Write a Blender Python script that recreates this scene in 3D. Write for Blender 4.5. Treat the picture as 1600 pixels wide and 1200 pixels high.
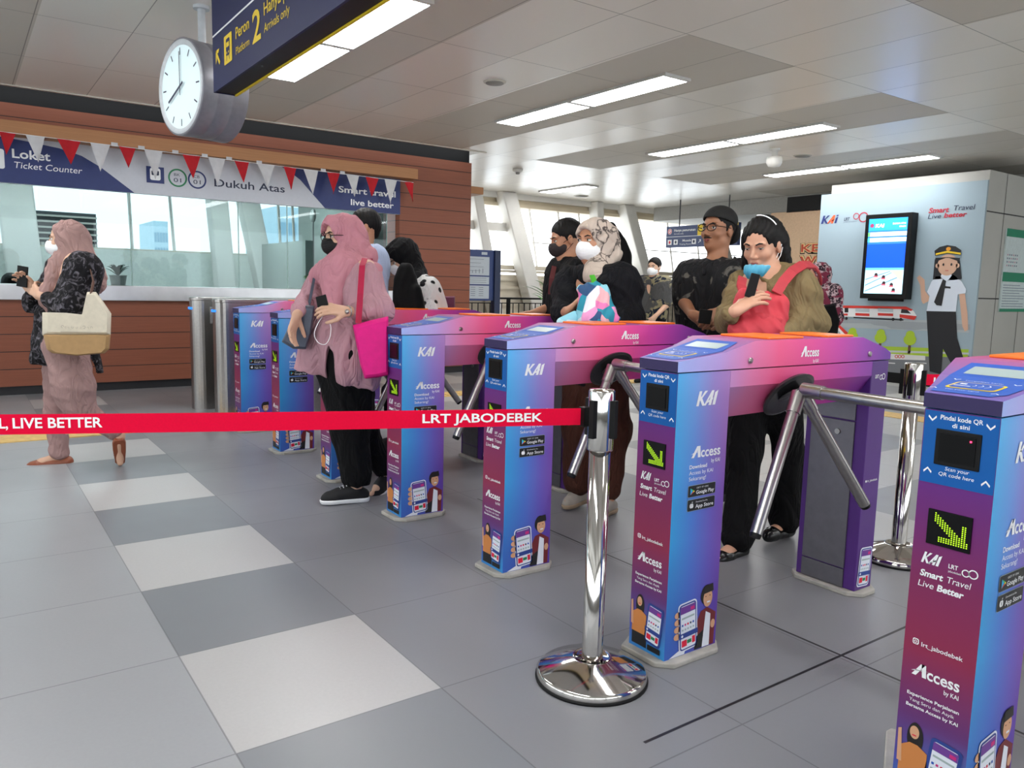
import bpy, math, random
import numpy as np
from mathutils import Vector, Matrix

for _o in list(bpy.data.objects):
    bpy.data.objects.remove(_o, do_unlink=True)
SC = bpy.context.scene
COL = SC.collection
random.seed(7)

# ------------------------------------------------------------------ camera
CAM = np.array([0.7077, -1.7499, 1.1729])
YAW, PITCH, ROLL, FPX = 144.508, -7.109, 1.351, 1216.63      # focal length in pixels of a 1600 px wide frame
_y, _t, _r = np.radians([YAW, PITCH, ROLL])
FW = np.array([math.cos(_y) * math.cos(_t), math.sin(_y) * math.cos(_t), math.sin(_t)])
_rt = np.array([math.sin(_y), -math.cos(_y), 0.0])
_up = np.cross(_rt, FW)
RT = _rt * math.cos(_r) + _up * math.sin(_r)
UP = _up * math.cos(_r) - _rt * math.sin(_r)
cam_data = bpy.data.cameras.new('camera')
cam = bpy.data.objects.new('camera', cam_data)
COL.objects.link(cam)
cam.matrix_world = Matrix(((RT[0], UP[0], -FW[0], CAM[0]), (RT[1], UP[1], -FW[1], CAM[1]), (RT[2], UP[2], -FW[2], CAM[2]), (0, 0, 0, 1)))
cam_data.sensor_fit = 'HORIZONTAL'
cam_data.sensor_width = 36.0
cam_data.lens = 36.0 * FPX / 1600.0
cam_data.clip_end = 400
SC.camera = cam

# ------------------------------------------------------------------ world: bright overcast daylight
W = bpy.data.worlds.new('overcast_sky')
SC.world = W
W.use_nodes = True
_n = W.node_tree.nodes
_l = W.node_tree.links
_n.clear()
_out = _n.new('ShaderNodeOutputWorld')
_bg = _n.new('ShaderNodeBackground')
_tc = _n.new('ShaderNodeTexCoord')
_nz = _n.new('ShaderNodeTexNoise')
_nz.inputs['Scale'].default_value = 2.2
_nz.inputs['Detail'].default_value = 4
_cr = _n.new('ShaderNodeValToRGB')
_cr.color_ramp.elements[0].position = 0.35
_cr.color_ramp.elements[0].color = (0.80, 0.90, 0.98, 1)
_cr.color_ramp.elements[1].position = 0.7
_cr.color_ramp.elements[1].color = (1.0, 0.99, 0.97, 1)
_l.new(_tc.outputs['Generated'], _nz.inputs['Vector'])
_l.new(_nz.outputs['Fac'], _cr.inputs['Fac'])
_l.new(_cr.outputs['Color'], _bg.inputs['Color'])
_bg.inputs['Strength'].default_value = 2.4
_l.new(_bg.outputs['Background'], _out.inputs['Surface'])

# a soft overcast sun that comes in through the window wall
_sd = bpy.data.lights.new('sun_through_haze', 'SUN')
_sd.energy = 0.8
_sd.angle = math.radians(25)
_sd.color = (1.0, 0.95, 0.88)
sun = bpy.data.objects.new('sun_through_haze', _sd)
COL.objects.link(sun)
sun.rotation_euler = Vector((0.80, -0.25, -0.42)).to_track_quat('-Z', 'Y').to_euler()

SC.view_settings.view_transform = 'Standard'
SC.view_settings.look = 'None'
SC.view_settings.gamma = 1
SC.view_settings.exposure = 0.85
SC.view_settings.use_curve_mapping = False
LED_STRENGTH = 13.0


# ------------------------------------------------------------------ measuring helpers (a photo pixel to a real point)
def ray(u, v):
    return (u - 800) / FPX * RT - (v - 600) / FPX * UP + FW


def P(u, v, t):
    return CAM + ray(u, v) * t


def onz(u, v, z):
    d = ray(u, v)
    return CAM + d * (z - CAM[2]) / d[2]


def onx(u, v, x):
    d = ray(u, v)
    return CAM + d * (x - CAM[0]) / d[0]


def ony(u, v, y):
    d = ray(u, v)
    return CAM + d * (y - CAM[1]) / d[1]


# ------------------------------------------------------------------ materials
def lin(h):
    h = h.lstrip('#')
    c = [int(h[i:i + 2], 16) / 255 for i in (0, 2, 4)]
    return tuple((x / 12.92 if x <= 0.04045 else ((x + 0.055) / 1.055) ** 2.4) for x in c) + (1,)


MATS = {}


def nodes_of(name):
    m = bpy.data.materials.new(name)
    m.use_nodes = True
    nt = m.node_tree
    b = nt.nodes['Principled BSDF']
    return m, nt, b


def mat(name, col, rough=0.5, metal=0.0, var=0.06, scale=30.0, emit=0.0, bump=0.0, spec=0.5, alpha=1.0, sheen=0.0):
    """plain procedural material: a colour with slight noise variation and optional bump"""
    if name in MATS:
        return MATS[name]
    m, nt, b = nodes_of(name)
    c = lin(col)
    N, L = nt.nodes, nt.links
    if var > 0:
        tc = N.new('ShaderNodeTexCoord')
        nz = N.new('ShaderNodeTexNoise')
        nz.inputs['Scale'].default_value = scale
        nz.inputs['Detail'].default_value = 3
        L.new(tc.outputs['Object'], nz.inputs['Vector'])
        r = N.new('ShaderNodeValToRGB')
        r.color_ramp.elements[0].color = tuple(x * (1 - var) for x in c[:3]) + (1,)
        r.color_ramp.elements[1].color = tuple(min(1, x * (1 + var)) for x in c[:3]) + (1,)
        r.color_ramp.elements[0].position = 0.3
        r.color_ramp.elements[1].position = 0.7
        L.new(nz.outputs['Fac'], r.inputs['Fac'])
        L.new(r.outputs['Color'], b.inputs['Base Color'])
        if bump > 0:
            bp = N.new('ShaderNodeBump')
            bp.inputs['Strength'].default_value = bump
            bp.inputs['Distance'].default_value = 0.004
            L.new(nz.outputs['Fac'], bp.inputs['Height'])
            L.new(bp.outputs['Normal'], b.inputs['Normal'])
    else:
        b.inputs['Base Color'].default_value = c
    b.inputs['Roughness'].default_value = rough
    b.inputs['Metallic'].default_value = metal
    b.inputs['Specular IOR Level'].default_value = spec
    if sheen:
        b.inputs['Sheen Weight'].default_value = sheen
    if emit > 0:
        b.inputs['Emission Color'].default_value = c
        b.inputs['Emission Strength'].default_value = emit
    MATS[name] = m
    return m


def ramp_node(nt, stops, src):
    r = nt.nodes.new('ShaderNodeValToRGB')
    el = r.color_ramp.elements
    while len(el) < len(stops):
        el.new(0.5)
    for e, (p, c) in zip(el, stops):
        e.position = p
        e.color = lin(c)
    nt.links.new(src, r.inputs['Fac'])
    return r.outputs['Color']


def mth(nt, op, a, b=None, c=None):
    n = nt.nodes.new('ShaderNodeMath')
    n.operation = op
    for i, x in enumerate((a, b, c)):
        if x is None:
            continue
        if isinstance(x, (int, float)):
            n.inputs[i].default_value = x
        else:
            nt.links.new(x, n.inputs[i])
    return n.outputs[0]


def mixc(nt, f, a, b):
    n = nt.nodes.new('ShaderNodeMix')
    n.data_type = 'RGBA'
    for s, x in ((n.inputs[0], f), (n.inputs[6], a), (n.inputs[7], b)):
        if isinstance(x, (int, float)):
            s.default_value = x
        elif isinstance(x, tuple):
            s.default_value = x
        else:
            nt.links.new(x, s)
    return n.outputs[2]


def obj_xyz(nt):
    tc = nt.nodes.new('ShaderNodeTexCoord')
    s = nt.nodes.new('ShaderNodeSeparateXYZ')
    nt.links.new(tc.outputs['Object'], s.inputs[0])
    return s.outputs[0], s.outputs[1], s.outputs[2], tc.outputs['Object']


# ------------------------------------------------------------------ mesh building
class MB:
    def __init__(s):
        s.v, s.f, s.mi, s.mats, s.sm = [], [], [], [], []

    def m(s, material):
        if material not in s.mats:
            s.mats.append(material)
        return s.mats.index(material)

    def add(s, verts, faces, material, smooth=False):
        o = len(s.v)
        i = s.m(material)
        s.v += [tuple(map(float, p)) for p in verts]
        for f in faces:
            s.f.append(tuple(o + k for k in f))
            s.mi.append(i)
            s.sm.append(smooth)

    def box(s, a, b, material):
        (x0, y0, z0), (x1, y1, z1) = a, b
        s.add([(x0, y0, z0), (x1, y0, z0), (x1, y1, z0), (x0, y1, z0), (x0, y0, z1), (x1, y0, z1), (x1, y1, z1), (x0, y1, z1)],
              [(0, 3, 2, 1), (4, 5, 6, 7), (0, 1, 5, 4), (1, 2, 6, 5), (2, 3, 7, 6), (3, 0, 4, 7)], material)

    def prism(s, pts, d, material):
        """closed polygon pts (3d) pushed along vector d"""
        n = len(pts)
        q = [tuple(np.add(p, d)) for p in pts]
        s.add(list(pts) + q, [tuple(range(n))[::-1], tuple(range(n, 2 * n))] + [(i, (i + 1) % n, n + (i + 1) % n, n + i) for i in range(n)], material)

    def rings(s, rings, material, caps=True, smooth=True, closed=True):
        n = len(rings[0])
        v = [p for r in rings for p in r]
        f = []
        for i in range(len(rings) - 1):
            for j in range(n if closed else n - 1):
                k = (j + 1) % n
                f.append((i * n + j, i * n + k, (i + 1) * n + k, (i + 1) * n + j))
        s.add(v, f, material, smooth)
        if caps:
            s.add(list(rings[0]), [tuple(range(n))[::-1]], material)
            s.add(list(rings[-1]), [tuple(range(n))], material)

    def tube(s, path, r, material, n=12, caps=True, smooth=True):
        path = [np.array(p, float) for p in path]
        rs = r if isinstance(r, (list, tuple)) else [r] * len(path)
        rings = []
        a = None
        for i, p in enumerate(path):
            d = path[min(i + 1, len(path) - 1)] - path[max(i - 1, 0)]
            d = d / np.linalg.norm(d)
            if a is None:
                a = np.cross(d, [0, 0, 1] if abs(d[2]) < 0.9 else [1, 0, 0])
            a = a - d * np.dot(a, d)
            a = a / np.linalg.norm(a)
            b = np.cross(d, a)
            rings.append([p + rs[i] * (a * math.cos(2 * math.pi * k / n) + b * math.sin(2 * math.pi * k / n)) for k in range(n)])
        s.rings(rings, material, caps, smooth)

    def lathe(s, prof, c, material, n=48, axis=2):
        """prof: (r, h) pairs revolved about a vertical axis at c"""
        rings = []
        for r, h in prof:
            ring = []
            for k in range(n):
                a = 2 * math.pi * k / n
                p = [r * math.cos(a), r * math.sin(a), h]
                if axis == 1:
                    p = [p[0], -p[2], p[1]]
                ring.append((c[0] + p[0], c[1] + p[1], c[2] + p[2]))
            rings.append(ring)
        s.rings(rings, material, True, True)

    def ball(s, c, r, material, n=12):
        r = (r, r, r) if isinstance(r, (int, float)) else r
        rings = []
        for i in range(1, n):
            a = math.pi * i / n
            rings.append([(c[0] + r[0] * math.sin(a) * math.cos(2 * math.pi * k / (2 * n)), c[1] + r[1] * math.sin(a) * math.sin(2 * math.pi * k / (2 * n)),
                           c[2] - r[2] * math.cos(a)) for k in range(2 * n)])
        s.rings(rings, material)

    def build(s, name, parent=None, origin=None, bevel=0.0, seg=2, autosmooth=False):
        me = bpy.data.meshes.new(name)
        o = np.array(origin if origin is not None else (0, 0, 0), float)
        me.from_pydata([tuple(np.array(p) - o) for p in s.v], [], s.f)
        for m_ in s.mats:
            me.materials.append(m_)
        me.polygons.foreach_set('material_index', s.mi)
        me.polygons.foreach_set('use_smooth', s.sm)
        me.update()
        ob = bpy.data.objects.new(name, me)
        COL.objects.link(ob)
        if parent is not None:
            ob.parent = parent
        elif origin is not None:
            ob.location = tuple(o)
        if bevel > 0:
            bv = ob.modifiers.new('bevel', 'BEVEL')
            bv.width = bevel
            bv.segments = seg
            bv.limit_method = 'ANGLE'
            bv.angle_limit = math.radians(35)
        return ob


_txt = {}


def text_geo(s, bold=0.0):
    """lettering as flat triangles: verts 2d, faces, width, using the built-in font"""
    key = (s, bold)
    if key in _txt:
        return _txt[key]
    cu = bpy.data.curves.new('lettering', 'FONT')
    cu.body = s
    cu.size = 1
    cu.offset = bold
    cu.resolution_u = 3
    ob = bpy.data.objects.new('lettering', cu)
    COL.objects.link(ob)
    bpy.context.view_layer.update()
    me = bpy.data.meshes.new_from_object(ob.evaluated_get(bpy.context.evaluated_depsgraph_get()))
    v = [(p.co.x, p.co.y) for p in me.vertices]
    f = [tuple(p.vertices) for p in me.polygons]
    bpy.data.objects.remove(ob, do_unlink=True)
    bpy.data.meshes.remove(me)
    x0, x1 = min(p[0] for p in v), max(p[0] for p in v)
    v = [(p[0] - x0, p[1]) for p in v]
    _txt[key] = (v, f, x1 - x0)
    return _txt[key]


class Decal(MB):
    """flat printed shapes on a plane: origin o, right a, up b; each layer sits a hair above the last"""

    def __init__(s, o, a, b, lift=0.0008):
        super().__init__()
        s.o, s.a, s.b = (np.array(x, float) for x in (o, a, b))
        s.n = np.cross(s.a / np.linalg.norm(s.a), s.b / np.linalg.norm(s.b))
        s.lift = lift

    def pt(s, x, y, l):
        return s.o + s.a * x + s.b * y + s.n * (s.lift + l * s.lift * 0.5)

    def poly(s, pts, material, l=0):
        s.add([s.pt(x, y, l) for x, y in pts], [tuple(range(len(pts)))], material)

    def rect(s, x0, y0, x1, y1, material, l=0, r=0.0, rot=0.0):
        if r <= 0:
            pts = [(x0, y0), (x1, y0), (x1, y1), (x0, y1)]
        else:
            pts = []
            for cx, cy, a0 in ((x1 - r, y0 + r, -90), (x1 - r, y1 - r, 0), (x0 + r, y1 - r, 90), (x0 + r, y0 + r, 180)):
                for k in range(5):
                    a = math.radians(a0 + k * 22.5)
                    pts.append((cx + r * math.cos(a), cy + r * math.sin(a)))
        if rot:
            mx, my = (x0 + x1) / 2, (y0 + y1) / 2
            c, q = math.cos(math.radians(rot)), math.sin(math.radians(rot))
            pts = [(mx + (x - mx) * c - (y - my) * q, my + (x - mx) * q + (y - my) * c) for x, y in pts]
        s.poly(pts, material, l)

    def ell(s, x, y, rx, ry, material, l=0, n=24, a0=0, a1=360):
        s.poly([(x + rx * math.cos(math.radians(a0 + (a1 - a0) * k / n)), y + ry * math.sin(math.radians(a0 + (a1 - a0) * k / n))) for k in range(n)], material, l)

    def ringd(s, x, y, r0, r1, material, l=0, n=32, a0=0, a1=360):
        pts = []
        for k in range(n + 1):
            a = math.radians(a0 + (a1 - a0) * k / n)
            pts.append((math.cos(a), math.sin(a)))
        vs = [s.pt(x + r0 * c, y + r0 * q, l) for c, q in pts] + [s.pt(x + r1 * c, y + r1 * q, l) for c, q in pts]
        s.add(vs, [(i, n + 1 + i, n + 2 + i, i + 1) for i in range(n)], material)

    def line(s, x0, y0, x1, y1, w, material, l=0):
        d = np.array([x1 - x0, y1 - y0])
        d = d / np.linalg.norm(d) * w / 2
        s.poly([(x0 + d[1], y0 - d[0]), (x1 + d[1], y1 - d[0]), (x1 - d[1], y1 + d[0]), (x0 - d[1], y0 + d[0])], material, l)

    def text(s, st, x, y, w, h, material, l=0, bold=0.0, it=0.0):
        """lettering with its baseline at y, fitted to width w and capital height h"""
        v, f, tw = text_geo(st, bold)
        k = w / tw
        kh = h / 0.73
        s.add([s.pt(x + p[0] * k + it * p[1] * kh, y + p[1] * kh, l) for p in v], f, material)


def tag(o, label=None, cat=None, group=None, kind=None):
    if label:
        o['label'] = label
    if cat:
        o['category'] = cat
    if group:
        o['group'] = group
    if kind:
        o['kind'] = kind
    return o


def thing(name, label, cat, loc=(0, 0, 0), group=None, rz=0.0):
    o = bpy.data.objects.new(name, None)
    o.empty_display_size = 0.1
    COL.objects.link(o)
    o.location = tuple(loc)
    o.rotation_euler = (0, 0, rz)
    return tag(o, label, cat, group)


def struct(o):
    o['kind'] = 'structure'
    return o


def copy_tree(o, parent=None):
    c = o.copy()
    COL.objects.link(c)
    c.parent = parent
    for ch in [x for x in bpy.data.objects if x.parent == o]:
        copy_tree(ch, c)
    return c


M_WHITE = mat('white_print', '#f0f2f4', 0.5, var=0.0)
M_BLACK = mat('black_plastic', '#060607', 0.5, var=0.0, spec=0.25)
M_STEEL = mat('brushed_steel', '#a8a5a2', 0.28, 1.0, var=0.05, scale=60)
M_CHROME = mat('polished_steel', '#c9c6c2', 0.09, 1.0, var=0.0)
M_DARKMETAL = mat('dark_metal', '#4c4c4e', 0.3, 0.8)
M_RED = mat('bright_red', '#d8123a', 0.6)
M_NAVY = mat('navy_print', '#1c2b62', 0.5, var=0.03)
M_YELLOW = mat('yellow_print', '#e8c818', 0.5, var=0.0)
M_ORANGE = mat('orange_acrylic', '#f07418', 0.35, var=0.0)
M_GLASSDARK = mat('dark_glass', '#040405', 0.3, var=0.0, spec=0.2)

# ================================================================== ROOM
CEIL = 2.9
WX = -8.3            # ticket counter wall face
TA, TB, TX, TY = 0.6132, 0.5916, -1.156, -1.2405        # floor tile pitch and origin


def floor_material():
    m, nt, b = nodes_of('floor_tiles')
    x, y, z, v = obj_xyz(nt)
    i = mth(nt, 'FLOOR', mth(nt, 'DIVIDE', mth(nt, 'SUBTRACT', TX, x), TA))
    j = mth(nt, 'FLOOR', mth(nt, 'DIVIDE', mth(nt, 'SUBTRACT', y, TY), TB))
    fi = mth(nt, 'FRACT', mth(nt, 'DIVIDE', mth(nt, 'SUBTRACT', TX, x), TA))
    fj = mth(nt, 'FRACT', mth(nt, 'DIVIDE', mth(nt, 'SUBTRACT', y, TY), TB))
    even = mth(nt, 'LESS_THAN', mth(nt, 'FLOORED_MODULO', i, 2), 0.5)
    # strip of alternating light and dark tiles (row 0), light field to the left (rows < 0), grey lane floor (rows 1-4), checker beyond
    dark, light, mid, slate = lin('#7a7d82'), lin('#b6b5b4'), lin('#9a9c9f'), lin('#828387')
    strip = mixc(nt, mth(nt, 'MULTIPLY', even, mth(nt, 'GREATER_THAN', i, -0.5)), dark, light)
    rowneg = mth(nt, 'LESS_THAN', j, -0.5)
    row0 = mth(nt, 'COMPARE', j, 0.0, 0.4)
    far = mth(nt, 'GREATER_THAN', j, 4.5)
    chk = mth(nt, 'LESS_THAN', mth(nt, 'FLOORED_MODULO', mth(nt, 'ADD', i, mth(nt, 'FLOOR', mth(nt, 'DIVIDE', j, 2))), 3), 0.5)
    farc = mixc(nt, chk, lin('#b4b3b0'), lin('#8b8b8c'))
    nearneg = mth(nt, 'GREATER_THAN', x, TX)
    c = mixc(nt, far, slate, farc)
    c = mixc(nt, row0, c, strip)
    c = mixc(nt, rowneg, c, mixc(nt, nearneg, mid, mid))
    cb = nt.nodes.new('ShaderNodeCombineXYZ')
    nt.links.new(i, cb.inputs[0])
    nt.links.new(j, cb.inputs[1])
    wn = nt.nodes.new('ShaderNodeTexWhiteNoise')
    nt.links.new(cb.outputs[0], wn.inputs['Vector'])
    c = mixc(nt, mth(nt, 'MULTIPLY', wn.outputs['Value'], 0.10), c, lin('#5c5d62'))
    nz = nt.nodes.new('ShaderNodeTexNoise')
    nz.inputs['Scale'].default_value = 90
    nz.inputs['Detail'].default_value = 4
    nt.links.new(v, nz.inputs['Vector'])
    c = mixc(nt, mth(nt, 'MULTIPLY', nz.outputs['Fac'], 0.16), c, lin('#707074'))
    g = 0.0045
    gi = mth(nt, 'MINIMUM', fi, mth(nt, 'SUBTRACT', 1, fi))
    gj = mth(nt, 'MINIMUM', fj, mth(nt, 'SUBTRACT', 1, fj))
    gr = mth(nt, 'LESS_THAN', mth(nt, 'MINIMUM', gi, gj), g / TA * 0.5)
    c = mixc(nt, mth(nt, 'MULTIPLY', gr, 0.55), c, lin('#4a4a4e'))
    # two wider expansion joints, black
    jx = mth(nt, 'COMPARE', x, JX, 0.005)
    jy = mth(nt, 'COMPARE', y, JY, 0.005)
    jx = mth(nt, 'MULTIPLY', jx, mth(nt, 'GREATER_THAN', y, JY - 0.9))
    jj = mth(nt, 'MAXIMUM', jx, mth(nt, 'MULTIPLY', jy, mth(nt, 'GREATER_THAN', x, JX - 2.2)))
    c = mixc(nt, jj, c, lin('#202024'))
    nt.links.new(c, b.inputs['Base Color'])
    n2 = nt.nodes.new('ShaderNodeTexNoise')
    n2.inputs['Scale'].default_value = 3
    nt.links.new(v, n2.inputs['Vector'])
    nt.links.new(mth(nt, 'ADD', mth(nt, 'MULTIPLY', n2.outputs['Fac'], 0.15), 0.30), b.inputs['Roughness'])
    return m


_ja, _jb = onz(1141, 1117, 0), onz(1314.5, 1024, 0)
JX, JY = float(_jb[0]), float(onz(1127, 944.5, 0)[1])
JY = float((_jb[1]))
JX = float(_jb[0])


def ceiling_material():
    m, nt, b = nodes_of('ceiling_panels')
    x, y, z, v = obj_xyz(nt)
    fx = mth(nt, 'FRACT', mth(nt, 'DIVIDE', mth(nt, 'ADD', x, 3.14 + 24.6), 1.23))
    fy = mth(nt, 'FRACT', mth(nt, 'DIVIDE', mth(nt, 'ADD', y, -1.77 + 12), 0.6))
    ix = mth(nt, 'FLOOR', mth(nt, 'DIVIDE', mth(nt, 'ADD', x, 3.14 + 24.6), 1.23))
    iy = mth(nt, 'FLOOR', mth(nt, 'DIVIDE', mth(nt, 'ADD', y, -1.77 + 12), 0.6))
    gx = mth(nt, 'LESS_THAN', mth(nt, 'MINIMUM', fx, mth(nt, 'SUBTRACT', 1, fx)), 0.0025)
    gy = mth(nt, 'LESS_THAN', mth(nt, 'MINIMUM', fy, mth(nt, 'SUBTRACT', 1, fy)), 0.005)
    # the perforated, greyer panels around each lamp
    py = mth(nt, 'LESS_THAN', mth(nt, 'FLOORED_MODULO', mth(nt, 'SUBTRACT', y, 2.40), 2.4), 1.19)
    px = mth(nt, 'MAXIMUM', mth(nt, 'MULTIPLY', mth(nt, 'LESS_THAN', x, -3.14), mth(nt, 'GREATER_THAN', x, -8.06)), mth(nt, 'GREATER_THAN', x, -1.91))
    dk = mth(nt, 'MULTIPLY', px, py)
    base = mixc(nt, dk, lin('#f2eee6'), lin('#d2cdc3'))
    cb = nt.nodes.new('ShaderNodeCombineXYZ')
    nt.links.new(ix, cb.inputs[0])
    nt.links.new(iy, cb.inputs[1])
    wn = nt.nodes.new('ShaderNodeTexWhiteNoise')
    nt.links.new(cb.outputs[0], wn.inputs['Vector'])
    base = mixc(nt, mth(nt, 'MULTIPLY', wn.outputs['Value'], 0.12), base, lin('#c9c4ba'))
    c = mixc(nt, mth(nt, 'MULTIPLY', mth(nt, 'MAXIMUM', gx, gy), 0.7), base, lin('#58544e'))
    nt.links.new(c, b.inputs['Base Color'])
    nt.links.new(mth(nt, 'ADD', mth(nt, 'MULTIPLY', dk, 0.3), 0.3), b.inputs['Roughness'])
    b.inputs['Metallic'].default_value = 0.12
    # each thin metal panel is very slightly dished
    bp = nt.nodes.new('ShaderNodeBump')
    bp.inputs['Strength'].default_value = 0.5
    bp.inputs['Distance'].default_value = 0.02
    hx = mth(nt, 'MULTIPLY', mth(nt, 'SUBTRACT', fx, 0.5), mth(nt, 'SUBTRACT', fx, 0.5))
    hy = mth(nt, 'MULTIPLY', mth(nt, 'SUBTRACT', fy, 0.5), mth(nt, 'SUBTRACT', fy, 0.5))
    nt.links.new(mth(nt, 'ADD', hx, hy), bp.inputs['Height'])
    nt.links.new(bp.outputs['Normal'], b.inputs['Normal'])
    return m


def plank_material(name, c1, c2, groove, period, z0, rough=0.55):
    m, nt, b = nodes_of(name)
    x, y, z, v = obj_xyz(nt)
    f = mth(nt, 'FRACT', mth(nt, 'DIVIDE', mth(nt, 'ADD', z, 10 * period - z0), period))
    gr = mth(nt, 'LESS_THAN', f, 0.045)
    mp = nt.nodes.new('ShaderNodeMapping')
    mp.inputs['Scale'].default_value = (3, 1.2, 40)
    nt.links.new(v, mp.inputs['Vector'])
    nz = nt.nodes.new('ShaderNodeTexNoise')
    nz.inputs['Scale'].default_value = 2.5
    nz.inputs['Detail'].default_value = 6
    nt.links.new(mp.outputs[0], nz.inputs['Vector'])
    c = mixc(nt, nz.outputs['Fac'], lin(c1), lin(c2))
    c = mixc(nt, gr, c, lin(groove))
    nt.links.new(c, b.inputs['Base Color'])
    b.inputs['Roughness'].default_value = rough
    bp = nt.nodes.new('ShaderNodeBump')
    bp.inputs['Distance'].default_value = 0.006
    nt.links.new(mth(nt, 'SUBTRACT', 1, gr), bp.inputs['Height'])
    nt.links.new(bp.outputs['Normal'], b.inputs['Normal'])
    return m


M_FLOOR = floor_material()
M_CEIL = ceiling_material()
M_WOOD = plank_material('brown_planks', '#8c5038', '#76402b', '#2c1612', 0.172, 0.08)
M_BEAM = plank_material('light_wood', '#c08a5e', '#a8744a', '#a8744a', 5.0, 0.0)
M_PLASTER = mat('off_white_wall', '#c8c4ba', 0.7, var=0.03, scale=4)
M_CREAM = mat('cream_paint', '#d9ccb2', 0.6, var=0.03, scale=4)
M_GREYWALL = mat('grey_wall', '#8f8e8a', 0.7, var=0.04, scale=3)
M_BLACKBAND = mat('black_void', '#0a0a0c', 0.8, var=0.0)
M_COLW = mat('white_column_paint', '#e4e2dc', 0.5, var=0.03, scale=5)

fl = MB()
fl.box((-14, -8, -0.1), (8, 18, 0), M_FLOOR)
struct(fl.build('floor'))

# tactile paving
tp = MB()
M_TACT = mat('tactile_yellow', '#d3b06a', 0.6, var=0.12, scale=25, bump=0.4)
tp.box((-6.02, -7.8, 0.0), (-5.72, 0.35, 0.006), M_TACT)
tp.box((-6.65, 1.5, 0.0), (-6.35, 5.9, 0.006), M_TACT)
tp.box((-6.35, 5.6, 0.0), (1.0, 5.9, 0.006), M_TACT)
for k in range(0, 27):
    tp.box((-6.62 + 0.0, 1.52 + k * 0.16, 0.006), (-6.38, 1.60 + k * 0.16, 0.010), M_TACT)
struct(tp.build('trim_1'))

ce = MB()
ce.box((-8.0, -8, CEIL), (8, 18, CEIL + 0.08), M_CEIL)
ce.box((-11.9, 3.93, CEIL), (-8.0, 18, CEIL + 0.08), M_CEIL)
struct(ce.build('ceiling'))

# bright steel edge strip where the ceiling stops over the ticket counter, and the dark gap above the wall
tr = MB()
M_EDGE = mat('pale_edge', '#cfc8bc', 0.35, 0.3)
tr.box((-8.03, -8, CEIL - 0.012), (-8.0, 3.97, CEIL + 0.05), M_EDGE)
struct(tr.build('trim_2'))

# ------------------------------------------------ ticket counter wall (openings left for the glass)
Y0, Y1, YE = -6.0, 2.87, 3.93
w = MB()
w.box((WX - 0.12, Y0, 0.085), (WX, YE, 0.935), M_WOOD)          # below the sill
w.box((WX - 0.12, Y1, 0.935), (WX, YE, 2.79), M_WOOD)          # the solid end bay
w.box((WX - 0.12, Y0, 2.46), (WX, Y1, 2.79), M_WOOD)           # over the opening
w.box((WX - 2.6, YE - 0.1, 0.0), (WX - 0.121, YE - 0.02, 2.79), M_WOOD)  # returns away from the hall
struct(w.build('wall_left'))
w = MB()
w.box((WX - 0.14, Y0, 2.79), (WX - 0.06, YE, 3.2), M_BLACKBAND)
w.box((-12, -8, 3.2), (-8.0, 4.2, 3.26), M_BLACKBAND)
struct(w.build('trim_3'))
w = MB()
w.box((WX - 0.12, Y0, 0.0), (WX - 0.03, YE, 0.085), mat('dark_skirting', '#15151a', 0.5))
struct(w.build('baseboard_left'))
w = MB()
w.box((WX - 0.16, Y0, 0.935), (WX + 0.06, Y1, 1.09), mat('sill_steel', '#c9c9cb', 0.3, 0.85, var=0.08, scale=5))
struct(w.build('trim_4', bevel=0.006))
w = MB()
w.box((WX - 0.05, Y0, 2.475), (WX + 0.20, 3.02, 2.60), M_BEAM)
struct(w.build('trim_5', bevel=0.004))
w = MB()
w.box((-9.15, YE, 2.46), (-8.75, 4.42, 2.56), M_BEAM)
struct(w.build('trim_6', bevel=0.004))


def glass_material(name, tint, refl=0.10):
    m = bpy.data.materials.new(name)
    m.use_nodes = True
    nt = m.node_tree
    nt.nodes.clear()
    o = nt.nodes.new('ShaderNodeOutputMaterial')
    t = nt.nodes.new('ShaderNodeBsdfTransparent')
    t.inputs['Color'].default_value = tint
    g = nt.nodes.new('ShaderNodeBsdfGlossy')
    g.inputs['Roughness'].default_value = 0.02
    fr = nt.nodes.new('ShaderNodeFresnel')
    fr.inputs['IOR'].default_value = 1.35
    mx = nt.nodes.new('ShaderNodeMixShader')
    nt.links.new(fr.outputs[0], mx.inputs[0])
    nt.links.new(t.outputs[0], mx.inputs[1])
    nt.links.new(g.outputs[0], mx.inputs[2])
    nt.links.new(mx.outputs[0], o.inputs['Surface'])
    return m


M_GLASS = glass_material('tinted_counter_glass', (0.50, 0.58, 0.59, 1))
yb = [-6.0, -3.2, -1.75, -0.23, 0.54, 1.31, 2.05, 2.72]
yb = [-6.0, -4.4, -2.9, -1.55, -0.23, 1.06 - 0.18, 1.44, 2.72]
for k in range(len(yb) - 1):
    w = MB()
    w.box((WX - 0.066, yb[k] + 0.003, 1.09), (WX - 0.056, yb[k + 1] - 0.003, 2.05), M_GLASS)
    o = w.build('window_%d' % (k + 1))
    struct(o)
    ed = MB()
    ed.box((WX - 0.068, yb[k + 1] - 0.004, 1.09), (WX - 0.054, yb[k + 1] + 0.004, 2.05), mat('glass_edge', '#8fa8a0', 0.2))
    ed.build('window_joint', parent=o)

# fascia sign over the counter glass
sg = thing('counter_fascia_sign', 'long blue and white fascia sign over the ticket counter glass', 'sign', (WX, -1.5, 2.05))
M_FASC = mat('fascia_white', '#c9cdd6', 0.5, var=0.02)
M_FBLUE = mat('fascia_blue', '#24346e', 0.5, var=0.04)
w = MB()
w.box((WX - 0.05, Y0, 2.045), (WX + 0.012, Y1, 2.475), M_FASC)
sb = w.build('sign_board', parent=sg, origin=(WX, -1.5, 2.05))


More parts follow.
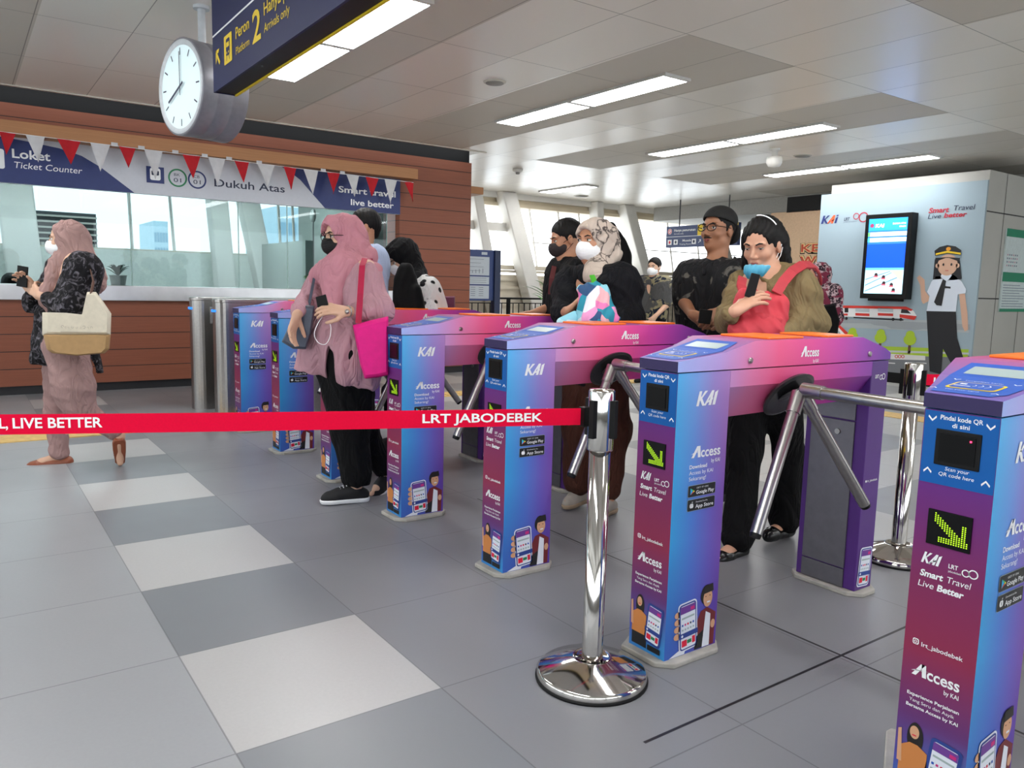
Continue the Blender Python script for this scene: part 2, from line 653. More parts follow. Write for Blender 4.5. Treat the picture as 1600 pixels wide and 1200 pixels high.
def fy(u, v):
    p = onx(u, v, WX + 0.012)
    return float(p[1]), float(p[2])


D = Decal((WX + 0.012, 0, 0), (0, 1, 0), (0, 0, 1), 0.0015)
zb, zt = 2.046, 2.474
lb = fy(210, 301)[0]
D.poly([(Y0, zb), (lb, zb)] + [(lb - 0.10 * k, zb + 0.075 * k) for k in range(1, 4)] + [(lb - 0.47, zb + 0.32), (lb - 0.66, zb + 0.37), (lb - 0.95, zb + 0.405), (lb - 1.2, zt), (Y0, zt)], M_FBLUE)
rb = fy(508, 330)[0]
D.poly([(rb, zb), (Y1, zb), (Y1, zt), (rb - 0.52, zt), (rb - 0.42, zt - 0.05), (rb - 0.30, zb + 0.30), (rb - 0.2, zb + 0.2)], M_FBLUE)


def dtext(D, st, uv0, uv1, h, m, f, bold=0.0, it=0.0, l=1):
    a, b = f(*uv0), f(*uv1)
    D.text(st, a[0], a[1], b[0] - a[0], h, m, l, bold, it)


dtext(D, 'Loket', (19, 246), (79, 253), 0.085, M_WHITE, fy, 0.02)
dtext(D, 'Ticket Counter', (21, 262), (128, 275), 0.062, M_WHITE, fy, 0.0, 0.15)
M_TXTD = mat('dark_print', '#26304a', 0.5, var=0.0)
dtext(D, 'Dukuh Atas', (335, 291), (445, 303), 0.085, M_TXTD, fy, 0.01)
dtext(D, 'Smart travel', (529, 300), (618, 312), 0.075, M_WHITE, fy, 0.02)
dtext(D, 'live better', (548, 320), (615, 328), 0.072, M_WHITE, fy, 0.02)
M_GREEN = mat('green_print', '#1f7d52', 0.5, var=0.0)
a, b = fy(229, 285), fy(256, 262)
D.rect(a[0], a[1], b[0], b[1], M_FBLUE, 1)
D.rect(a[0] + 0.035, a[1] + 0.03, b[0] - 0.035, b[1] - 0.015, M_WHITE, 2, 0.02)
D.rect(a[0] + 0.05, a[1] + 0.08, b[0] - 0.05, b[1] - 0.04, M_TXTD, 3, 0.01)
for (u, v, mm, t1) in ((277.5, 278, M_GREEN, 'BK'), (308, 281, M_FBLUE, 'CB')):
    c = fy(u, v)
    D.ringd(c[0], c[1], 0.078, 0.095, mm, 1)
    D.text(t1, c[0] - 0.035, c[1] + 0.018, 0.06, 0.03, M_TXTD, 1)
    D.text('01', c[0] - 0.04, c[1] - 0.045, 0.075, 0.045, M_TXTD, 1)
a, b = fy(-14, 262), fy(6, 233)
D.rect(a[0], a[1], b[0], b[1], M_WHITE, 1, 0.02)
D.build('sign_lettering', parent=sg, origin=(WX, -1.5, 2.05))

# bunting of little red and white flags taped to the wooden beam
FX = WX + 0.212
bt = thing('flag_bunting', 'string of small red and white pennant flags taped along the wooden beam', 'bunting', (FX, 0, 2.5))
FR, FWH = mat('red_flag_cloth', '#b8101f', 0.8, var=0.12, scale=14), mat('white_flag_cloth', '#cfcfd2', 0.8, var=0.06, scale=14)
flags = [(-42, -18, -30, 238, 'w'), (-1, 25, 10, 242, 'r'), (40, 70, 60, 254, 'w'), (89, 126, 111, 257, 'r'), (141, 172, 157, 268, 'w'), (186, 212, 201, 262, 'r'), (225, 254, 243, 280, 'w'),
         (285, 313, 302, 279, 'r'), (326, 352, 340, 291, 'w'), (366, 389, 381, 285, 'r'), (402, 429, 418, 293, 'w'), (443, 463, 455, 296, 'r'), (474, 497, 489, 303, 'w'),
         (511, 531, 521, 303, 'r'), (541, 561, 554, 307, 'w'), (571, 592, 581, 307, 'r'), (601, 620, 610, 318, 'w'), (632, 646, 645, 315, 'r')]
cord = []
for (ua, ub, uc, vc, k) in flags:
    va = 205.5 + 0.1235 * ua
    vb = 205.5 + 0.1235 * ub
    A, B, Cc = onx(ua, va, FX), onx(ub, vb, FX), onx(uc, vc, FX + 0.006)
    cord += [A, B]
    w = MB()
    n = 6
    vs, fs = [], []
    off = random.uniform(0, 6)
    for i in range(n + 1):
        t = i / n
        L_, R_ = A * (1 - t) + Cc * t, B * (1 - t) + Cc * t
        for q in range(5):
            s_ = q / 4
            p = L_ * (1 - s_) + R_ * s_
            p = p + np.array([0.008 * math.sin(off + s_ * 4 + t * 3) * (0.3 + t), 0, 0])
            vs.append(p)
    nn = len(vs)
    vs += [p + np.array([0.0012, 0, 0]) for p in vs]
    for i in range(n):
        for q in range(4):
            a_ = i * 5 + q
            fs.append((a_, a_ + 1, a_ + 6, a_ + 5))
            fs.append((nn + a_, nn + a_ + 5, nn + a_ + 6, nn + a_ + 1))
    w.add(vs, fs, FR if k == 'r' else FWH, True)
    f_ = w.build('pennant', parent=bt, origin=(FX, 0, 2.5))
    if k == 'r':
        f_['label'] = 'red cloth pennant'
    else:
        f_['label'] = 'white cloth pennant'
w = MB()
w.tube(cord, 0.003, M_WHITE, 5)
for k in (179, 221, 274, 320, 358, 405, 505, 535):
    c = onx(k, 205.5 + 0.1235 * k, FX)
    w.box((c[0], c[1] - 0.03, c[2] - 0.005), (c[0] + 0.002, c[1] + 0.03, c[2] + 0.03), FWH)
w.build('cord', parent=bt, origin=(FX, 0, 2.5))

# ------------------------------------------------ ticket office interior
w = MB()
M_OFF = mat('office_wall', '#9fa8a2', 0.6, var=0.03, scale=3)
w.box((-11.3, 2.05, 0), (-9.4, 2.15, 1.72), M_OFF)
struct(w.build('wall_office_partition'))
w = MB()
w.box((-11.2, 2.62, 0), (-8.5, 2.74, 2.7), M_OFF)
struct(w.build('wall_office_end'))
w = MB()
w.box((-11.3, -6, 2.62), (WX - 0.16, 2.8, 2.7), M_OFF)
struct(w.build('ceiling_office'))
w = MB()
w.box((WX - 0.62, Y0, 0.98), (WX - 0.14, Y1 - 0.3, 1.085), mat('counter_top', '#c5c6c4', 0.4))
tag(w.build('office_countertop', origin=(WX - 0.4, 0, 0.98)), 'pale counter top running behind the ticket glass', 'counter')


def plant(name, label, base, r, h, nl, potcol, leafcol, lw=0.022, potr=0.08, poth=0.09, long=True, stems=0.0):
    t = thing(name, label, 'plant', base)
    b = np.array(base, float)
    w = MB()
    w.lathe([(0.001, 0), (potr * 0.78, 0), (potr * 0.82, 0.01), (potr, poth), (potr * 1.06, poth), (potr * 1.06, poth + 0.008), (potr * 0.9, poth + 0.008), (potr * 0.88, poth - 0.012), (0.001, poth - 0.012)], base, mat('pot_' + potcol[1:], potcol, 0.5), 24)
    w.build('pot', parent=t, origin=base)
    w = MB()
    lm = mat('leaf_' + leafcol[1:], leafcol, 0.5, var=0.35, scale=12)
    rnd = random.Random(nl)
    for k in range(nl):
        a = 2.4 * k + rnd.uniform(-0.3, 0.3)
        el = rnd.uniform(0.25, 1.0)
        L_ = r * rnd.uniform(0.75, 1.1)
        d = np.array([math.cos(a), math.sin(a), 0])
        side = np.array([-math.sin(a), math.cos(a), 0])
        root = b + np.array([0, 0, poth + stems * rnd.uniform(0.2, 1.0)])
        vs, fs = [], []
        n = 7
        for i in range(n + 1):
            q = i / n
            c = root + d * L_ * q * (0.5 + 0.5 * el) + np.array([0, 0, h * (math.sin(q * (2.2 - el * 0.7)) * (1.15 - 0.5 * el))])
            ww = lw * math.sin(math.pi * min(1, 0.08 + q * 0.92)) ** 0.7
            vs += [c - side * ww, c + np.array([0, 0, -ww * 0.4]), c + side * ww]
        for i in range(n):
            fs += [(3 * i, 3 * i + 1, 3 * i + 4, 3 * i + 3), (3 * i + 1, 3 * i + 2, 3 * i + 5, 3 * i + 4)]
        w.add(vs, fs, lm, True)
    if stems > 0:
        for k in range(7):
            a = k * 0.9
            w.tube([b + np.array([0.02 * math.cos(a), 0.02 * math.sin(a), poth * 0.9]), b + np.array([0.05 * math.cos(a), 0.05 * math.sin(a), poth + stems])], 0.006, lm, 6)
    w.build('foliage', parent=t, origin=base)
    return t


p0 = onx(185, 447, WX - 0.28)
plant('potted_plant', 'small dark green plant in a white pot on the counter behind the ticket glass', (p0[0], p0[1], 1.085), 0.15, 0.12, 26, '#b9b4ac', '#2c4a30', 0.016, 0.085, 0.105)
p0 = onx(483, 455, WX - 0.3)
plant('potted_plant', 'small light green seedling plant on the counter beside the pink headscarf woman', (p0[0], p0[1], 1.085), 0.10, 0.10, 12, '#9fa8a2', '#6f9c4c', 0.02, 0.05, 0.08)

# low table lamp-like sign paddle inside the office
c = onx(489, 337, -9.6)
w = MB()
w.tube([(c[0], c[1], 1.085 - 0.1), (c[0], c[1], c[2])], 0.012, M_STEEL, 10)
w.lathe([(0.001, -0.012), (0.085, -0.012), (0.085, 0.012), (0.001, 0.012)], (c[0], c[1], c[2]), mat('paddle_grey', '#8d9490', 0.5), 24, axis=1)
w.box((c[0] - 0.06, c[1] - 0.06, 0.0), (c[0] + 0.06, c[1] + 0.06, 0.985), M_OFF)
tag(w.build('round_sign_post', origin=(c[0], c[1], 0)), 'grey round plate on a thin post behind the ticket glass', 'sign')

# ------------------------------------------------ window wall (facade) on the far side
FXX = -11.5
M_LOUV = mat('louvre_beige', '#d6cdbb', 0.6, var=0.05, scale=5)
w = MB()
w.box((FXX - 0.25, -8, 0.0), (FXX - 0.05, 18, 1.40), M_LOUV)
w.box((FXX - 0.05, -8, 0.0), (FXX + 0.02, 3.9, 1.56), mat('parapet_inside', '#dfe4de', 0.6))
for k in range(9):
    z = 0.2 + k * 0.155
    w.box((FXX - 0.05, 3.9, z), (FXX - 0.01, 18, z + 0.05), M_LOUV)
w.box((FXX - 0.28, -8, 1.50), (FXX + 0.0, 18, 1.58), M_LOUV)
struct(w.build('wall_far_parapet'))
w = MB()
w.box((FXX - 0.25, -8, 2.70), (FXX - 0.02, 18, 3.6), M_CREAM)
w.box((FXX - 0.30, -8, 2.66), (FXX + 0.04, 18, 2.72), M_CREAM)
w.box((FXX - 0.02, 5.6, 2.80), (FXX + 0.10, 18, 2.9), M_COLW)
struct(w.build('wall_far'))


def column(ut, ub, wpx, vb=470, x=FXX + 0.15, zb=0.0, zt=2.9, thick=0.28):
    pt = onx(ut, 310, x)
    pb = onx(ub, vb, x)
    s = (pb[1] - pt[1]) / (pb[2] - pt[2])
    hw = wpx / 1216.6 * 12.5 / 2 * 1.15
    ya, yt = pb[1] + s * (zb - pb[2]), pb[1] + s * (zt - pb[2])
    w = MB()
    w.prism([(x - thick / 2, ya - hw, zb), (x - thick / 2, ya + hw, zb), (x - thick / 2, yt + hw, zt), (x - thick / 2, yt - hw, zt)], (thick, 0, 0), M_COLW)
    o = w.build('facade_column', bevel=0.02)
    return o


cols = []
for k, (ut, ub, wp) in enumerate(((742, 770, 17), (792, 833, 27), (931, 936, 15), (974, 1016, 24), (1105, 1150, 24), (338, 354, 22), (386, 420, 24), (24, 44, 34), (596, 604, 20), (1190, 1215, 15))):
    column(ut, ub, wp)
for o in bpy.data.objects:
    if o.name.startswith('facade_column'):
        cols.append(o)
for k, o in enumerate(cols):
    o.name = 'trim_%d' % (20 + k)
    struct(o)
w = MB()
for ut, ub in ((202, 208), (266, 274), (457, 462), (435, 440), (826, 838), (870, 882), (903, 912), (1040, 1050), (1085, 1093)):
    a_, b_ = onx(ut, 310, FXX), onx(ub, 400, FXX)
    s = (b_[1] - a_[1]) / (b_[2] - a_[2])
    w.tube([(FXX - 0.03, a_[1] + s * (2.72 - a_[2]), 2.72), (FXX - 0.03, a_[1] + s * (1.5 - a_[2]), 1.5)], 0.022, M_COLW, 6)
za = onx(800, 353, FXX)[2]
ya_, yb_ = onx(735, 353, FXX)[1], onx(800, 358, FXX)[1]
w.box((FXX - 0.05, ya_ - 0.2, za - 0.12), (FXX + 0.12, yb_, za + 0.03), M_COLW)
w.box((FXX - 0.05, yb_, 2.02), (FXX - 0.02, 18, 2.04), M_COLW)
struct(w.build('trim_7'))

# outside: hazy towers and a slatted dark facade across the street
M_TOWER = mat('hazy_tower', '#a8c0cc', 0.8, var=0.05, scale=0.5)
for k, (u0, u1, vt, X, lab) in enumerate(((432, 512, 322, -60, 'pale blue glass tower far outside the windows'), (240, 262, 345, -90, 'distant hazy tower seen beyond the ticket glass'))):
    a_, b_ = onx(u0, vt, X), onx(u1, vt, X)
    t = thing('tower_building', lab, 'building', (X, a_[1], -20))
    w = MB()
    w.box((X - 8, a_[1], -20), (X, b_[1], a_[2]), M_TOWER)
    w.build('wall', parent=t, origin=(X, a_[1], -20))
    w = MB()
    nx = 5
    for i in range(nx):
        for j in range(14):
            yy = a_[1] + (b_[1] - a_[1]) * (i + 0.15) / nx
            z = a_[2] - 1.2 - j * 1.6
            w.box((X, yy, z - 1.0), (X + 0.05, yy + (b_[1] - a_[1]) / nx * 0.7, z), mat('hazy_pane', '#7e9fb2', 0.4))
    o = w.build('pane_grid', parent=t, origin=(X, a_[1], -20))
a_, b_ = onx(55, 328, -20), onx(151, 338, -20)
t = thing('slatted_building', 'dark building screen with pale slats seen through the left ticket glass', 'building', (-20, a_[1], -5))
w = MB()
w.box((-20.4, a_[1], -5), (-20.1, b_[1], a_[2]), mat('dark_screen', '#3a3f42', 0.7))
w.build('wall', parent=t, origin=(-20, a_[1], -5))
w = MB()
M_SLAT = mat('slat_pale', '#9a9890', 0.6)
for k in range(16):
    yy = a_[1] + (b_[1] - a_[1]) * (k + 0.5) / 16
    w.box((-20.1, yy - 0.03, -5), (-20.0, yy + 0.03, a_[2] - 0.7), M_SLAT)
for k in range(5):
    w.box((-20.1, a_[1], a_[2] - 0.12 - k * 0.13), (-20.0, b_[1], a_[2] - 0.08 - k * 0.13), M_SLAT)
w.build('slat_screen', parent=t, origin=(-20, a_[1], -5))

# far railing
rl = thing('black_railing', 'black metal railing with thin vertical bars in front of the far windows', 'railing', (-9.75, 8, 0))
w = MB()
w.box((-9.78, 4.0, 0.97), (-9.73, 15.5, 1.0), M_BLACK)
w.box((-9.77, 4.0, 0.90), (-9.74, 15.5, 0.915), M_BLACK)
w.box((-9.77, 4.0, 0.08), (-9.74, 15.5, 0.10), M_BLACK)
w.build('rail', parent=rl, origin=(-9.75, 8, 0))
w = MB()
for k in range(100):
    yy = 4.1 + k * 0.114
    w.box((-9.762, yy - 0.006, 0.1), (-9.75, yy + 0.006, 0.905), M_BLACK)
w.build('baluster_row', parent=rl, origin=(-9.75, 8, 0))['kind'] = 'stuff'
for k in range(9):
    w = MB()
    yy = 4.2 + k * 1.4
    w.box((-9.785, yy - 0.02, 0), (-9.725, yy + 0.02, 0.98), M_BLACK)
    w.build('post', parent=rl, origin=(-9.75, 8, 0))

# information board on the left, partly behind the timber wall
ib = thing('information_board', 'blue framed information board on dark posts beside the timber wall end', 'sign', (-9.0, 4.4, 0))
M_IBF = mat('board_frame', '#1e2a4c', 0.4)
w = MB()
w.box((-9.04, 4.0, 0.0), (-8.98, 4.05, 1.7), M_IBF)
w.box((-9.05, 4.78, 0.0), (-8.95, 4.88, 1.705), M_IBF)
w.build('post', parent=ib, origin=(-9, 4.4, 0))
w = MB()
w.box((-9.03, 4.05, 0.96), (-8.985, 4.78, 1.70), mat('board_blue', '#2c4076', 0.4))
w.build('panel', parent=ib, origin=(-9, 4.4, 0))
M_PAPER = mat('paper_pale', '#c3ccd4', 0.6, var=0.02)
M_INK = mat('ink_grey', '#6d7888', 0.6, var=0.0)
D = Decal((-8.985, 0, 0), (0, 1, 0), (0, 0, 1), 0.001)
for z0, z1 in ((1.33, 1.60), (1.20, 1.31), (0.99, 1.18)):
    D.rect(4.08, z0, 4.70, z1, M_PAPER, 0)
for k in range(4):
    D.rect(4.1, 1.56 - k * 0.055, 4.60 - 0.05 * (k % 2), 1.565 - k * 0.055, M_INK, 1)
    D.rect(4.40 + 0.06 * k, 1.36, 4.41 + 0.06 * k, 1.40 + 0.01 * k, M_INK, 1)
for k in range(3):
    D.rect(4.12, 1.285 - k * 0.03, 4.65, 1.29 - k * 0.03, M_INK, 1)
for i in range(4):
    for j in range(5):
        D.rect(4.1 + i * 0.14, 1.15 - j * 0.03, 4.18 + i * 0.14, 1.157 - j * 0.03, M_INK, 1)
D.rect(4.56, 1.63, 4.66, 1.67, M_PAPER, 1)
D.build('printed_notice', parent=ib, origin=(-9, 4.4, 0))

pp = onz(876, 505, 0.55)
pp = P(868, 470, 10.2)
plant('potted_palm', 'leafy green palm standing before the black railing', (pp[0], pp[1], 0.0), 0.42, 0.35, 46, '#6a5a4a', '#4f8a3c', 0.02, 0.15, 0.3, stems=0.75)

# ------------------------------------------------ walls behind and beside the photographer, and the far end
w = MB()
w.box((-14, -8.1, 0), (8, -8.0, 0.9), M_GREYWALL)
w.box((-14, -8.1, 2.6), (8, -8.0, 2.95), M_GREYWALL)
for k in range(8):
    w.box((-14 + k * 3, -8.1, 0.9), (-13.7 + k * 3, -8.0, 2.6), M_GREYWALL)
struct(w.build('wall_back'))
w = MB()
w.box((6.0, -8, 0), (6.1, 18, 0.9), M_GREYWALL)
w.box((6.0, -8, 2.6), (6.1, 18, 2.95), M_GREYWALL)
for k in range(9):
    w.box((6.0, -8 + k * 3, 0.9), (6.1, -7.7 + k * 3, 2.6), M_GREYWALL)
struct(w.build('wall_right'))
# the far bulkhead and deeper wall
w = MB()
w.box((-14, 17.9, 0), (6, 18.0, 2.95), M_PLASTER)
struct(w.build('wall_far_end'))
w = MB()
M_BULK = mat('bulkhead_grey', '#a3a29c', 0.6)
pa = onz(1010, 324, CEIL)
w.box((-11.3, 10.4, 2.62), (-3.0, 13.5, 2.895), M_BULK)
struct(w.build('trim_8'))

M_LEDO = mat('added_office_diffuser', '#ffffff', 0.5, var=0.0, emit=22.0)  # unseen emitters added to brighten the office behind the glass
for k, (x_, y_) in enumerate(((-10.0, -3.6), (-10.0, -1.0), (-10.0, 1.4))):
    t = thing('added_office_lamp', ('left added fill panel, unseen inside the ticket office behind the Loket end of the fascia', 'middle added fill panel, unseen inside the ticket office behind the round line marks', 'right added fill panel, unseen inside the ticket office above the station name')[k], 'ceiling lamp', (x_, y_, 2.6), 'added ticket office fill lamps')
    w = MB()
    w.box((x_ - 0.3, y_ - 0.6, 2.605), (x_ + 0.3, y_ + 0.6, 2.62), M_PLASTER)
    w.build('frame', parent=t, origin=(x_, y_, 2.6))
    w = MB()
    w.box((x_ - 0.27, y_ - 0.57, 2.60), (x_ + 0.27, y_ + 0.57, 2.606), M_LEDO)
    w.build('diffuser', parent=t, origin=(x_, y_, 2.6))

# ================================================================== TICKET GATES
S = 0.8906
GW, GH, GW2 = 0.157, 0.93, 0.262      # width of the nose, height of the lid seam, full body width


def gate_side_material():
    m, nt, b = nodes_of('gate_wrap_post')
    x, y, z, v = obj_xyz(nt)
    fy_ = mth(nt, 'DIVIDE', y, 0.24)
    top = ramp_node(nt, [(0.0, '#55b4ee'), (0.35, '#7ba6e6'), (0.7, '#a08cd0'), (1.0, '#b283c4')], fy_)
    mid = ramp_node(nt, [(0.0, '#3aa0dc'), (0.4, '#5180d4'), (0.75, '#6f62c0'), (1.0, '#7a50aa')], fy_)
    bot = ramp_node(nt, [(0.0, '#3c62b8'), (0.5, '#4754b0'), (1.0, '#56389c')], fy_)
    zt_ = mth(nt, 'DIVIDE', mth(nt, 'SUBTRACT', z, 0.50), 0.40)
    zt_ = mth(nt, 'MINIMUM', mth(nt, 'MAXIMUM', zt_, 0), 1)
    zb_ = mth(nt, 'DIVIDE', z, 0.40)
    zb_ = mth(nt, 'MINIMUM', mth(nt, 'MAXIMUM', zb_, 0), 1)
    c = mixc(nt, zt_, mid, top)
    c = mixc(nt, mth(nt, 'POWER', zb_, 1.3), bot, c)
    nt.links.new(c, b.inputs['Base Color'])
    b.inputs['Roughness'].default_value = 0.45
    b.inputs['Specular IOR Level'].default_value = 0.3
    return m


def gate_front_material():
    m, nt, b = nodes_of('gate_wrap_front')
    x, y, z, v = obj_xyz(nt)
    c = ramp_node(nt, [(0.0, '#2d86c8'), (0.10, '#4a4ea0'), (0.24, '#63346e'), (0.42, '#8c2c4c'), (0.6, '#7c2a58'), (0.85, '#64287c')], mth(nt, 'DIVIDE', z, 0.9))
    lb_ = ramp_node(nt, [(0.0, '#3a90d0'), (1.0, '#3a90d0')], mth(nt, 'DIVIDE', z, 0.9))
    k = mth(nt, 'MULTIPLY', mth(nt, 'MAXIMUM', mth(nt, 'SUBTRACT', 1, mth(nt, 'DIVIDE', z, 0.2)), 0), mth(nt, 'ADD', 1, mth(nt, 'DIVIDE', x, GW)))
    c = mixc(nt, mth(nt, 'MINIMUM', k, 1), c, lb_)
    nt.links.new(c, b.inputs['Base Color'])
    b.inputs['Roughness'].default_value = 0.45
    b.inputs['Specular IOR Level'].default_value = 0.3
    return m


def gate_beam_material(top=False):
    m, nt, b = nodes_of('gate_wrap_lid_top' if top else 'gate_wrap_beam')
    x, y, z, v = obj_xyz(nt)
    fy_ = mth(nt, 'DIVIDE', y, 1.15)
    if top:
        c = ramp_node(nt, [(0.0, '#6c5aa4'), (0.2, '#80609c'), (0.4, '#b0527f'), (0.65, '#9c4288'), (1.0, '#6a3a90')], fy_)
    else:
        c = ramp_node(nt, [(0.0, '#a2b4ee'), (0.16, '#b99fdc'), (0.30, '#e07eac'), (0.42, '#ee5f8e'), (0.58, '#e25098'), (0.72, '#c545a4'), (0.86, '#9843a8'), (1.0, '#6c3a98')], fy_)
    nt.links.new(c, b.inputs['Base Color'])
    b.inputs['Roughness'].default_value = 0.42
    b.inputs['Specular IOR Level'].default_value = 0.3
    return m


M_GS, M_GF, M_GB, M_GT = gate_side_material(), gate_front_material(), gate_beam_material(), gate_beam_material(True)
M_GPUR = mat('gate_wrap_purple', '#4e2478', 0.45, var=0.05, scale=5)
M_GDPUR = mat('lid_nose_purple', '#22124e', 0.45, var=0.02)
M_GBLUE = mat('gate_blue_panel', '#0a5aa6', 0.5, var=0.02, spec=0.25)
M_GDECK = mat('reader_blue', '#1a52b0', 0.5, var=0.02)
M_PLINTH = mat('stone_plinth', '#a7a49c', 0.8, var=0.15, scale=18, bump=0.3)
M_DOORST = mat('service_door_steel', '#77757a', 0.38, 0.85, var=0.06, scale=30)
M_LCD = mat('lcd_grey', '#9fb0b0', 0.3, var=0.0)
M_LEDG = mat('led_green', '#a4d818', 0.5, var=0.0, emit=0.7)
M_PSKIN = mat('print_skin', '#d2a07c', 0.5, var=0.0)
M_PHAIR = mat('print_hair', '#181312', 0.5, var=0.0)
M_PORANGE = mat('print_orange', '#c87f42', 0.5, var=0.0)
M_PRED = mat('print_redshirt', '#6e1f26', 0.5, var=0.0)
M_PWHITE = mat('print_white', '#dfe4ee', 0.5, var=0.0)
M_PDENIM = mat('print_black', '#101216', 0.5, var=0.0)
M_PPURPLE = mat('print_purple', '#6b3a90', 0.5, var=0.0)
M_PBLUE = mat('print_blue', '#27408c', 0.5, var=0.0)
M_PMAG = mat('print_magenta', '#c8287c', 0.5, var=0.0)


def phone_graphic(D, x, y, h, m_edge, rot=0):
    """the printed smartphone; x,y is the lower left corner"""
    w_ = h * 0.50
    cx, cy = x + w_ / 2, y + h / 2
    c, q = math.cos(math.radians(rot)), math.sin(math.radians(rot))

    def R(px, py):
        return cx + (px - cx) * c - (py - cy) * q, cy + (px - cx) * q + (py - cy) * c

    def rr(x0, y0, x1, y1, m, l, r=0.0):
        if r <= 0:
            D.poly([R(x0, y0), R(x1, y0), R(x1, y1), R(x0, y1)], m, l)
        else:
            pts = []
            for ax, ay, a0 in ((x1 - r, y0 + r, -90), (x1 - r, y1 - r, 0), (x0 + r, y1 - r, 90), (x0 + r, y0 + r, 180)):
                for k in range(5):
                    a = math.radians(a0 + k * 22.5)
                    pts.append(R(ax + r * math.cos(a), ay + r * math.sin(a)))
            D.poly(pts, m, l)
    e = h * 0.03
    rr(x - e, y - e, x + w_ + e, y + h + e, m_edge, 2, h * 0.09)
    rr(x, y, x + w_, y + h, M_PBLUE, 3, h * 0.07)
    rr(x + e, y + e, x + w_ - e, y + h - e, M_PWHITE, 4, h * 0.05)
    rr(x + e, y + h * 0.80, x + w_ - e, y + h - e * 1.4, M_PPURPLE, 5)
    rr(x + w_ * 0.65, y + h * 0.83, x + w_ * 0.88, y + h * 0.9, M_PMAG, 6)
    rr(x + w_ * 0.12, y + h * 0.68, x + w_ * 0.88, y + h * 0.72, M_LCD, 5)
    for i in range(5):
        rr(x + w_ * (0.12 + i * 0.16), y + h * 0.53, x + w_ * (0.21 + i * 0.16), y + h * 0.575, (M_GDECK, M_PMAG, M_RED, M_TXTD, M_GDECK)[i], 5)
        rr(x + w_ * (0.12 + i * 0.16), y + h * 0.43, x + w_ * (0.21 + i * 0.16), y + h * 0.47, M_LCD, 5)
    rr(x - e, y + h * 0.27, x + w_ + e, y + h * 0.38, M_PBLUE, 6)
    D.ell(*R(x + w_ * 0.12, y + h * 0.325), h * 0.03, h * 0.03, M_PWHITE, 7, 12)
    rr(x + w_ * 0.1, y + h * 0.08, x + w_ * 0.4, y + h * 0.22, M_RED, 5)
    rr(x + w_ * 0.42, y + h * 0.12, x + w_ * 0.68, y + h * 0.2, M_GREEN, 5)
    rr(x + w_ * 0.72, y + h * 0.09, x + w_ * 0.9, y + h * 0.24, M_RED, 5)


def chevron(D, x, y, s, up, m, l=1):
    k = 1 if up else -1
    D.poly([(x - s, y - k * s * 0.45), (x, y + k * s * 0.55), (x, y + k * s * 0.05)][::k], m, l)
    D.poly([(x + s, y - k * s * 0.45), (x, y + k * s * 0.05), (x, y + k * s * 0.55)][::k], m, l)
    D.poly([(x - s, y - k * s * 0.45), (x, y + k * s * 0.05), (x - s * 0.9, y - k * s * 0.95)][::k], m, l)
    D.poly([(x + s, y - k * s * 0.45), (x + s * 0.9, y - k * s * 0.95), (x, y + k * s * 0.05)][::k], m, l)


def access_logo(D, x, y, w_, h, m=None, l=1):
    """white "Access / by KAI" mark with a swoosh through the A"""
    m = m or M_WHITE
    aw = w_ * 0.30
    D.poly([(x, y), (x + aw * 0.30, y), (x + aw * 0.92, y + h), (x + aw * 0.62, y + h)], m, l)
    D.poly([(x + aw * 0.75, y), (x + aw * 1.05, y), (x + aw * 0.98, y + h), (x + aw * 0.66, y + h)], m, l)
    D.poly([(x - aw * 0.05, y + h * 0.28), (x + aw * 1.25, y + h * 0.62), (x + aw * 0.2, y + h * 0.42)], m, l)
    D.text('ccess', x + aw * 1.08, y, w_ - aw * 1.08, h * 0.92, m, l, 0.02)
    D.text('by KAI', x + w_ * 0.70, y - h * 0.62, w_ * 0.30, h * 0.36, m, l, 0.01)


def kai_logo(D, x, y, w_, h, m1=None, m2=None, m3=None, l=1):
    m1 = m1 or M_WHITE
    m2 = m2 or m1
    m3 = m3 or m1
    k = w_ / 3.05
    t = 0.28 * h

    def pl(pts, m):
        D.poly([(x + (px * k) + t * py, y + py * h) for px, py in pts], m, l)
    pl([(0, 0), (0.34, 0), (0.34, 1), (0, 1)], m1)
    pl([(0.34, 0.40), (0.80, 0), (1.15, 0), (0.55, 0.53), (0.34, 0.66)], m1)
    pl([(0.34, 0.50), (0.55, 0.50), (1.10, 1), (0.72, 1)], m1)
    pl([(1.00, 0), (1.28, 0), (1.72, 0.72), (1.66, 1)], m2)
    pl([(1.66, 1), (1.62, 0.0), (1.98, 0), (1.98, 1)], m2)
    pl([(1.1, 0.05), (2.05, 0.38), (2.02, 0.52), (1.4, 0.28)], m2)
    if m3 is m1 and m2 is m1:
        pl([(2.14, 0), (2.52, 0), (2.52, 1.0), (2.14, 0.86)], m3)
    else:
        pl([(2.20, 0), (2.52, 0), (2.52, 0.78), (2.20, 0.66)], m3)
        pl([(2.20, 0.80), (2.52, 0.88), (2.52, 1.0), (2.20, 1.0)], m3)


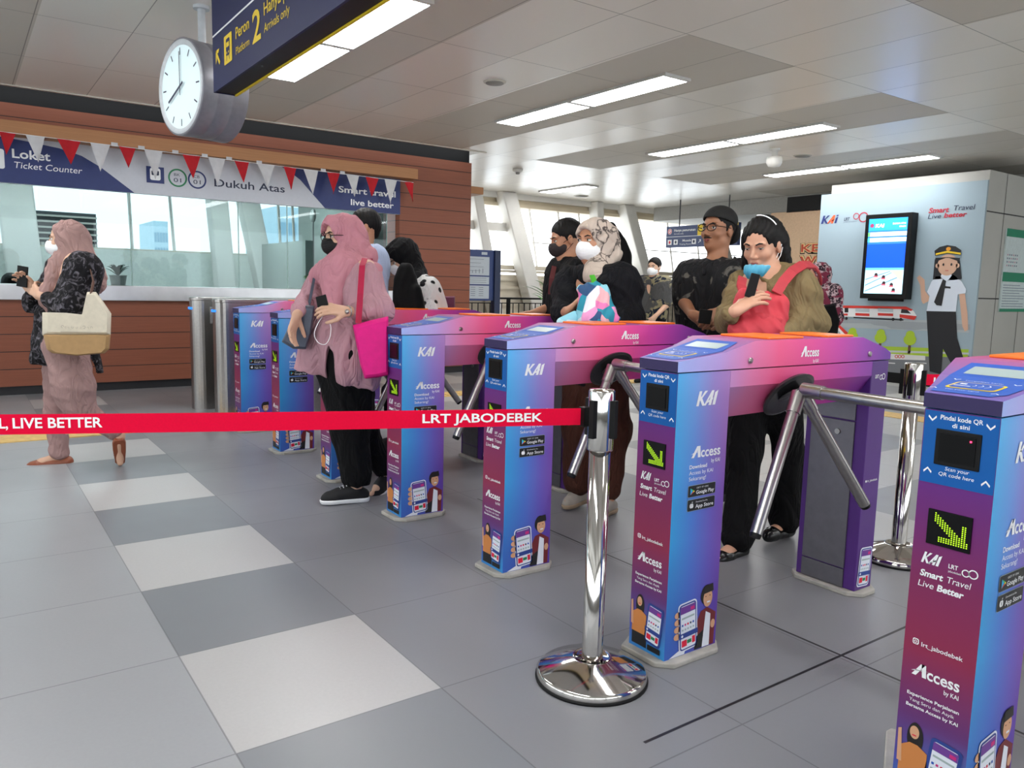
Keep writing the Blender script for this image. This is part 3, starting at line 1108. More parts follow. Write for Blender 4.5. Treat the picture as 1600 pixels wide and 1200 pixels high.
def person_print(D, x, y, h, woman=True, l=1):
    """the printed people at the foot of the wrap: simple flat figures"""
    if woman:
        D.ell(x + h * 0.20, y + h * 0.72, h * 0.10, h * 0.20, M_PHAIR, l)
        D.ell(x + h * 0.19, y + h * 0.79, h * 0.058, h * 0.085, M_PSKIN, l + 1)
        D.poly([(x + h * 0.02, y + h * 0.22), (x + h * 0.38, y + h * 0.22), (x + h * 0.36, y + h * 0.58), (x + h * 0.24, y + h * 0.64), (x + h * 0.14, y + h * 0.64), (x + h * 0.03, y + h * 0.56)], M_PORANGE, l + 1)
        D.rect(x + h * 0.03, y, x + h * 0.38, y + h * 0.22, M_PDENIM, l + 1)
        D.poly([(x - h * 0.0, y + h * 0.34), (x + h * 0.06, y + h * 0.34), (x + h * 0.03, y + h * 0.78), (x - h * 0.01, y + h * 0.76)], M_PSKIN, l + 2)
        D.rect(x + h * 0.165, y + h * 0.745, x + h * 0.215, y + h * 0.76, M_RED, l + 2)
    else:
        D.poly([(x + h * 0.05, y), (x + h * 0.48, y), (x + h * 0.50, y + h * 0.50), (x + h * 0.30, y + h * 0.62), (x + h * 0.16, y + h * 0.58), (x + h * 0.06, y + h * 0.38)], M_PRED, l)
        D.poly([(x + h * 0.22, y), (x + h * 0.38, y), (x + h * 0.38, y + h * 0.5), (x + h * 0.27, y + h * 0.56)], M_PWHITE, l + 1)
        D.poly([(x + h * 0.05, y), (x + h * 0.22, y), (x + h * 0.24, y + h * 0.28), (x + h * 0.08, y + h * 0.2)], M_PDENIM, l + 1)
        D.ell(x + h * 0.27, y + h * 0.82, h * 0.125, h * 0.155, M_PHAIR, l + 1)
        D.ell(x + h * 0.30, y + h * 0.765, h * 0.10, h * 0.14, M_PSKIN, l + 2)
        D.poly([(x + h * 0.20, y + h * 0.84), (x + h * 0.42, y + h * 0.86), (x + h * 0.40, y + h * 0.98), (x + h * 0.2, y + h * 0.96)], M_PHAIR, l + 3)
        D.rect(x + h * 0.28, y + h * 0.69, x + h * 0.35, y + h * 0.715, M_PWHITE, l + 3)
        D.ell(x + h * 0.25, y + h * 0.795, h * 0.012, h * 0.009, M_PHAIR, l + 3, 10)
        D.ell(x + h * 0.34, y + h * 0.80, h * 0.012, h * 0.009, M_PHAIR, l + 3, 10)
        D.ell(x + h * 0.44, y + h * 0.33, h * 0.05, h * 0.07, M_PSKIN, l + 2, 12)


def badge(D, x, y, w_, h, small, big, kind, l=1):
    D.rect(x, y, x + w_, y + h, M_LCD, l, h * 0.12)
    D.rect(x + h * 0.03, y + h * 0.03, x + w_ - h * 0.03, y + h - h * 0.03, M_PDENIM, l + 1, h * 0.1)
    D.text(small, x + w_ * 0.30, y + h * 0.68, w_ * 0.42, h * 0.13, M_WHITE, l + 2)
    D.text(big, x + w_ * 0.29, y + h * 0.22, w_ * 0.65, h * 0.32, M_WHITE, l + 2, 0.01)
    cx, cy = x + w_ * 0.15, y + h * 0.5
    if kind == 'play':
        r = h * 0.28
        D.poly([(cx - r * 0.8, cy - r), (cx + r * 0.2, cy), (cx - r * 0.8, cy + r)], mat('play_blue', '#30b0e8', 0.5, var=0), l + 2)
        D.poly([(cx - r * 0.8, cy + r), (cx + r * 0.2, cy), (cx + r * 0.5, cy + r * 0.3)], mat('play_green', '#48c060', 0.5, var=0), l + 3)
        D.poly([(cx - r * 0.8, cy - r), (cx + r * 0.5, cy - r * 0.3), (cx + r * 0.2, cy)], mat('play_red', '#e84040', 0.5, var=0), l + 3)
        D.poly([(cx + r * 0.2, cy), (cx + r * 0.5, cy - r * 0.3), (cx + r, cy), (cx + r * 0.5, cy + r * 0.3)], M_YELLOW, l + 4)
    else:
        D.ell(cx - h * 0.09, cy - h * 0.04, h * 0.15, h * 0.2, M_WHITE, l + 2, 16)
        D.ell(cx + h * 0.07, cy - h * 0.04, h * 0.15, h * 0.2, M_WHITE, l + 2, 16)
        D.ell(cx + h * 0.25, cy + h * 0.02, h * 0.08, h * 0.08, M_PDENIM, l + 3, 12)
        D.poly([(cx, cy + h * 0.2), (cx + h * 0.12, cy + h * 0.22), (cx + h * 0.1, cy + h * 0.34)], M_WHITE, l + 2)


def infinity_mark(D, x, y, r, m, l=1):
    D.ringd(x - r, y - r * 0.15, r * 0.72, r, m, l, 20)
    D.ringd(x + r * 0.8, y + r * 0.1, r * 0.9, r * 1.2, m, l, 20)


M_HUBGREY = mat('hub_grey', '#6e6e72', 0.35, 0.7)
ARM2 = (0.10, -0.50, -0.86)
ARM3 = (0.18, 0.56, -0.80)


def unit3(v):
    return v / np.linalg.norm(v)


def make_gate():
    g = thing('turnstile_gate', 'tripod turnstile gate', 'turnstile gate')
    # plinths
    for (ya, yb_) in ((-0.03, 0.265), (1.03, 1.205)):
        w = MB()
        c = 0.045
        x0, x1 = -GW2 - 0.03, 0.03
        cf = 0.13 if ya < 0 else c
        cy_ = 0.25 if ya < 0 else c
        w.prism([(x0 + cf, ya, 0), (x1 - c, ya, 0), (x1, ya + c, 0), (x1, yb_ - c, 0), (x1 - c, yb_, 0), (x0 + c, yb_, 0), (x0, yb_ - 0.02, 0), (x0, ya + cy_, 0)], (0, 0, 0.018), M_PLINTH)
        w.build('plinth', parent=g, bevel=0.004)
    # front post: the nose is chamfered on the left, so the QR face is narrower than the body
    w = MB()
    fp = [(-GW, 0), (0, 0), (0, 0.24), (-GW2, 0.24), (-GW2, 0.235)]
    z0, z1 = 0.018, GH - 0.004
    V = [(x, y, z0) for x, y in fp] + [(x, y, z1) for x, y in fp]
    w.add(V, [(4, 3, 2, 1, 0), (5, 6, 7, 8, 9), (1, 2, 7, 6), (3, 4, 9, 8), (4, 0, 5, 9)], M_GS)
    w.add(V, [(2, 3, 8, 7)], M_GPUR)
    w.add(V, [(0, 1, 6, 5)], M_GF)
    w.build('front_post', parent=g)
    # crossbeam: upright upper strip, lower faces slope inward
    w = MB()
    prof = [(0, GH - 0.004), (0, 0.872), (-0.065, 0.760), (-GW2 + 0.065, 0.760), (-GW2, 0.872), (-GW2, GH - 0.004)]
    ra = [(x, 0.241, z) for x, z in prof]
    rb_ = [(x, 1.06, z + (0.012 if 2 <= i <= 3 else 0)) for i, (x, z) in enumerate(prof)]
    w.rings([ra, rb_], M_GB, True, False)
    w.build('crossbeam', parent=g, bevel=0.002)
    # rear post with its steel door facing the passage side
    w = MB()
    w.box((-GW2, 1.06, 0.018), (0, 1.175, GH - 0.004), M_GPUR)
    w.build('rear_post', parent=g, bevel=0.003)
    w = MB()
    w.box((-GW2 + 0.028, 1.052, 0.10), (-0.048, 1.06, 0.685), M_DOORST)
    w.box((-GW2 + 0.028, 1.052, 0.692), (-0.048, 1.06, 0.80), M_DOORST)
    w.box((-GW2 + 0.028, 1.052, 0.022), (-0.048, 1.06, 0.095), M_DOORST)
    dr = w.build('service_door', parent=g, bevel=0.001)
    w = MB()
    w.tube([(-0.115, 1.053, 0.64), (-0.115, 1.046, 0.64)], 0.011, M_STEEL, 14)
    w.build('lock', parent=dr)
    # lid
    w = MB()
    pr = [(-0.005, 0.962), (0.10, 0.9734), (0.21, 0.985), (0.35, 1.018), (0.98, 1.018), (1.14, 0.974), (1.18, 0.955)]
    lx = [-GW - 0.002, -0.193, -0.232, -GW2 - 0.002] + [-GW2 - 0.002] * 3
    T_ = [(x, y, z) for x, (y, z) in zip(lx, pr)] + [(0.002, y, z) for y, z in pr]
    B_0 = [(x, y, GH) for x, (y, z) in zip(lx, pr)] + [(0.002, y, GH) for y, z in pr]
    n = len(pr)
    V = T_ + B_0
    fs_t = [(i, n + i, n + i + 1, i + 1) for i in range(n - 1)]
    w.add(V, fs_t[:4], M_GT)
    w.add(V, fs_t[4:], M_GB)
    w.add(V, [(n + i, 3 * n + i, 3 * n + i + 1, n + i + 1) for i in range(n - 1)], M_GB)
    w.add(V, [(i, i + 1, 2 * n + i + 1, 2 * n + i) for i in range(n - 1)], M_GB)
    w.add(V, [(0, 2 * n, 3 * n, n)], M_GDPUR)
    w.add(V, [(n - 1, 2 * n - 1, 4 * n - 1, 3 * n - 1)], M_GPUR)
    w.add(V, [tuple([2 * n + i for i in range(n)] + [3 * n + i for i in reversed(range(n))])], M_GPUR)
    lid = w.build('lid', parent=g)
    # reader deck on the lid slope
    s1 = np.array([0, 0.215, 0.023])
    s2 = np.array([0, 0.14, 0.033])
    D = Decal((-GW, -0.005, 0.962), (1, 0, 0), s1 / np.linalg.norm(s1), 0.0015)
    Ls = float(np.linalg.norm(s1))
    D.poly([(0.000, 0.022), (GW - 0.035, 0.022), (GW - 0.014, 0.06), (GW - 0.014, Ls), (-0.052, Ls), (-0.020, 0.10)], M_GDECK, 0)
    D.rect(0.004, 0.070, GW - 0.046, 0.145, M_YELLOW, 1, 0.012)
    D.rect(0.010, 0.076, GW - 0.052, 0.139, M_GDECK, 2, 0.009)
    for k in range(3):
        D.ringd(0.048 + 0.012 * k, 0.108, 0.008 + 0.003 * k, 0.010 + 0.003 * k, M_WHITE, 3, 12, -60, 60)
    D.rect(0.014, 0.094, 0.050, 0.099, M_WHITE, 3)
    D.rect(0.020, 0.112, 0.034, 0.122, M_WHITE, 3)
    D.text('Tempelkan kartu', 0.008, 0.160, GW - 0.075, 0.007, M_WHITE, 1)
    D.text('Tap your card', 0.014, 0.052, GW - 0.085, 0.007, M_WHITE, 1)
    for xx in (-0.012, GW - 0.040):
        chevron(D, xx, 0.166, 0.008, False, M_WHITE)
        chevron(D, xx + 0.004, 0.055, 0.008, True, M_WHITE)
    rd = D.build('card_reader_deck', parent=g)
    D = Decal((-GW, 0.21, 0.985), (1, 0, 0), s2 / np.linalg.norm(s2), 0.0015)
    D.poly([(-0.052, 0), (GW - 0.014, 0), (GW - 0.04, 0.11), (-0.052, 0.11)], M_GDECK, 0)
    D.rect(-0.030, 0.018, GW - 0.050, 0.080, M_LCD, 1, 0.003)
    D.build('display', parent=rd)
    w = MB()
    w.box((-GW2 + 0.03, 0.46, 1.018), (-0.030, 0.66, 1.026), M_ORANGE)
    w.build('indicator_strip', parent=g, bevel=0.003)
    w = MB()
    w.box((-GW2 + 0.03, 0.80, 1.018), (-0.030, 0.97, 1.026), M_ORANGE)
    w.build('indicator_strip', parent=g, bevel=0.003)
    for yy in (0.33, 1.03):
        w = MB()
        w.tube([(0.002, yy, 0.955), (0.007, yy, 0.955), (0.009, yy, 0.955)], [0.010, 0.010, 0.006], M_STEEL, 14)
        w.build('bolt', parent=g)
    # scanner face
    D = Decal((-GW, 0, 0), (1, 0, 0), (0, 0, 1), 0.001)
    D.rect(0.002, 0.762, GW - 0.001, GH - 0.006, M_GBLUE, 0)
    D.text('Pindai kode QR', 0.036, 0.907, 0.088, 0.0105, M_WHITE, 1, 0.015)
    D.text('di sini', 0.062, 0.892, 0.036, 0.0100, M_WHITE, 1, 0.015)
    D.text('Scan your', 0.055, 0.796, 0.050, 0.0085, M_WHITE, 1, 0.0, 0.15)
    D.text('QR code here', 0.042, 0.783, 0.074, 0.0085, M_WHITE, 1, 0.0, 0.15)
    chevron(D, 0.019, 0.905, 0.009, False, M_WHITE)
    chevron(D, GW - 0.018, 0.903, 0.009, False, M_WHITE)
    chevron(D, 0.018, 0.792, 0.009, True, M_WHITE)
    chevron(D, GW - 0.017, 0.786, 0.009, True, M_WHITE)
    kai_logo(D, 0.022, 0.578, 0.046, 0.026)
    D.text('LRT', 0.082, 0.582, 0.020, 0.010, M_WHITE, 1, 0.02)
    D.text('jabodebek', 0.082, 0.573, 0.028, 0.005, M_WHITE, 1)
    infinity_mark(D, 0.127, 0.582, 0.0085, M_WHITE)
    D.text('Smart', 0.022, 0.548, 0.050, 0.015, M_WHITE, 1, 0.035, 0.15)
    D.text('Travel', 0.080, 0.548, 0.050, 0.015, M_WHITE, 1, 0.0, 0.15)
    D.text('Live', 0.020, 0.523, 0.034, 0.015, M_WHITE, 1, 0.0, 0.15)
    D.text('Better', 0.062, 0.523, 0.056, 0.015, M_WHITE, 1, 0.035, 0.15)
    D.rect(0.020, 0.384, 0.034, 0.398, M_WHITE, 1, 0.004)
    D.rect(0.022, 0.386, 0.032, 0.396, M_GF, 2, 0.003)
    D.ringd(0.027, 0.391, 0.002, 0.0035, M_WHITE, 3, 12)
    D.text('lrt_jabodebek', 0.040, 0.384, 0.090, 0.0105, M_WHITE, 1, 0.01)
    access_logo(D, 0.024, 0.312, 0.105, 0.030)
    D.text('Experience Perjalanan', 0.018, 0.262, 0.115, 0.008, M_WHITE, 1, 0.02)
    D.text('Yang Seru dan Asyik', 0.024, 0.248, 0.100, 0.008, M_WHITE, 1)
    D.text('Bersama Access by KAI', 0.018, 0.234, 0.115, 0.008, M_WHITE, 1, 0.02)
    person_print(D, 0.008, 0.03, 0.185, True)
    phone_graphic(D, 0.078, 0.055, 0.125, M_PBLUE, -6)
    D.rect(0.085, 0.030, 0.140, 0.048, M_PDENIM, 5, 0.003)
    D.build('front_lettering', parent=g)
    # scanner window and its frame
    w = MB()
    w.box((-GW + 0.030, -0.004, 0.806), (-0.032, 0.0, 0.886), M_BLACK)
    sw = w.build('scanner_window', parent=g, bevel=0.002)
    w = MB()
    w.box((-GW + 0.040, -0.0055, 0.815), (-0.042, -0.004, 0.877), M_GLASSDARK)
    w.build('glass', parent=sw)
    w = MB()
    w.box((-GW + 0.029, -0.004, 0.625), (-0.034, 0.0, 0.705), M_GLASSDARK)
    ds = w.build('arrow_display', parent=g, bevel=0.0015)
    D = Decal((-GW, -0.004, 0), (1, 0, 0), (0, 0, 1), 0.0006)
    n = 16
    for i in range(n):
        for j in range(n):
            X, Y = i / (n - 1), j / (n - 1)      # arrow from top left to bottom right
            on = (abs(X - (1 - Y)) < 0.17 and X > 0.12 and Y > 0.18 and X < 0.85)
            on = on or (Y < 0.22 and X > 0.2 and X > 0.0) and Y > 0.05 or (X > 0.80 and X < 0.97 and Y < 0.80 and Y > 0.05)
            if on:
                xx, yy = 0.036 + X * 0.080, 0.632 + Y * 0.066
                D.rect(xx - 0.0015, yy - 0.0013, xx + 0.0015, yy + 0.0013, M_LEDG, 0)
    D.build('led_arrow', parent=ds)
    # side lettering
    D = Decal((0, 0, 0), (0, 1, 0), (0, 0, 1), 0.001)
    kai_logo(D, 0.085, 0.822, 0.105, 0.046)
    access_logo(D, 0.075, 0.660, 0.135, 0.036)
    D.text('Download', 0.070, 0.626, 0.080, 0.0125, M_WHITE, 1, 0.02)
    D.text('Access by KAI', 0.070, 0.607, 0.110, 0.0125, M_WHITE, 1)
    D.text('Sekarang!', 0.070, 0.588, 0.078, 0.0125, M_WHITE, 1)
    badge(D, 0.068, 0.535, 0.128, 0.038, 'GET IT ON', 'Google Play', 'play')
    badge(D, 0.068, 0.490, 0.128, 0.038, 'Download on the', 'App Store', 'apple')
    person_print(D, 0.125, 0.022, 0.215, False)
    for k in range(4):
        D.ell(0.052, 0.085 + k * 0.024, 0.015, 0.011, M_PSKIN, 2, 12)
    phone_graphic(D, 0.062, 0.035, 0.155, M_PWHITE, 5)
    D.poly([(0.02, 0.02), (0.09, 0.02), (0.10, 0.05)], M_PWHITE, 1)
    D.rect(1.075, 0.455, 1.083, 0.463, M_WHITE, 1)
    D.text('lrt_jabodebek', 1.088, 0.455, 0.07, 0.009, M_WHITE, 1)
    D.text('LRT', 1.085, 0.86, 0.026, 0.014, M_WHITE, 1, 0.02)
    infinity_mark(D, 1.135, 0.864, 0.010, M_WHITE)
    phone_graphic(D, 1.080, 0.035, 0.15, M_PWHITE, -4)
    D.build('side_lettering', parent=g)
    D = Decal((0.0022, 0, 0), (0, 1, 0), (0, 0, 1), 0.001)
    access_logo(D, 0.60, 0.958, 0.105, 0.036)
    D.build('lid_lettering', parent=lid)
    # tripod
    hub = np.array([0.0906, 0.48, 0.862])
    ax = unit3(np.array([0.62, 0.0, -0.785]))
    e1 = np.array([0, 1.0, 0])

    def disc(c0, c1, r0, r1, wgt, mm, axx, el=1.0):
        e2 = np.cross(axx, e1)
        rr_ = []
        for c_, r_ in ((c0, r0), (c1, r1)):
            rr_.append([c_ + r_ * (e1 * math.cos(2 * math.pi * k / 32) * el + e2 * math.sin(2 * math.pi * k / 32)) for k in range(32)])
        wgt.rings(rr_, mm)
    w = MB()
    ax2 = unit3(np.array([0.80, 0.0, -0.60]))
    dc = np.array([-0.002, 0.555, 0.828])
    disc(dc - ax2 * 0.010, dc, 0.092, 0.098, w, M_DARKMETAL, ax2, 1.12)
    disc(dc, dc + ax2 * 0.004, 0.098, 0.086, w, M_DARKMETAL, ax2, 1.12)
    disc(dc + ax2 * 0.004, hub + ax * 0.004, 0.050, 0.030, w, M_HUBGREY, ax, 1.0)
    w.build('turnstile_hub', parent=g)
    for dv in ((1.0, 0.0, -0.01), ARM2, ARM3):
        dv = unit3(np.array(dv))
        w = MB()
        w.tube([hub + dv * 0.012, hub + dv * 0.085], [0.025, 0.023], M_STEEL, 18)
        w.tube([hub + dv * 0.085, hub + dv * 0.50], [0.019, 0.019], M_STEEL, 18)
        arm = w.build('turnstile_arm', parent=g)
        w = MB()
        w.tube([hub + dv * 0.50, hub + dv * 0.512], [0.0185, 0.0165], M_BLACK, 16)
        w.build('end_cap', parent=arm)
    return g


gate0 = make_gate()
GL = ['purple and blue turnstile gate cut off at the right edge of the view',
      'purple and blue turnstile gate behind the near steel stanchion, its three arms in full view',
      'turnstile gate with pink beam whose front post stands left of the near steel stanchion',
      'turnstile gate directly right of the woman in pink',
      'turnstile gate whose foot shows behind the legs of the woman in pink',
      'turnstile gate half hidden by the grey handbag of the woman in pink',
      'farthest purple and blue turnstile gate, right beside the steel cabinets']
gates = []
for n in range(7):
    g = gate0 if n == 0 else copy_tree(gate0)
    g.location = (-n * S, 0, 0)
    g['label'] = GL[n]
    g['group'] = 'row of turnstile gates'
    gates.append(g)
w = MB()
w.ball((-0.052, -0.006, 0.868), 0.0022, mat('led_red', '#ff2040', 0.5, var=0, emit=6), 6)
w.build('status_light', parent=gates[0])

# stainless swing gate cabinets
def cabinet(x, y, label, blue):
    t = thing('steel_gate_cabinet', label, 'gate cabinet', (x, y, 0), 'stainless wide gate cabinets')
    o = (x, y, 0)
    w = MB()
    r = 0.10
    pts = [(x + r * math.cos(a), y + r * math.sin(a), 0.0) for a in np.linspace(math.pi, 2 * math.pi, 15)]
    pts += [(x + r, y + 1.15, 0), (x - r, y + 1.15, 0)]
    w.prism(pts, (0, 0, 0.985), M_STEEL)
    w.build('body', parent=t, origin=o)
    w = MB()
    pts2 = [(p[0] + (p[0] - x) * 0.03, p[1] + (-0.004 if p[1] < y else 0.004), 0.985) for p in pts]
    w.prism(pts2, (0, 0, 0.03), M_STEEL)
    w.build('top_plate', parent=t, origin=o, bevel=0.004)
    w = MB()
    w.box((x + r, y + 0.05, 0.78), (x + r + 0.004, y + 0.42, 0.93), mat('cabinet_panel', '#c9c8ca', 0.25, 0.8))
    w.box((x + r + 0.004, y + 0.09, 0.885), (x + r + 0.006, y + 0.34, 0.90), M_BLACK)
    w.build('reader_panel', parent=t, origin=o)
    w = MB()
    w.tube([(x + r, y + 0.17, 0.73), (x + r + 0.005, y + 0.17, 0.73)], 0.012, M_BLACK, 12)
    w.build('keyhole', parent=t, origin=o)
    w = MB()
    M_BL = mat('blue_light_ring', '#2a7af0', 0.4, var=0, emit=0.8)
    for a in np.linspace(math.pi * 1.02, 1.62 * math.pi, 10):
        p = (x + (r + 0.002) * math.cos(a), y + (r + 0.002) * math.sin(a))
        w.box((p[0] - 0.008, p[1] - 0.008, 0.905), (p[0] + 0.008, p[1] + 0.008, 0.925), M_BL)
    w.build('light_strip', parent=t, origin=o)
    if blue:
        w = MB()
        w.box((x - 0.115, y - 0.05, 0.66), (x - 0.10, y - 0.02, 0.87), mat('blue_clip', '#1f5fc0', 0.4))
        w.box((x - 0.13, y - 0.055, 0.84), (x - 0.10, y - 0.015, 0.88), mat('blue_clip', '#1f5fc0', 0.4))
        w.build('hinge_clip', parent=t, origin=o)
    return t


cabinet(-6.72, 0.06, 'leftmost tall stainless steel cabinet with a blue clip on its side', True)
cabinet(-6.09, 0.10, 'stainless steel cabinet touching the farthest purple gate', False)


# ================================================================== STANCHIONS AND BELT
def stanchion(loc, label, group='belt stanchions', slots=True):
    t = thing('stanchion', label, 'stanchion', loc, group)
    w = MB()
    w.lathe([(0.001, 0.0), (0.165, 0.0), (0.167, 0.006), (0.167, 0.024), (0.160, 0.031), (0.060, 0.068), (0.055, 0.070), (0.050, 0.062), (0.001, 0.062)], (0, 0, 0), M_CHROME, 64)
    w.build('base', parent=t)
    w = MB()
    w.lathe([(0.001, -0.001), (0.171, -0.001), (0.171, 0.006), (0.001, 0.006)], (0, 0, 0.001), M_BLACK, 48)
    w.build('rubber_ring', parent=t)
    w = MB()
    w.lathe([(0.001, 0.06), (0.0325, 0.06), (0.0315, 0.075), (0.0315, 0.72), (0.001, 0.72)], (0, 0, 0), M_CHROME, 40)
    w.build('pole', parent=t)
    w = MB()
    w.lathe([(0.001, 0.705), (0.037, 0.705), (0.0385, 0.710), (0.0385, 0.878), (0.036, 0.884), (0.001, 0.886)], (0, 0, 0), M_CHROME, 40)
    hd = w.build('head', parent=t)
    if slots:
        for a in (0.25, 1.82, 3.39, 4.96):
            w = MB()
            c_, s_ = math.cos(a), math.sin(a)
            for (r0, r1, hw, z0, z1) in ((0.036, 0.052, 0.011, 0.745, 0.855),):
                V = []
                for z in (z0, z1):
                    for (rr_, ww) in ((r0, -hw), (r1, -hw * 0.7), (r1, hw * 0.7), (r0, hw)):
                        V.append((rr_ * c_ - ww * s_, rr_ * s_ + ww * c_, z))
                w.add(V, [(3, 2, 1, 0), (4, 5, 6, 7), (0, 1, 5, 4), (1, 2, 6, 5), (2, 3, 7, 6), (3, 0, 4, 7)], M_BLACK)
            w.build('belt_slot', parent=hd)
    return t


SX, SY = -0.965, -0.235
stanchion((SX, SY, 0), 'polished steel stanchion in the foreground holding the red belt')
s2 = onz(1402, 872, 0)
stanchion((float(s2[0]), float(s2[1]), 0), 'steel stanchion standing on the far side between the two nearest gates')
stanchion((-1.72, -2.45, 0), 'steel stanchion outside the left edge that holds the other end of the red belt')

# the printed red belt
A_ = np.array([SX - 0.028, SY - 0.04, 0.803])
B_ = np.array([-1.72 + 0.028, -2.45 + 0.04, 0.84])
Bl = P(0, 661, 1.86)
dirb = (Bl - A_)
dirb /= np.linalg.norm(dirb[:2])
B_ = A_ + dirb * 2.3
belt = thing('retractable_belt', 'bright red printed belt stretched from the foreground stanchion to the left', 'belt', tuple(A_))
w = MB()
M_BELT = mat('belt_red', '#e00036', 0.75, var=0.03, scale=200, spec=0.15)
n = 24
hh = 0.0245
vs = []
nrm = np.cross(dirb, [0, 0, 1])
nrm /= np.linalg.norm(nrm)
for i in range(n + 1):
    t_ = i / n
    p = A_ + (B_ - A_) * t_ + np.array([0, 0, -0.004 * math.sin(math.pi * t_)])
    for q in (-1, 1):
        for z in (-hh, hh):
            vs.append(p + nrm * q * 0.0008 + np.array([0, 0, z]))
fs = []
for i in range(n):
    k = i * 4
    fs += [(k, k + 1, k + 5, k + 4), (k + 2, k + 6, k + 7, k + 3), (k, k + 4, k + 6, k + 2), (k + 1, k + 3, k + 7, k + 5)]
w.add(vs, fs, M_BELT)
w.build('webbing', parent=belt, origin=tuple(A_))
w = MB()
w.box(tuple(A_ + np.array([-0.012, -0.012, -0.028])), tuple(A_ + np.array([0.012, 0.016, 0.028])), M_BLACK)
w.build('buckle', parent=belt, origin=tuple(A_))
# lettering faces the camera: reads left to right on the +X/-Y side
lu = (A_ - B_)
lu = lu / np.linalg.norm(lu)
upb = np.array([0, 0, 1.0])
D = Decal(A_, lu, upb, 0.0012)


def belt_x(u, v):
    """distance along the belt (from A_, negative to the left) of the pixel column u"""
    d = ray(u, v)
    M_ = np.array([d, -lu, -upb]).T
    s_ = np.linalg.solve(M_, A_ - CAM)
    return float(s_[1]), float(s_[2])


xa, xb = belt_x(660, 640)[0], belt_x(848, 632)[0]
D.lift = 0.0022
D.text('LRT JABODEBEK', xa, -0.0125, xb - xa, 0.0255, M_WHITE, 0, 0.02)
xa, xb = belt_x(20, 660)[0], belt_x(160, 657)[0]
D.text('LIVE BETTER', xa, -0.0125, xb - xa, 0.0255, M_WHITE, 0, 0.02)
D.text('SMART TRAVEL,', xa - 0.205, -0.0125, 0.195, 0.0255, M_WHITE, 0, 0.02)
D.build('belt_lettering', parent=belt, origin=tuple(A_))

VXh = np.array([RT[0], RT[1], 0]) / np.linalg.norm(RT[:2])
VDh = np.array([FW[0], FW[1], 0]) / np.linalg.norm(FW[:2])
# ================================================================== OVERHEAD SIGN, CLOCK, LAMPS
os_ = thing('platform_sign', 'dark blue hanging platform sign with yellow lettering at the top of the view', 'sign', (-2.4, -0.4, 2.25))
OO = (-2.4, -0.4, 2.25)
M_SNAVY = mat('sign_navy', '#141d4c', 0.5, var=0.03, spec=0.3)
SXL, SXR, SF, SB, SZ0, SZ1 = -4.13, -0.9, -0.47, -0.34, 2.25, 2.81
w = MB()
w.box((SXL, SF + 0.004, SZ0 + 0.004), (SXR, SB - 0.004, SZ1), M_BLACK)
w.build('sign_case', parent=os_, origin=OO)
w = MB()
w.box((SXL, SF, SZ0), (SXR, SF + 0.012, SZ1), M_SNAVY)
w.box((SXL - 0.006, SF, SZ0), (SXL, SB, SZ1), M_SNAVY)
w.build('sign_face', parent=os_, origin=OO)
w = MB()
w.box((SXL, SB - 0.012, SZ0 - 0.004), (SXR, SB, SZ1), M_YELLOW)
w.build('back_face', parent=os_, origin=OO)['label'] = 'yellow back face'
for xx in (SXL + 0.5, SXR - 0.5):
    w = MB()
    w.tube([(xx, (SF + SB) / 2, SZ1), (xx, (SF + SB) / 2, CEIL)], 0.02, M_STEEL, 12)
    w.build('hanger', parent=os_, origin=OO)


def sp(u, v):
    p = ony(u, v, SF)
    return float(p[0]), float(p[2])


D = Decal((0, SF, 0), (1, 0, 0), (0, 0, 1), 0.0015)
zz = sp(334, 57)[1]
D.rect(SXL, zz - 0.005, SXR, zz + 0.005, M_WHITE, 0)
# arrow up-left
x0, z0 = sp(338, 98)
x1, z1 = sp(345, 80)
ax_, az_ = x0, zz - 0.16
D.poly([(ax_, az_ + 0.07), (ax_ + 0.075, az_ + 0.07), (ax_ + 0.055, az_ + 0.05), (ax_, az_ + 0.05)], M_YELLOW, 1)
D.poly([(ax_, az_ - 0.005), (ax_ + 0.02, az_ + 0.015), (ax_ + 0.02, az_ + 0.07), (ax_, az_ + 0.07)], M_YELLOW, 1)
D.line(ax_ + 0.012, az_ + 0.058, ax_ + 0.082, az_ - 0.012, 0.022, M_YELLOW, 2)
# tram pictogram
px0, px1 = sp(351, 88)[0], sp(363, 80)[0]
bz0, bz1 = zz - 0.205, zz - 0.055
D.rect(px0, bz0, px1, bz1, M_YELLOW, 1, 0.008)
xm = (px0 + px1) / 2
D.rect(xm - 0.035, bz0 + 0.04, xm + 0.035, bz1 - 0.02, M_SNAVY, 2, 0.014)
D.rect(xm - 0.026, bz0 + 0.085, xm + 0.026, bz1 - 0.04, M_YELLOW, 3, 0.004)
D.ell(xm - 0.018, bz0 + 0.056, 0.007, 0.007, M_YELLOW, 3, 12)
D.ell(xm + 0.018, bz0 + 0.056, 0.007, 0.007, M_YELLOW, 3, 12)
D.line(xm - 0.03, bz0 + 0.015, xm - 0.018, bz0 + 0.04, 0.006, M_SNAVY, 3)
D.line(xm + 0.03, bz0 + 0.015, xm + 0.018, bz0 + 0.04, 0.006, M_SNAVY, 3)
a_, b_ = sp(369, 70)[0], sp(390, 55)[0]
D.text('Peron', a_, zz - 0.115, b_ - a_, 0.060, M_YELLOW, 1, 0.01)
D.text('Platform', a_, zz - 0.195, b_ - a_, 0.040, M_YELLOW, 1)
a2, b2 = sp(395, 50)[0], sp(408, 40)[0]
D.text('2', a2, zz - 0.205, b2 - a2, 0.155, M_YELLOW, 1, 0.015)
a3, b3 = sp(413, 30)[0], sp(453, 12)[0]
D.text('Arrivals only', a3, zz - 0.195, b3 - a3, 0.045, M_YELLOW, 1)
b4 = sp(458, 5)[0]
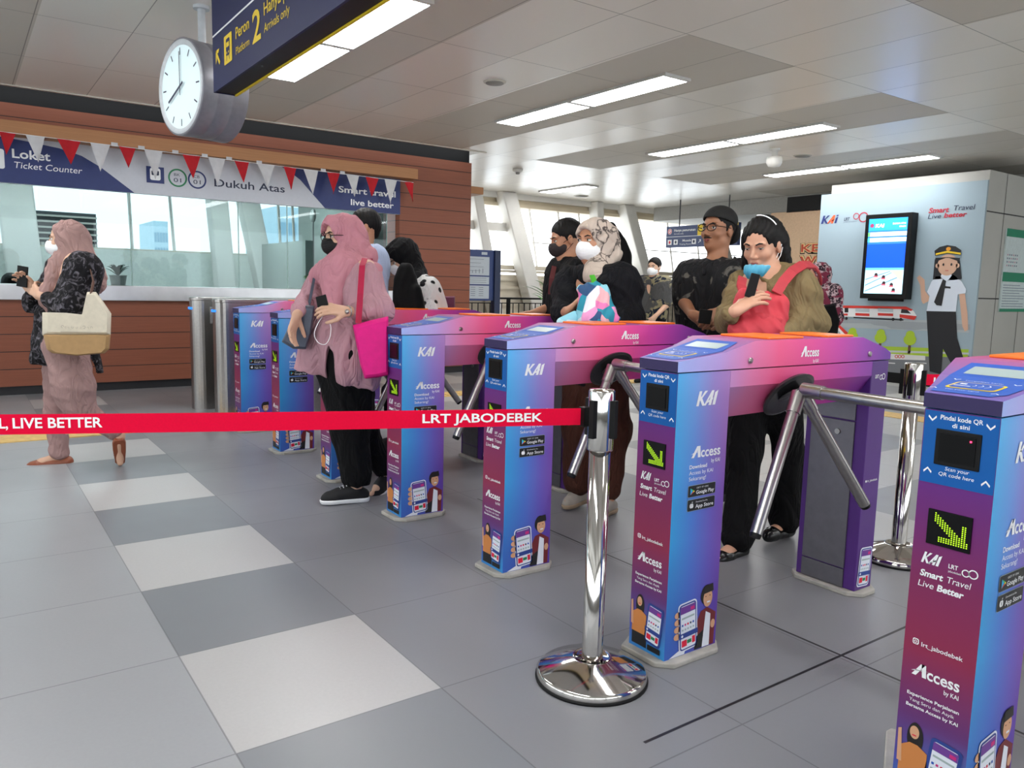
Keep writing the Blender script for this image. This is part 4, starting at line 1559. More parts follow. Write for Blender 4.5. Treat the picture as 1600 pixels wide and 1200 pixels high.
D.text('Hanya penurunan', a3, zz - 0.115, (b4 - a3) * 1.75, 0.062, M_YELLOW, 1, 0.01)
D.build('sign_lettering', parent=os_, origin=OO)

# clock
CC = np.array([-4.72, -0.38, 2.375])
ck = thing('station_clock', 'large round grey double-sided clock hanging from the ceiling', 'clock', tuple(CC))
th = math.radians(283.5 - 360)
nv = np.array([math.cos(th), math.sin(th), 0])
sv = np.cross([0, 0, 1], nv)       # right on the face as the viewer sees it
zv = np.array([0, 0, 1.0])
R0 = 0.298


def cring(r, d, n=64):
    return [CC + nv * d + r * (sv * math.cos(2 * math.pi * k / n) + zv * math.sin(2 * math.pi * k / n)) for k in range(n)]


M_CKG = mat('clock_grey', '#7f7f86', 0.4, 0.2)
M_CKR = mat('clock_rim', '#c6ccd0', 0.35)
w = MB()
w.rings([cring(R0 - 0.035, -0.13), cring(R0, -0.15), cring(R0, -0.145), cring(R0 - 0.004, -0.055), cring(R0 - 0.007, -0.05), cring(R0 - 0.004, -0.045), cring(R0 - 0.004, 0.045), cring(R0 - 0.007, 0.05), cring(R0 - 0.004, 0.055), cring(R0, 0.145), cring(R0, 0.15), cring(R0 - 0.012, 0.155), cring(R0 - 0.03, 0.13)], M_CKG, False)
w.rings([cring(R0 - 0.034, -0.131), cring(R0 - 0.034, -0.129)], mat('clock_face', '#cfe3e6', 0.4, var=0.0, emit=0.22))
w.build('case', parent=ck, origin=tuple(CC))
w = MB()
w.rings([cring(R0 - 0.012, 0.154), cring(R0 - 0.020, 0.160), cring(R0 - 0.045, 0.150)], M_CKR, False)
w.build('rim', parent=ck, origin=tuple(CC))
w = MB()
w.rings([cring(R0 - 0.04, 0.145), cring(R0 - 0.04, 0.148)], mat('clock_face', '#cfe3e6', 0.4, var=0.0, emit=0.22))
fc = w.build('face', parent=ck, origin=tuple(CC))
D = Decal(CC + nv * 0.149, sv, zv, 0.001)
for k in range(12):
    a = math.radians(k * 30)
    D.line(math.sin(a) * 0.195, math.cos(a) * 0.195, math.sin(a) * 0.238, math.cos(a) * 0.238, 0.009, M_TXTD, 0)
D.build('hour_marks', parent=ck, origin=tuple(CC))
D = Decal(CC + nv * 0.155, sv, zv, 0.001)
D.line(0, -0.05, 0, 0.215, 0.009, M_TXTD, 1)
D.build('minute_hand', parent=ck, origin=tuple(CC))
a = math.radians(242)
D = Decal(CC + nv * 0.158, sv, zv, 0.001)
D.line(-math.sin(a) * 0.05, -math.cos(a) * 0.05, math.sin(a) * 0.17, math.cos(a) * 0.17, 0.016, M_TXTD, 1)
D.build('hour_hand', parent=ck, origin=tuple(CC))
w = MB()
w.tube([CC + zv * (R0 - 0.01), CC + zv * (CEIL - CC[2] - 0.01)], 0.024, M_CKR, 16)
w.tube([CC + zv * (CEIL - CC[2] - 0.02), CC + zv * (CEIL - CC[2])], 0.05, M_CKR, 20)
w.build('hanging_pole', parent=ck, origin=tuple(CC))

# ceiling lamps
M_LED = mat('lamp_diffuser', '#ffffff', 0.5, var=0.0, emit=LED_STRENGTH)
M_LFR = mat('lamp_frame', '#c9c9c6', 0.5)


def lamp(x0, x1, y, label, n=2):
    c = ((x0 + x1) / 2, y, CEIL - 0.05)
    t = thing('ceiling_lamp', label, 'ceiling lamp', c, 'white LED strip lamps on the ceiling')
    w = MB()
    w.box((x0, y - 0.15, CEIL - 0.024), (x1, y + 0.15, CEIL - 0.001), M_LFR)
    w.build('frame', parent=t, origin=c)
    for k in range(n):
        a = x0 + (x1 - x0) * k / n + 0.035
        b = x0 + (x1 - x0) * (k + 1) / n - 0.035
        w = MB()
        w.box((a, y - 0.135, CEIL - 0.0255), (b, y + 0.135, CEIL - 0.02), M_LED)
        w.build('diffuser', parent=t, origin=c)
    return t


lamp(-6.10, -3.68, 0.58, 'bright double LED panel beside the hanging blue sign')
lamp(-6.32, -3.88, 3.10, 'double LED panel above the middle of the hall, second nearest')
lamp(-6.62, -4.12, 5.62, 'double LED panel third from the camera, in front of the dome camera')
lamp(-6.75, -4.30, 8.12, 'double LED panel above the wall mural, farthest of the doubles')
lamp(-10.75, -9.45, 7.05, 'small single LED panel far away near the windows', 1)
lamp(-1.6, 0.8, 0.5, 'double LED panel over the nearest gate, outside the view')
lamp(0.4, 2.8, 3.1, 'double LED panel to the right, outside the view')
lamp(-1.6, 0.8, -2.1, 'double LED panel above the photographer')
lamp(-6.1, -3.7, -2.1, 'double LED panel over the left side, outside the view')

lamp(1.4, 3.8, 5.6, 'added double LED panel far to the right, unseen fill light')  # added out of frame to light the dark far right end
lamp(1.4, 3.8, 8.1, 'added double LED panel beside the mural booth flank, unseen fill light')  # second panel added out of frame, brightens the ceiling by the booth

M_SPK = mat('speaker_grey', '#8e8c86', 0.6)
for k, (u, v, r, lab) in enumerate(((773, 128, 0.085, 'round ceiling speaker grille nearest, left of the lamps'), (1254, 243, 0.10, 'round ceiling speaker grille beside the dome camera'), (908, 306, 0.13, 'small round ceiling speaker grille far away'))):
    c = onz(u, v, CEIL)
    t = thing('ceiling_speaker', lab, 'speaker', (c[0], c[1], CEIL), 'round ceiling speakers')
    w = MB()
    w.lathe([(0.001, -0.012), (r, -0.010), (r + 0.012, -0.004), (r + 0.014, 0.0), (0.001, 0.0)], (0, 0, 0), M_PLASTER, 32)
    w.build('bezel', parent=t)
    w = MB()
    w.lathe([(0.001, -0.018), (r * 0.9, -0.015), (r * 0.9, -0.01), (0.001, -0.01)], (0, 0, 0), M_SPK, 32)
    w.build('grille', parent=t)
c = onz(1211, 232, CEIL)
t = thing('dome_camera', 'white security camera on a short stem under the ceiling', 'security camera', (c[0], c[1], CEIL))
w = MB()
w.lathe([(0.001, 0), (0.06, 0), (0.06, -0.02), (0.035, -0.025), (0.035, -0.10), (0.001, -0.10)], (0, 0, 0), M_COLW, 24)
w.build('mount', parent=t)
w = MB()
w.lathe([(0.001, -0.10), (0.085, -0.10), (0.092, -0.13), (0.092, -0.17), (0.07, -0.21), (0.001, -0.225)], (0, 0, 0), M_COLW, 28)
w.build('housing', parent=t)
c = onz(809, 264, CEIL)
t = thing('smoke_detector', 'small white smoke detector on the ceiling near the timber wall end', 'smoke detector', (c[0], c[1], CEIL))
w = MB()
w.lathe([(0.001, 0), (0.075, 0), (0.075, -0.03), (0.05, -0.05), (0.001, -0.05)], (0, 0, 0), M_COLW, 24)
w.build('base', parent=t)
w = MB()
w.lathe([(0.001, -0.05), (0.03, -0.05), (0.028, -0.075), (0.001, -0.08)], (0, 0, 0), M_SPK, 20)
w.build('sensor', parent=t)

# ================================================================== MURAL BOOTH ON THE RIGHT
MY = 8.6
bx = MB()
M_PANEL = mat('white_cladding', '#aeada7', 0.5, var=0.03, scale=2)
cr_ = ony(1546, 264, MY)
XR, ZT = float(cr_[0]), 2.73
XL = -6.22
bx.box((XL + 0.2, MY + 0.03, 0.0), (XR, MY + 5.5, ZT), M_PANEL)
struct(bx.build('wall_booth'))
# cladding joints on the right flank and the band above the mural
D = Decal((XR, 0, 0), (0, 1, 0), (0, 0, 1), 0.002)
M_JOINT = mat('cladding_joint', '#3a3a3a', 0.8, var=0)


def fl_(u, v):
    p = onx(u, v, XR)
    return float(p[1]), float(p[2])


for u in (1562, 1599):
    yy = fl_(u, 400)[0]
    D.rect(yy - 0.006, 0, yy + 0.006, ZT, M_JOINT, 0)
for v in (333, 467):
    zz_ = fl_(1562, v)[1]
    D.rect(MY + 0.03, zz_ - 0.008, MY + 5.5, zz_ + 0.008, M_JOINT, 0)
o = D.build('trim_9')
struct(o)
# green framed notices on the flank
t = thing('notice_poster', 'white notice board with green bands on the white flank wall', 'poster', (XR, fl_(1582, 430)[0], 1.6))
po = (XR, fl_(1582, 430)[0], 1.6)
ya, yb_ = fl_(1567, 400)[0], fl_(1599, 400)[0]
zt_, zm_, zb_ = fl_(1567, 356)[1], fl_(1567, 425)[1], fl_(1567, 487)[1]
w = MB()
w.box((XR + 0.003, ya, zb_), (XR + 0.02, yb_ + 0.15, zt_), mat('notice_white', '#c5d2d2', 0.4))
w.build('board', parent=t, origin=po)
D = Decal((XR + 0.02, 0, 0), (0, 1, 0), (0, 0, 1), 0.002)
M_TEAL = mat('notice_green', '#15805f', 0.5, var=0)
D.rect(ya, zt_ - 0.10, yb_ + 0.15, zt_, M_TEAL, 0)
D.rect(ya, zm_ - 0.12, yb_ + 0.15, zm_, M_TEAL, 0)
D.rect(ya, zb_, yb_ + 0.15, zb_ + 0.04, M_TEAL, 0)
for k in range(11):
    zq = zm_ - 0.17 - k * 0.034
    if zq > zb_ + 0.06:
        D.rect(ya + 0.04, zq, yb_ + (0.08 if k % 3 else -0.06), zq + 0.008, M_INK, 0)
for i in range(6):
    for j in range(4):
        D.rect(ya + 0.07 + i * 0.055, zt_ - 0.34 - j * 0.045, ya + 0.10 + i * 0.055, zt_ - 0.32 - j * 0.045, M_INK if (i + j) % 3 else mat('ink_rose', '#b98a98', 0.5, var=0), 0)
D.build('printed_text', parent=t, origin=po)

# the mural panel
mu = thing('wall_mural', 'large pale blue printed mural with a train, trees and a uniformed figure', 'mural', (-5, MY, 0))
MO = (-5, MY, 0)


def mp(u, v):
    p = ony(u, v, MY)
    return float(p[0]), float(p[2])


XM0, XM1 = mp(1277, 400)[0], XR - 0.002
ZM0, ZM1 = 0.14, mp(1410, 293)[1]
w = MB()
w.box((XM0, MY, 0.0), (XM1, MY + 0.03, ZM1), mat('mural_sky', '#94a7b1', 0.55, var=0.02, scale=2))
w.build('panel', parent=mu, origin=MO)
w = MB()
w.box((XM0, MY - 0.012, 0.0), (XM1, MY, ZM0), M_BLACK)
w.build('skirting', parent=mu, origin=MO)
D = Decal((0, MY, 0), (1, 0, 0), (0, 0, 1), 0.0025)


def mpoly(pts, m, l=0):
    D.poly([mp(*p) for p in pts][::-1], m, l)


def cm(name, col):
    return mat('mural_' + name, col, 0.5, var=0.0)


mpoly([(1277, 530), (1300, 532), (1515, 556), (1512, 620), (1277, 620)][:5], cm('road', '#6c7074'), 0)
mpoly([(1286, 500), (1514, 500), (1514, 520), (1286, 510)], cm('viaduct', '#a3abae'), 0)
mpoly([(1286, 497), (1516, 507), (1516, 516), (1442, 514), (1430, 516), (1392, 513), (1385, 510), (1366, 508), (1360, 505), (1286, 505)], cm('viaduct2', '#939a9e'), 1)
mpoly([(1300, 538), (1514, 546), (1512, 559), (1300, 552)], cm('grass', '#9dbb30'), 1)
mpoly([(1300, 545), (1514, 551), (1514, 554), (1300, 548)], cm('path', '#b8bcc0'), 2)
mpoly([(1380, 552), (1446, 556), (1446, 563), (1380, 561)], cm('banner', '#cfcfcf'), 2)
for k, u in enumerate((1401, 1406, 1411)):
    c_ = mp(u, 557)
    D.ringd(c_[0], c_[1], 0.014, 0.024, cm('rd', '#c2453c'), 3, 14)
for u in (1332, 1376, 1422):
    dv = (u - 1376) * 0.06
    x_, z_ = mp(u, 528 + dv)
    D.ell(x_, z_, 0.085, 0.075, cm('leaf', '#a3bf2c'), 3)
    D.ell(x_, z_ + 0.065, 0.06, 0.055, cm('leaf', '#a3bf2c'), 4)
    D.rect(x_ - 0.015, z_ - 0.19, x_ + 0.02, z_ - 0.04, cm('trunk', '#5c3c2c'), 2)
# diagonal red and white sash
mpoly([(1298, 498), (1306, 502), (1332, 526), (1320, 526)], cm('red', '#cc3328'), 2)
mpoly([(1306, 510), (1311, 512), (1325, 527), (1318, 527)], cm('white', '#e4e4e4'), 3)
# train
def tr_(u, v):
    return mp(u, v)


mpoly([(1300, 479), (1418, 480), (1428, 486), (1433, 494), (1429, 499), (1400, 497), (1300, 494)], cm('trainw', '#d9dbdc'), 3)
mpoly([(1300, 477), (1416, 479), (1427, 484), (1424, 486), (1410, 483), (1300, 481)], cm('red', '#cc3328'), 4)
mpoly([(1406, 491), (1433, 494), (1429, 500), (1406, 496)], cm('red', '#cc3328'), 4)
for (ua, ub) in ((1337, 1359), (1372, 1396)):
    mpoly([(ua, 481), (ub, 482), (ub, 488), (ua, 487)], cm('pane', '#b4bcc0'), 4)
    mpoly([(ua, 489), (ub, 490), (ub, 494), (ua, 493)], cm('red', '#cc3328'), 4)
mpoly([(1320, 481), (1326, 481), (1326, 488), (1320, 488)], cm('dark', '#1a1c20'), 4)
mpoly([(1409, 483), (1418, 484), (1424, 490), (1408, 489)], cm('dark', '#1a1c20'), 5)
mpoly([(1334, 495), (1412, 499), (1412, 501), (1334, 497)], cm('dark', '#1a1c20'), 4)
mpoly([(1300, 490), (1325, 490), (1325, 493), (1300, 493)], cm('red', '#cc3328'), 4)
for u in (1305, 1323, 1396, 1408):
    x_, z_ = mp(u, 497 + (u - 1300) * 0.02)
    D.ell(x_, z_, 0.022, 0.022, cm('dark', '#1a1c20'), 5, 12)
# logos
a_, b_ = mp(1283, 350), mp(1312, 349)
kai_logo(D, a_[0], a_[1], b_[0] - a_[0], 0.115, cm('navy', '#22306c'), cm('orange', '#dc5a30'), cm('navy', '#22306c'), 2)
a_, b_ = mp(1319, 345), mp(1327, 345)
D.text('LRT', a_[0], a_[1], b_[0] - a_[0], 0.045, M_TXTD, 2, 0.02, 0.2)
a_, b_ = mp(1318, 348), mp(1339, 348)
D.text('JABODEBEK', a_[0], a_[1], b_[0] - a_[0], 0.018, M_INK, 2, 0, 0.2)
x_, z_ = mp(1338, 339)
D.ringd(x_, z_ + 0.01, 0.035, 0.045, cm('crimson', '#b02a3c'), 2)
D.ringd(x_ + 0.11, z_ - 0.01, 0.055, 0.07, cm('crimson', '#b02a3c'), 2)
def mtext(st, u0, u1, v, h, m, b=0.0):
    a_ = mp(u0, v)
    b_ = mp(u1, v)
    D.text(st, a_[0], a_[1], b_[0] - a_[0], h, m, 2, b, 0.2)


mtext('Smart', 1451, 1482, 333, 0.065, cm('crimson', '#b02a3c'), 0.03)
mtext('Travel', 1489, 1522, 329, 0.065, M_TXTD)
mtext('Live', 1450, 1470, 342, 0.06, M_TXTD)
mtext('better', 1475, 1510, 340, 0.06, cm('crimson', '#b02a3c'), 0.03)
# uniformed cartoon officer
SKN, NVY, SHW = cm('skin', '#c9a28a'), cm('black', '#12141a'), cm('shirt', '#cdd6e2')
mpoly([(1437, 430), (1445, 437), (1446, 455), (1452, 463), (1452, 470), (1443, 475), (1440, 470), (1438, 445), (1433, 434)], SKN, 3)
mpoly([(1463, 432), (1489, 428), (1503, 440), (1510, 452), (1509, 458), (1497, 460), (1494, 487), (1448, 487), (1453, 462), (1449, 456), (1456, 440)], SHW, 4)
mpoly([(1499, 459), (1508, 459), (1512, 490), (1513, 515), (1508, 518), (1504, 510)], SKN, 3)
mpoly([(1448, 486), (1494, 487), (1496, 528), (1506, 560), (1496, 585), (1474, 545), (1471, 585), (1453, 580)], NVY, 5)
mpoly([(1461, 405), (1500, 405), (1503, 436), (1487, 438), (1470, 436), (1458, 437)], NVY, 4)
mpoly([(1470, 432), (1479, 442), (1488, 430), (1482, 425), (1474, 425)], SHW, 6)
x_, z_ = mp(1481, 414)
D.ell(x_, z_, 0.125, 0.135, SKN, 7)
D.ell(x_ - 0.125, z_ - 0.01, 0.025, 0.03, SKN, 7, 12)
D.ell(x_ + 0.125, z_ - 0.010, 0.025, 0.03, SKN, 7, 12)
D.ell(x_ - 0.05, z_ + 0.005, 0.012, 0.018, NVY, 9, 12)
D.ell(x_ + 0.05, z_ + 0.005, 0.012, 0.018, NVY, 9, 12)
D.rect(x_ - 0.02, z_ - 0.075, x_ + 0.02, z_ - 0.068, cm('crimson', '#b02a3c'), 9)
mpoly([(1462, 403), (1501, 403), (1500, 409), (1481, 402), (1463, 409)], NVY, 8)
mpoly([(1462, 400), (1461, 392), (1469, 386), (1481, 383), (1494, 385), (1503, 391), (1502, 399), (1481, 396)], NVY, 10)
mpoly([(1463, 396), (1481, 392), (1502, 395), (1502, 398), (1481, 395), (1463, 399)], cm('gold', '#d8b820'), 11)
x_, z_ = mp(1483, 389)
D.ell(x_, z_, 0.03, 0.025, cm('gold2', '#d89020'), 12, 10)
mpoly([(1474, 436), (1479, 439), (1472, 478), (1464, 477), (1460, 472)], NVY, 7)
mpoly([(1477, 447), (1486, 448), (1486, 451), (1477, 450)], NVY, 7)
mpoly([(1270, 595), (1320, 595), (1320, 597), (1270, 597)], cm('path', '#b8bcc0'), 2)
for ua in (1383, 1432, 1350):
    mpoly([(ua, 566), (ua + 16, 567), (ua + 16, 568.5), (ua, 567.5)], cm('dash', '#d0d0d0'), 2)
D.build('mural_print', parent=mu, origin=MO)

# the belt of the far stanchion runs to the right behind the nearest gate
b0 = np.array([float(s2[0]), float(s2[1]), 0.812])
s3 = b0 + VXh * 1.9
ux = VXh
t = thing('retractable_belt', 'red printed belt of the far stanchion, mostly hidden behind the nearest gate', 'belt', tuple(b0))
w = MB()
pts = [b0 + ux * 0.055 + zv * -0.0245, b0 + ux * 1.84 + zv * -0.0245, b0 + ux * 1.84 + zv * 0.0245, b0 + ux * 0.055 + zv * 0.0245]
w.prism(pts, (0.0012, 0.0012, 0), M_BELT)
w.build('webbing', parent=t, origin=tuple(b0))
D = Decal(b0 + ux * 0.09 - VDh * 0.001, ux, zv, 0.001)
D.text('LRT JABODEBEK', 0, -0.009, 0.36, 0.020, M_WHITE, 0, 0.03)
D.build('belt_lettering', parent=t, origin=tuple(b0))
stanchion((float(s3[0]), float(s3[1]), 0), 'steel stanchion out of view to the right of the nearest gate', slots=False)

# wall screen
tv = thing('information_screen', 'tall black framed information screen mounted on the mural', 'screen', (-5, MY, 1.5))
TO = (-5, MY, 1.5)
TYF = MY - 0.17


def tp_(u, v):
    p = ony(u, v, TYF)
    return float(p[0]), float(p[2])


a_, b_ = tp_(1343, 466), tp_(1430, 331)
tx0, tz0, tx1, tz1 = a_[0], a_[1], b_[0] - 0.03, b_[1]
w = MB()
w.box((tx0, TYF, tz0), (tx1, MY - 0.02, tz1), M_BLACK)
w.box((tx0 + 0.1, TYF + 0.03, tz0 - 0.03), (tx1 - 0.1, MY - 0.02, tz0), M_BLACK)
w.build('casing', parent=tv, origin=TO, bevel=0.006)


def em(name, col, s=1.0):
    return mat('screen_' + name, col, 0.4, var=0.0, emit=s)


D = Decal((0, TYF, 0), (1, 0, 0), (0, 0, 1), 0.002)
sx0, sx1, sz0, sz1 = tx0 + 0.055, tx1 - 0.055, tz0 + 0.07, tz1 - 0.06
Wd, Hd = sx1 - sx0, sz1 - sz0


def sr(x0, z0, x1, z1, m, l=0):
    D.rect(sx0 + Wd * x0, sz0 + Hd * z0, sx0 + Wd * x1, sz0 + Hd * z1, m, l)


sr(0, 0.84, 1, 1, em('sky', '#2a8fe0'))
sr(0, 0.66, 1, 0.84, em('mid', '#2868c8'))
sr(0, 0.33, 1, 0.66, em('blue', '#0848d8'))
sr(0, 0.315, 1, 0.345, em('bar', '#58a8e8'), 1)
sr(0, 0.0, 1, 0.32, em('pale', '#a8d8e8'))
sr(0.0, 0.765, 1, 0.82, em('row', '#cfe6f4'), 1)
sr(0.0, 0.69, 1, 0.745, em('row', '#cfe6f4'), 1)
sr(0.0, 0.765, 0.06, 0.82, em('green', '#60c060'), 2)
sr(0.0, 0.69, 0.06, 0.745, em('cyan', '#40b8e0'), 2)
D.text('KAI', sx0 + Wd * 0.18, sz0 + Hd * 0.885, Wd * 0.22, Hd * 0.045, em('white', '#f0f0f0'), 2, 0.04, 0.15)
D.ell(sx0 + Wd * 0.09, sz0 + Hd * 0.91, Wd * 0.05, Wd * 0.05, em('maroon', '#80304c'), 2)
D.text('DUKUH ATAS', sx0 + Wd * 0.63, sz0 + Hd * 0.915, Wd * 0.33, Hd * 0.022, em('white', '#f0f0f0'), 2, 0.02)
D.text('08:01', sx0 + Wd * 0.80, sz0 + Hd * 0.875, Wd * 0.16, Hd * 0.022, em('white', '#f0f0f0'), 2, 0.02)
for k in range(3):
    D.poly([(sx0 + Wd * 0.02, sz0 + Hd * (0.02 + 0.08 * k)), (sx0 + Wd * (0.9 - 0.1 * k), sz0 + Hd * min(0.30, 0.22 + 0.08 * k)), (sx0 + Wd * (0.9 - 0.1 * k), sz0 + Hd * min(0.31, 0.235 + 0.08 * k)), (sx0 + Wd * 0.02, sz0 + Hd * (0.035 + 0.08 * k))], em('grey', '#607888'), 2)
D.poly([(sx0 + Wd * 0.65, sz0 + Hd * 0.31), (sx0 + Wd * 0.98, sz0 + Hd * 0.16), (sx0 + Wd * 0.98, sz0 + Hd * 0.31)], em('sand', '#e8d098'), 3)
for (x_, z_) in ((0.3, 0.25), (0.52, 0.14), (0.78, 0.05), (0.5, 0.22), (0.72, 0.12)):
    D.ell(sx0 + Wd * x_, sz0 + Hd * z_, Wd * 0.045, Wd * 0.05, em('dk', '#301c20'), 4, 12)
    D.rect(sx0 + Wd * (x_ - 0.06), sz0 + Hd * (z_ - 0.03), sx0 + Wd * (x_ + 0.05), sz0 + Hd * (z_ - 0.012), em('pinkr', '#c04858'), 5)
D.build('display', parent=tv, origin=TO)

# beige poster board and black panel left of the mural
t = thing('poster_board', 'beige board with red comic lettering between the mural and the man in the cap', 'poster', (-7, 9.4, 0))
BY = 9.4


def bp_(u, v):
    p = ony(u, v, BY)
    return float(p[0]), float(p[2])


a_, b_ = bp_(1205, 333), bp_(1284, 333)
w = MB()
w.box((a_[0], BY, 0), (b_[0] + 0.3, BY + 0.04, a_[1] + 0.0), mat('beige_board', '#c9ab8c', 0.6))
w.build('board', parent=t, origin=(-7, 9.4, 0))
D = Decal((0, BY, 0), (1, 0, 0), (0, 0, 1), 0.003)
MR, MC = mat('poster_red', '#b8452c', 0.6, var=0), mat('poster_cream', '#e0c088', 0.6, var=0)
for (st, v, u0, u1) in (('KE', 394, 1251, 1281), ('WI', 413, 1249, 1280)):
    p, q = bp_(u0, v), bp_(u1, v)
    D.text(st, p[0] - 0.012, p[1] - 0.012, q[0] - p[0] + 0.03, 0.145, M_PHAIR, 0, 0.10)
    D.text(st, p[0], p[1], q[0] - p[0], 0.135, MC, 1, 0.07)
    D.text(st, p[0] + 0.008, p[1] + 0.004, q[0] - p[0] - 0.02, 0.125, MR, 2, 0.02)
D.build('poster_print', parent=t, origin=(-7, 9.4, 0))
w = MB()
a_, b_ = bp_(1229, 333), bp_(1300, 304)
w.box((a_[0], BY + 0.0, a_[1] + 0.005), (b_[0], BY + 0.1, b_[1] + 0.02), M_BLACKBAND)
struct(w.build('trim_10'))

# far hanging direction sign
t = thing('direction_sign', 'small blue and yellow direction sign hanging behind the man in the cap', 'sign', (-7.6, 9.6, 2.0))
DY = 9.6


def dp(u, v):
    p = ony(u, v, DY)
    return float(p[0]), float(p[2])


a_, b_ = dp(1040, 387), dp(1154, 347)
x0, z0, x1, z1 = a_[0], a_[1], b_[0], b_[1]
z1 = z1
M_DB = mat('direction_blue', '#3c4a74', 0.5, var=0.02)
w = MB()
w.box((x0, DY, z0), (x1, DY + 0.08, z1), M_DB)
w.build('board', parent=t, origin=(-7.6, 9.6, 2.0))
for k in (0.17, 0.85):
    w = MB()
    xx = x0 + (x1 - x0) * k
    w.tube([(xx, DY + 0.04, z1), (xx, DY + 0.04, CEIL)], 0.012, M_DARKMETAL, 8)
    w.build('hanger', parent=t, origin=(-7.6, 9.6, 2.0))
D = Decal((0, DY, 0), (1, 0, 0), (0, 0, 1), 0.002)
zm = (z0 + z1) / 2
wd, hh2 = x1 - x0, (z1 - z0) / 0.33


def sgy(v):
    return zm + v * hh2


D.rect(x0, sgy(-0.004), x1, sgy(0.004), M_WHITE, 0)
D.rect(x0 + wd * 0.46, sgy(0.004), x1, z1, M_YELLOW, 0)
D.text('Hanya penurunan', x0 + wd * 0.12, sgy(0.08), wd * 0.31, 0.04 * hh2, M_WHITE, 1, 0.02)
D.text('Arrivals only', x0 + wd * 0.12, sgy(0.035), wd * 0.14, 0.022 * hh2, M_WHITE, 1)
D.ell(x0 + wd * 0.055, sgy(0.085), 0.045 * hh2, 0.045 * hh2, M_WHITE, 1)
D.ringd(x0 + wd * 0.055, sgy(0.085), 0.026 * hh2, 0.038 * hh2, M_RED, 2)
D.line(x0 + wd * 0.055 - 0.02, sgy(0.10), x0 + wd * 0.055 + 0.02, sgy(0.07), 0.012, M_RED, 3)
for k, q in enumerate((0.03, 0.12, 0.385)):
    D.rect(x0 + wd * q, sgy(-0.125), x0 + wd * (q + 0.06), sgy(-0.045), M_WHITE, 1)
    D.ell(x0 + wd * (q + 0.03), sgy(-0.085), 0.020 * hh2, 0.024 * hh2, M_RED if k == 0 else M_TXTD, 2, 12)
D.text('Musala', x0 + wd * 0.25, sgy(-0.08), wd * 0.125, 0.035 * hh2, M_WHITE, 1, 0.02)
D.text('Praying Room', x0 + wd * 0.21, sgy(-0.13), wd * 0.165, 0.024 * hh2, M_WHITE, 1)
for q in (0.48, 0.88):
    xx, zq = x0 + wd * q, sgy(-0.085)
    D.line(xx, zq - 0.025 * hh2, xx + 0.04 * hh2, zq + 0.02 * hh2, 0.012, M_WHITE, 1)
    D.rect(xx + 0.012 * hh2, zq + 0.018 * hh2, xx + 0.048 * hh2, zq + 0.028 * hh2, M_WHITE, 2)
    D.rect(xx + 0.038 * hh2, zq - 0.01 * hh2, xx + 0.048 * hh2, zq + 0.028 * hh2, M_WHITE, 3)
D.build('sign_lettering', parent=t, origin=(-7.6, 9.6, 2.0))

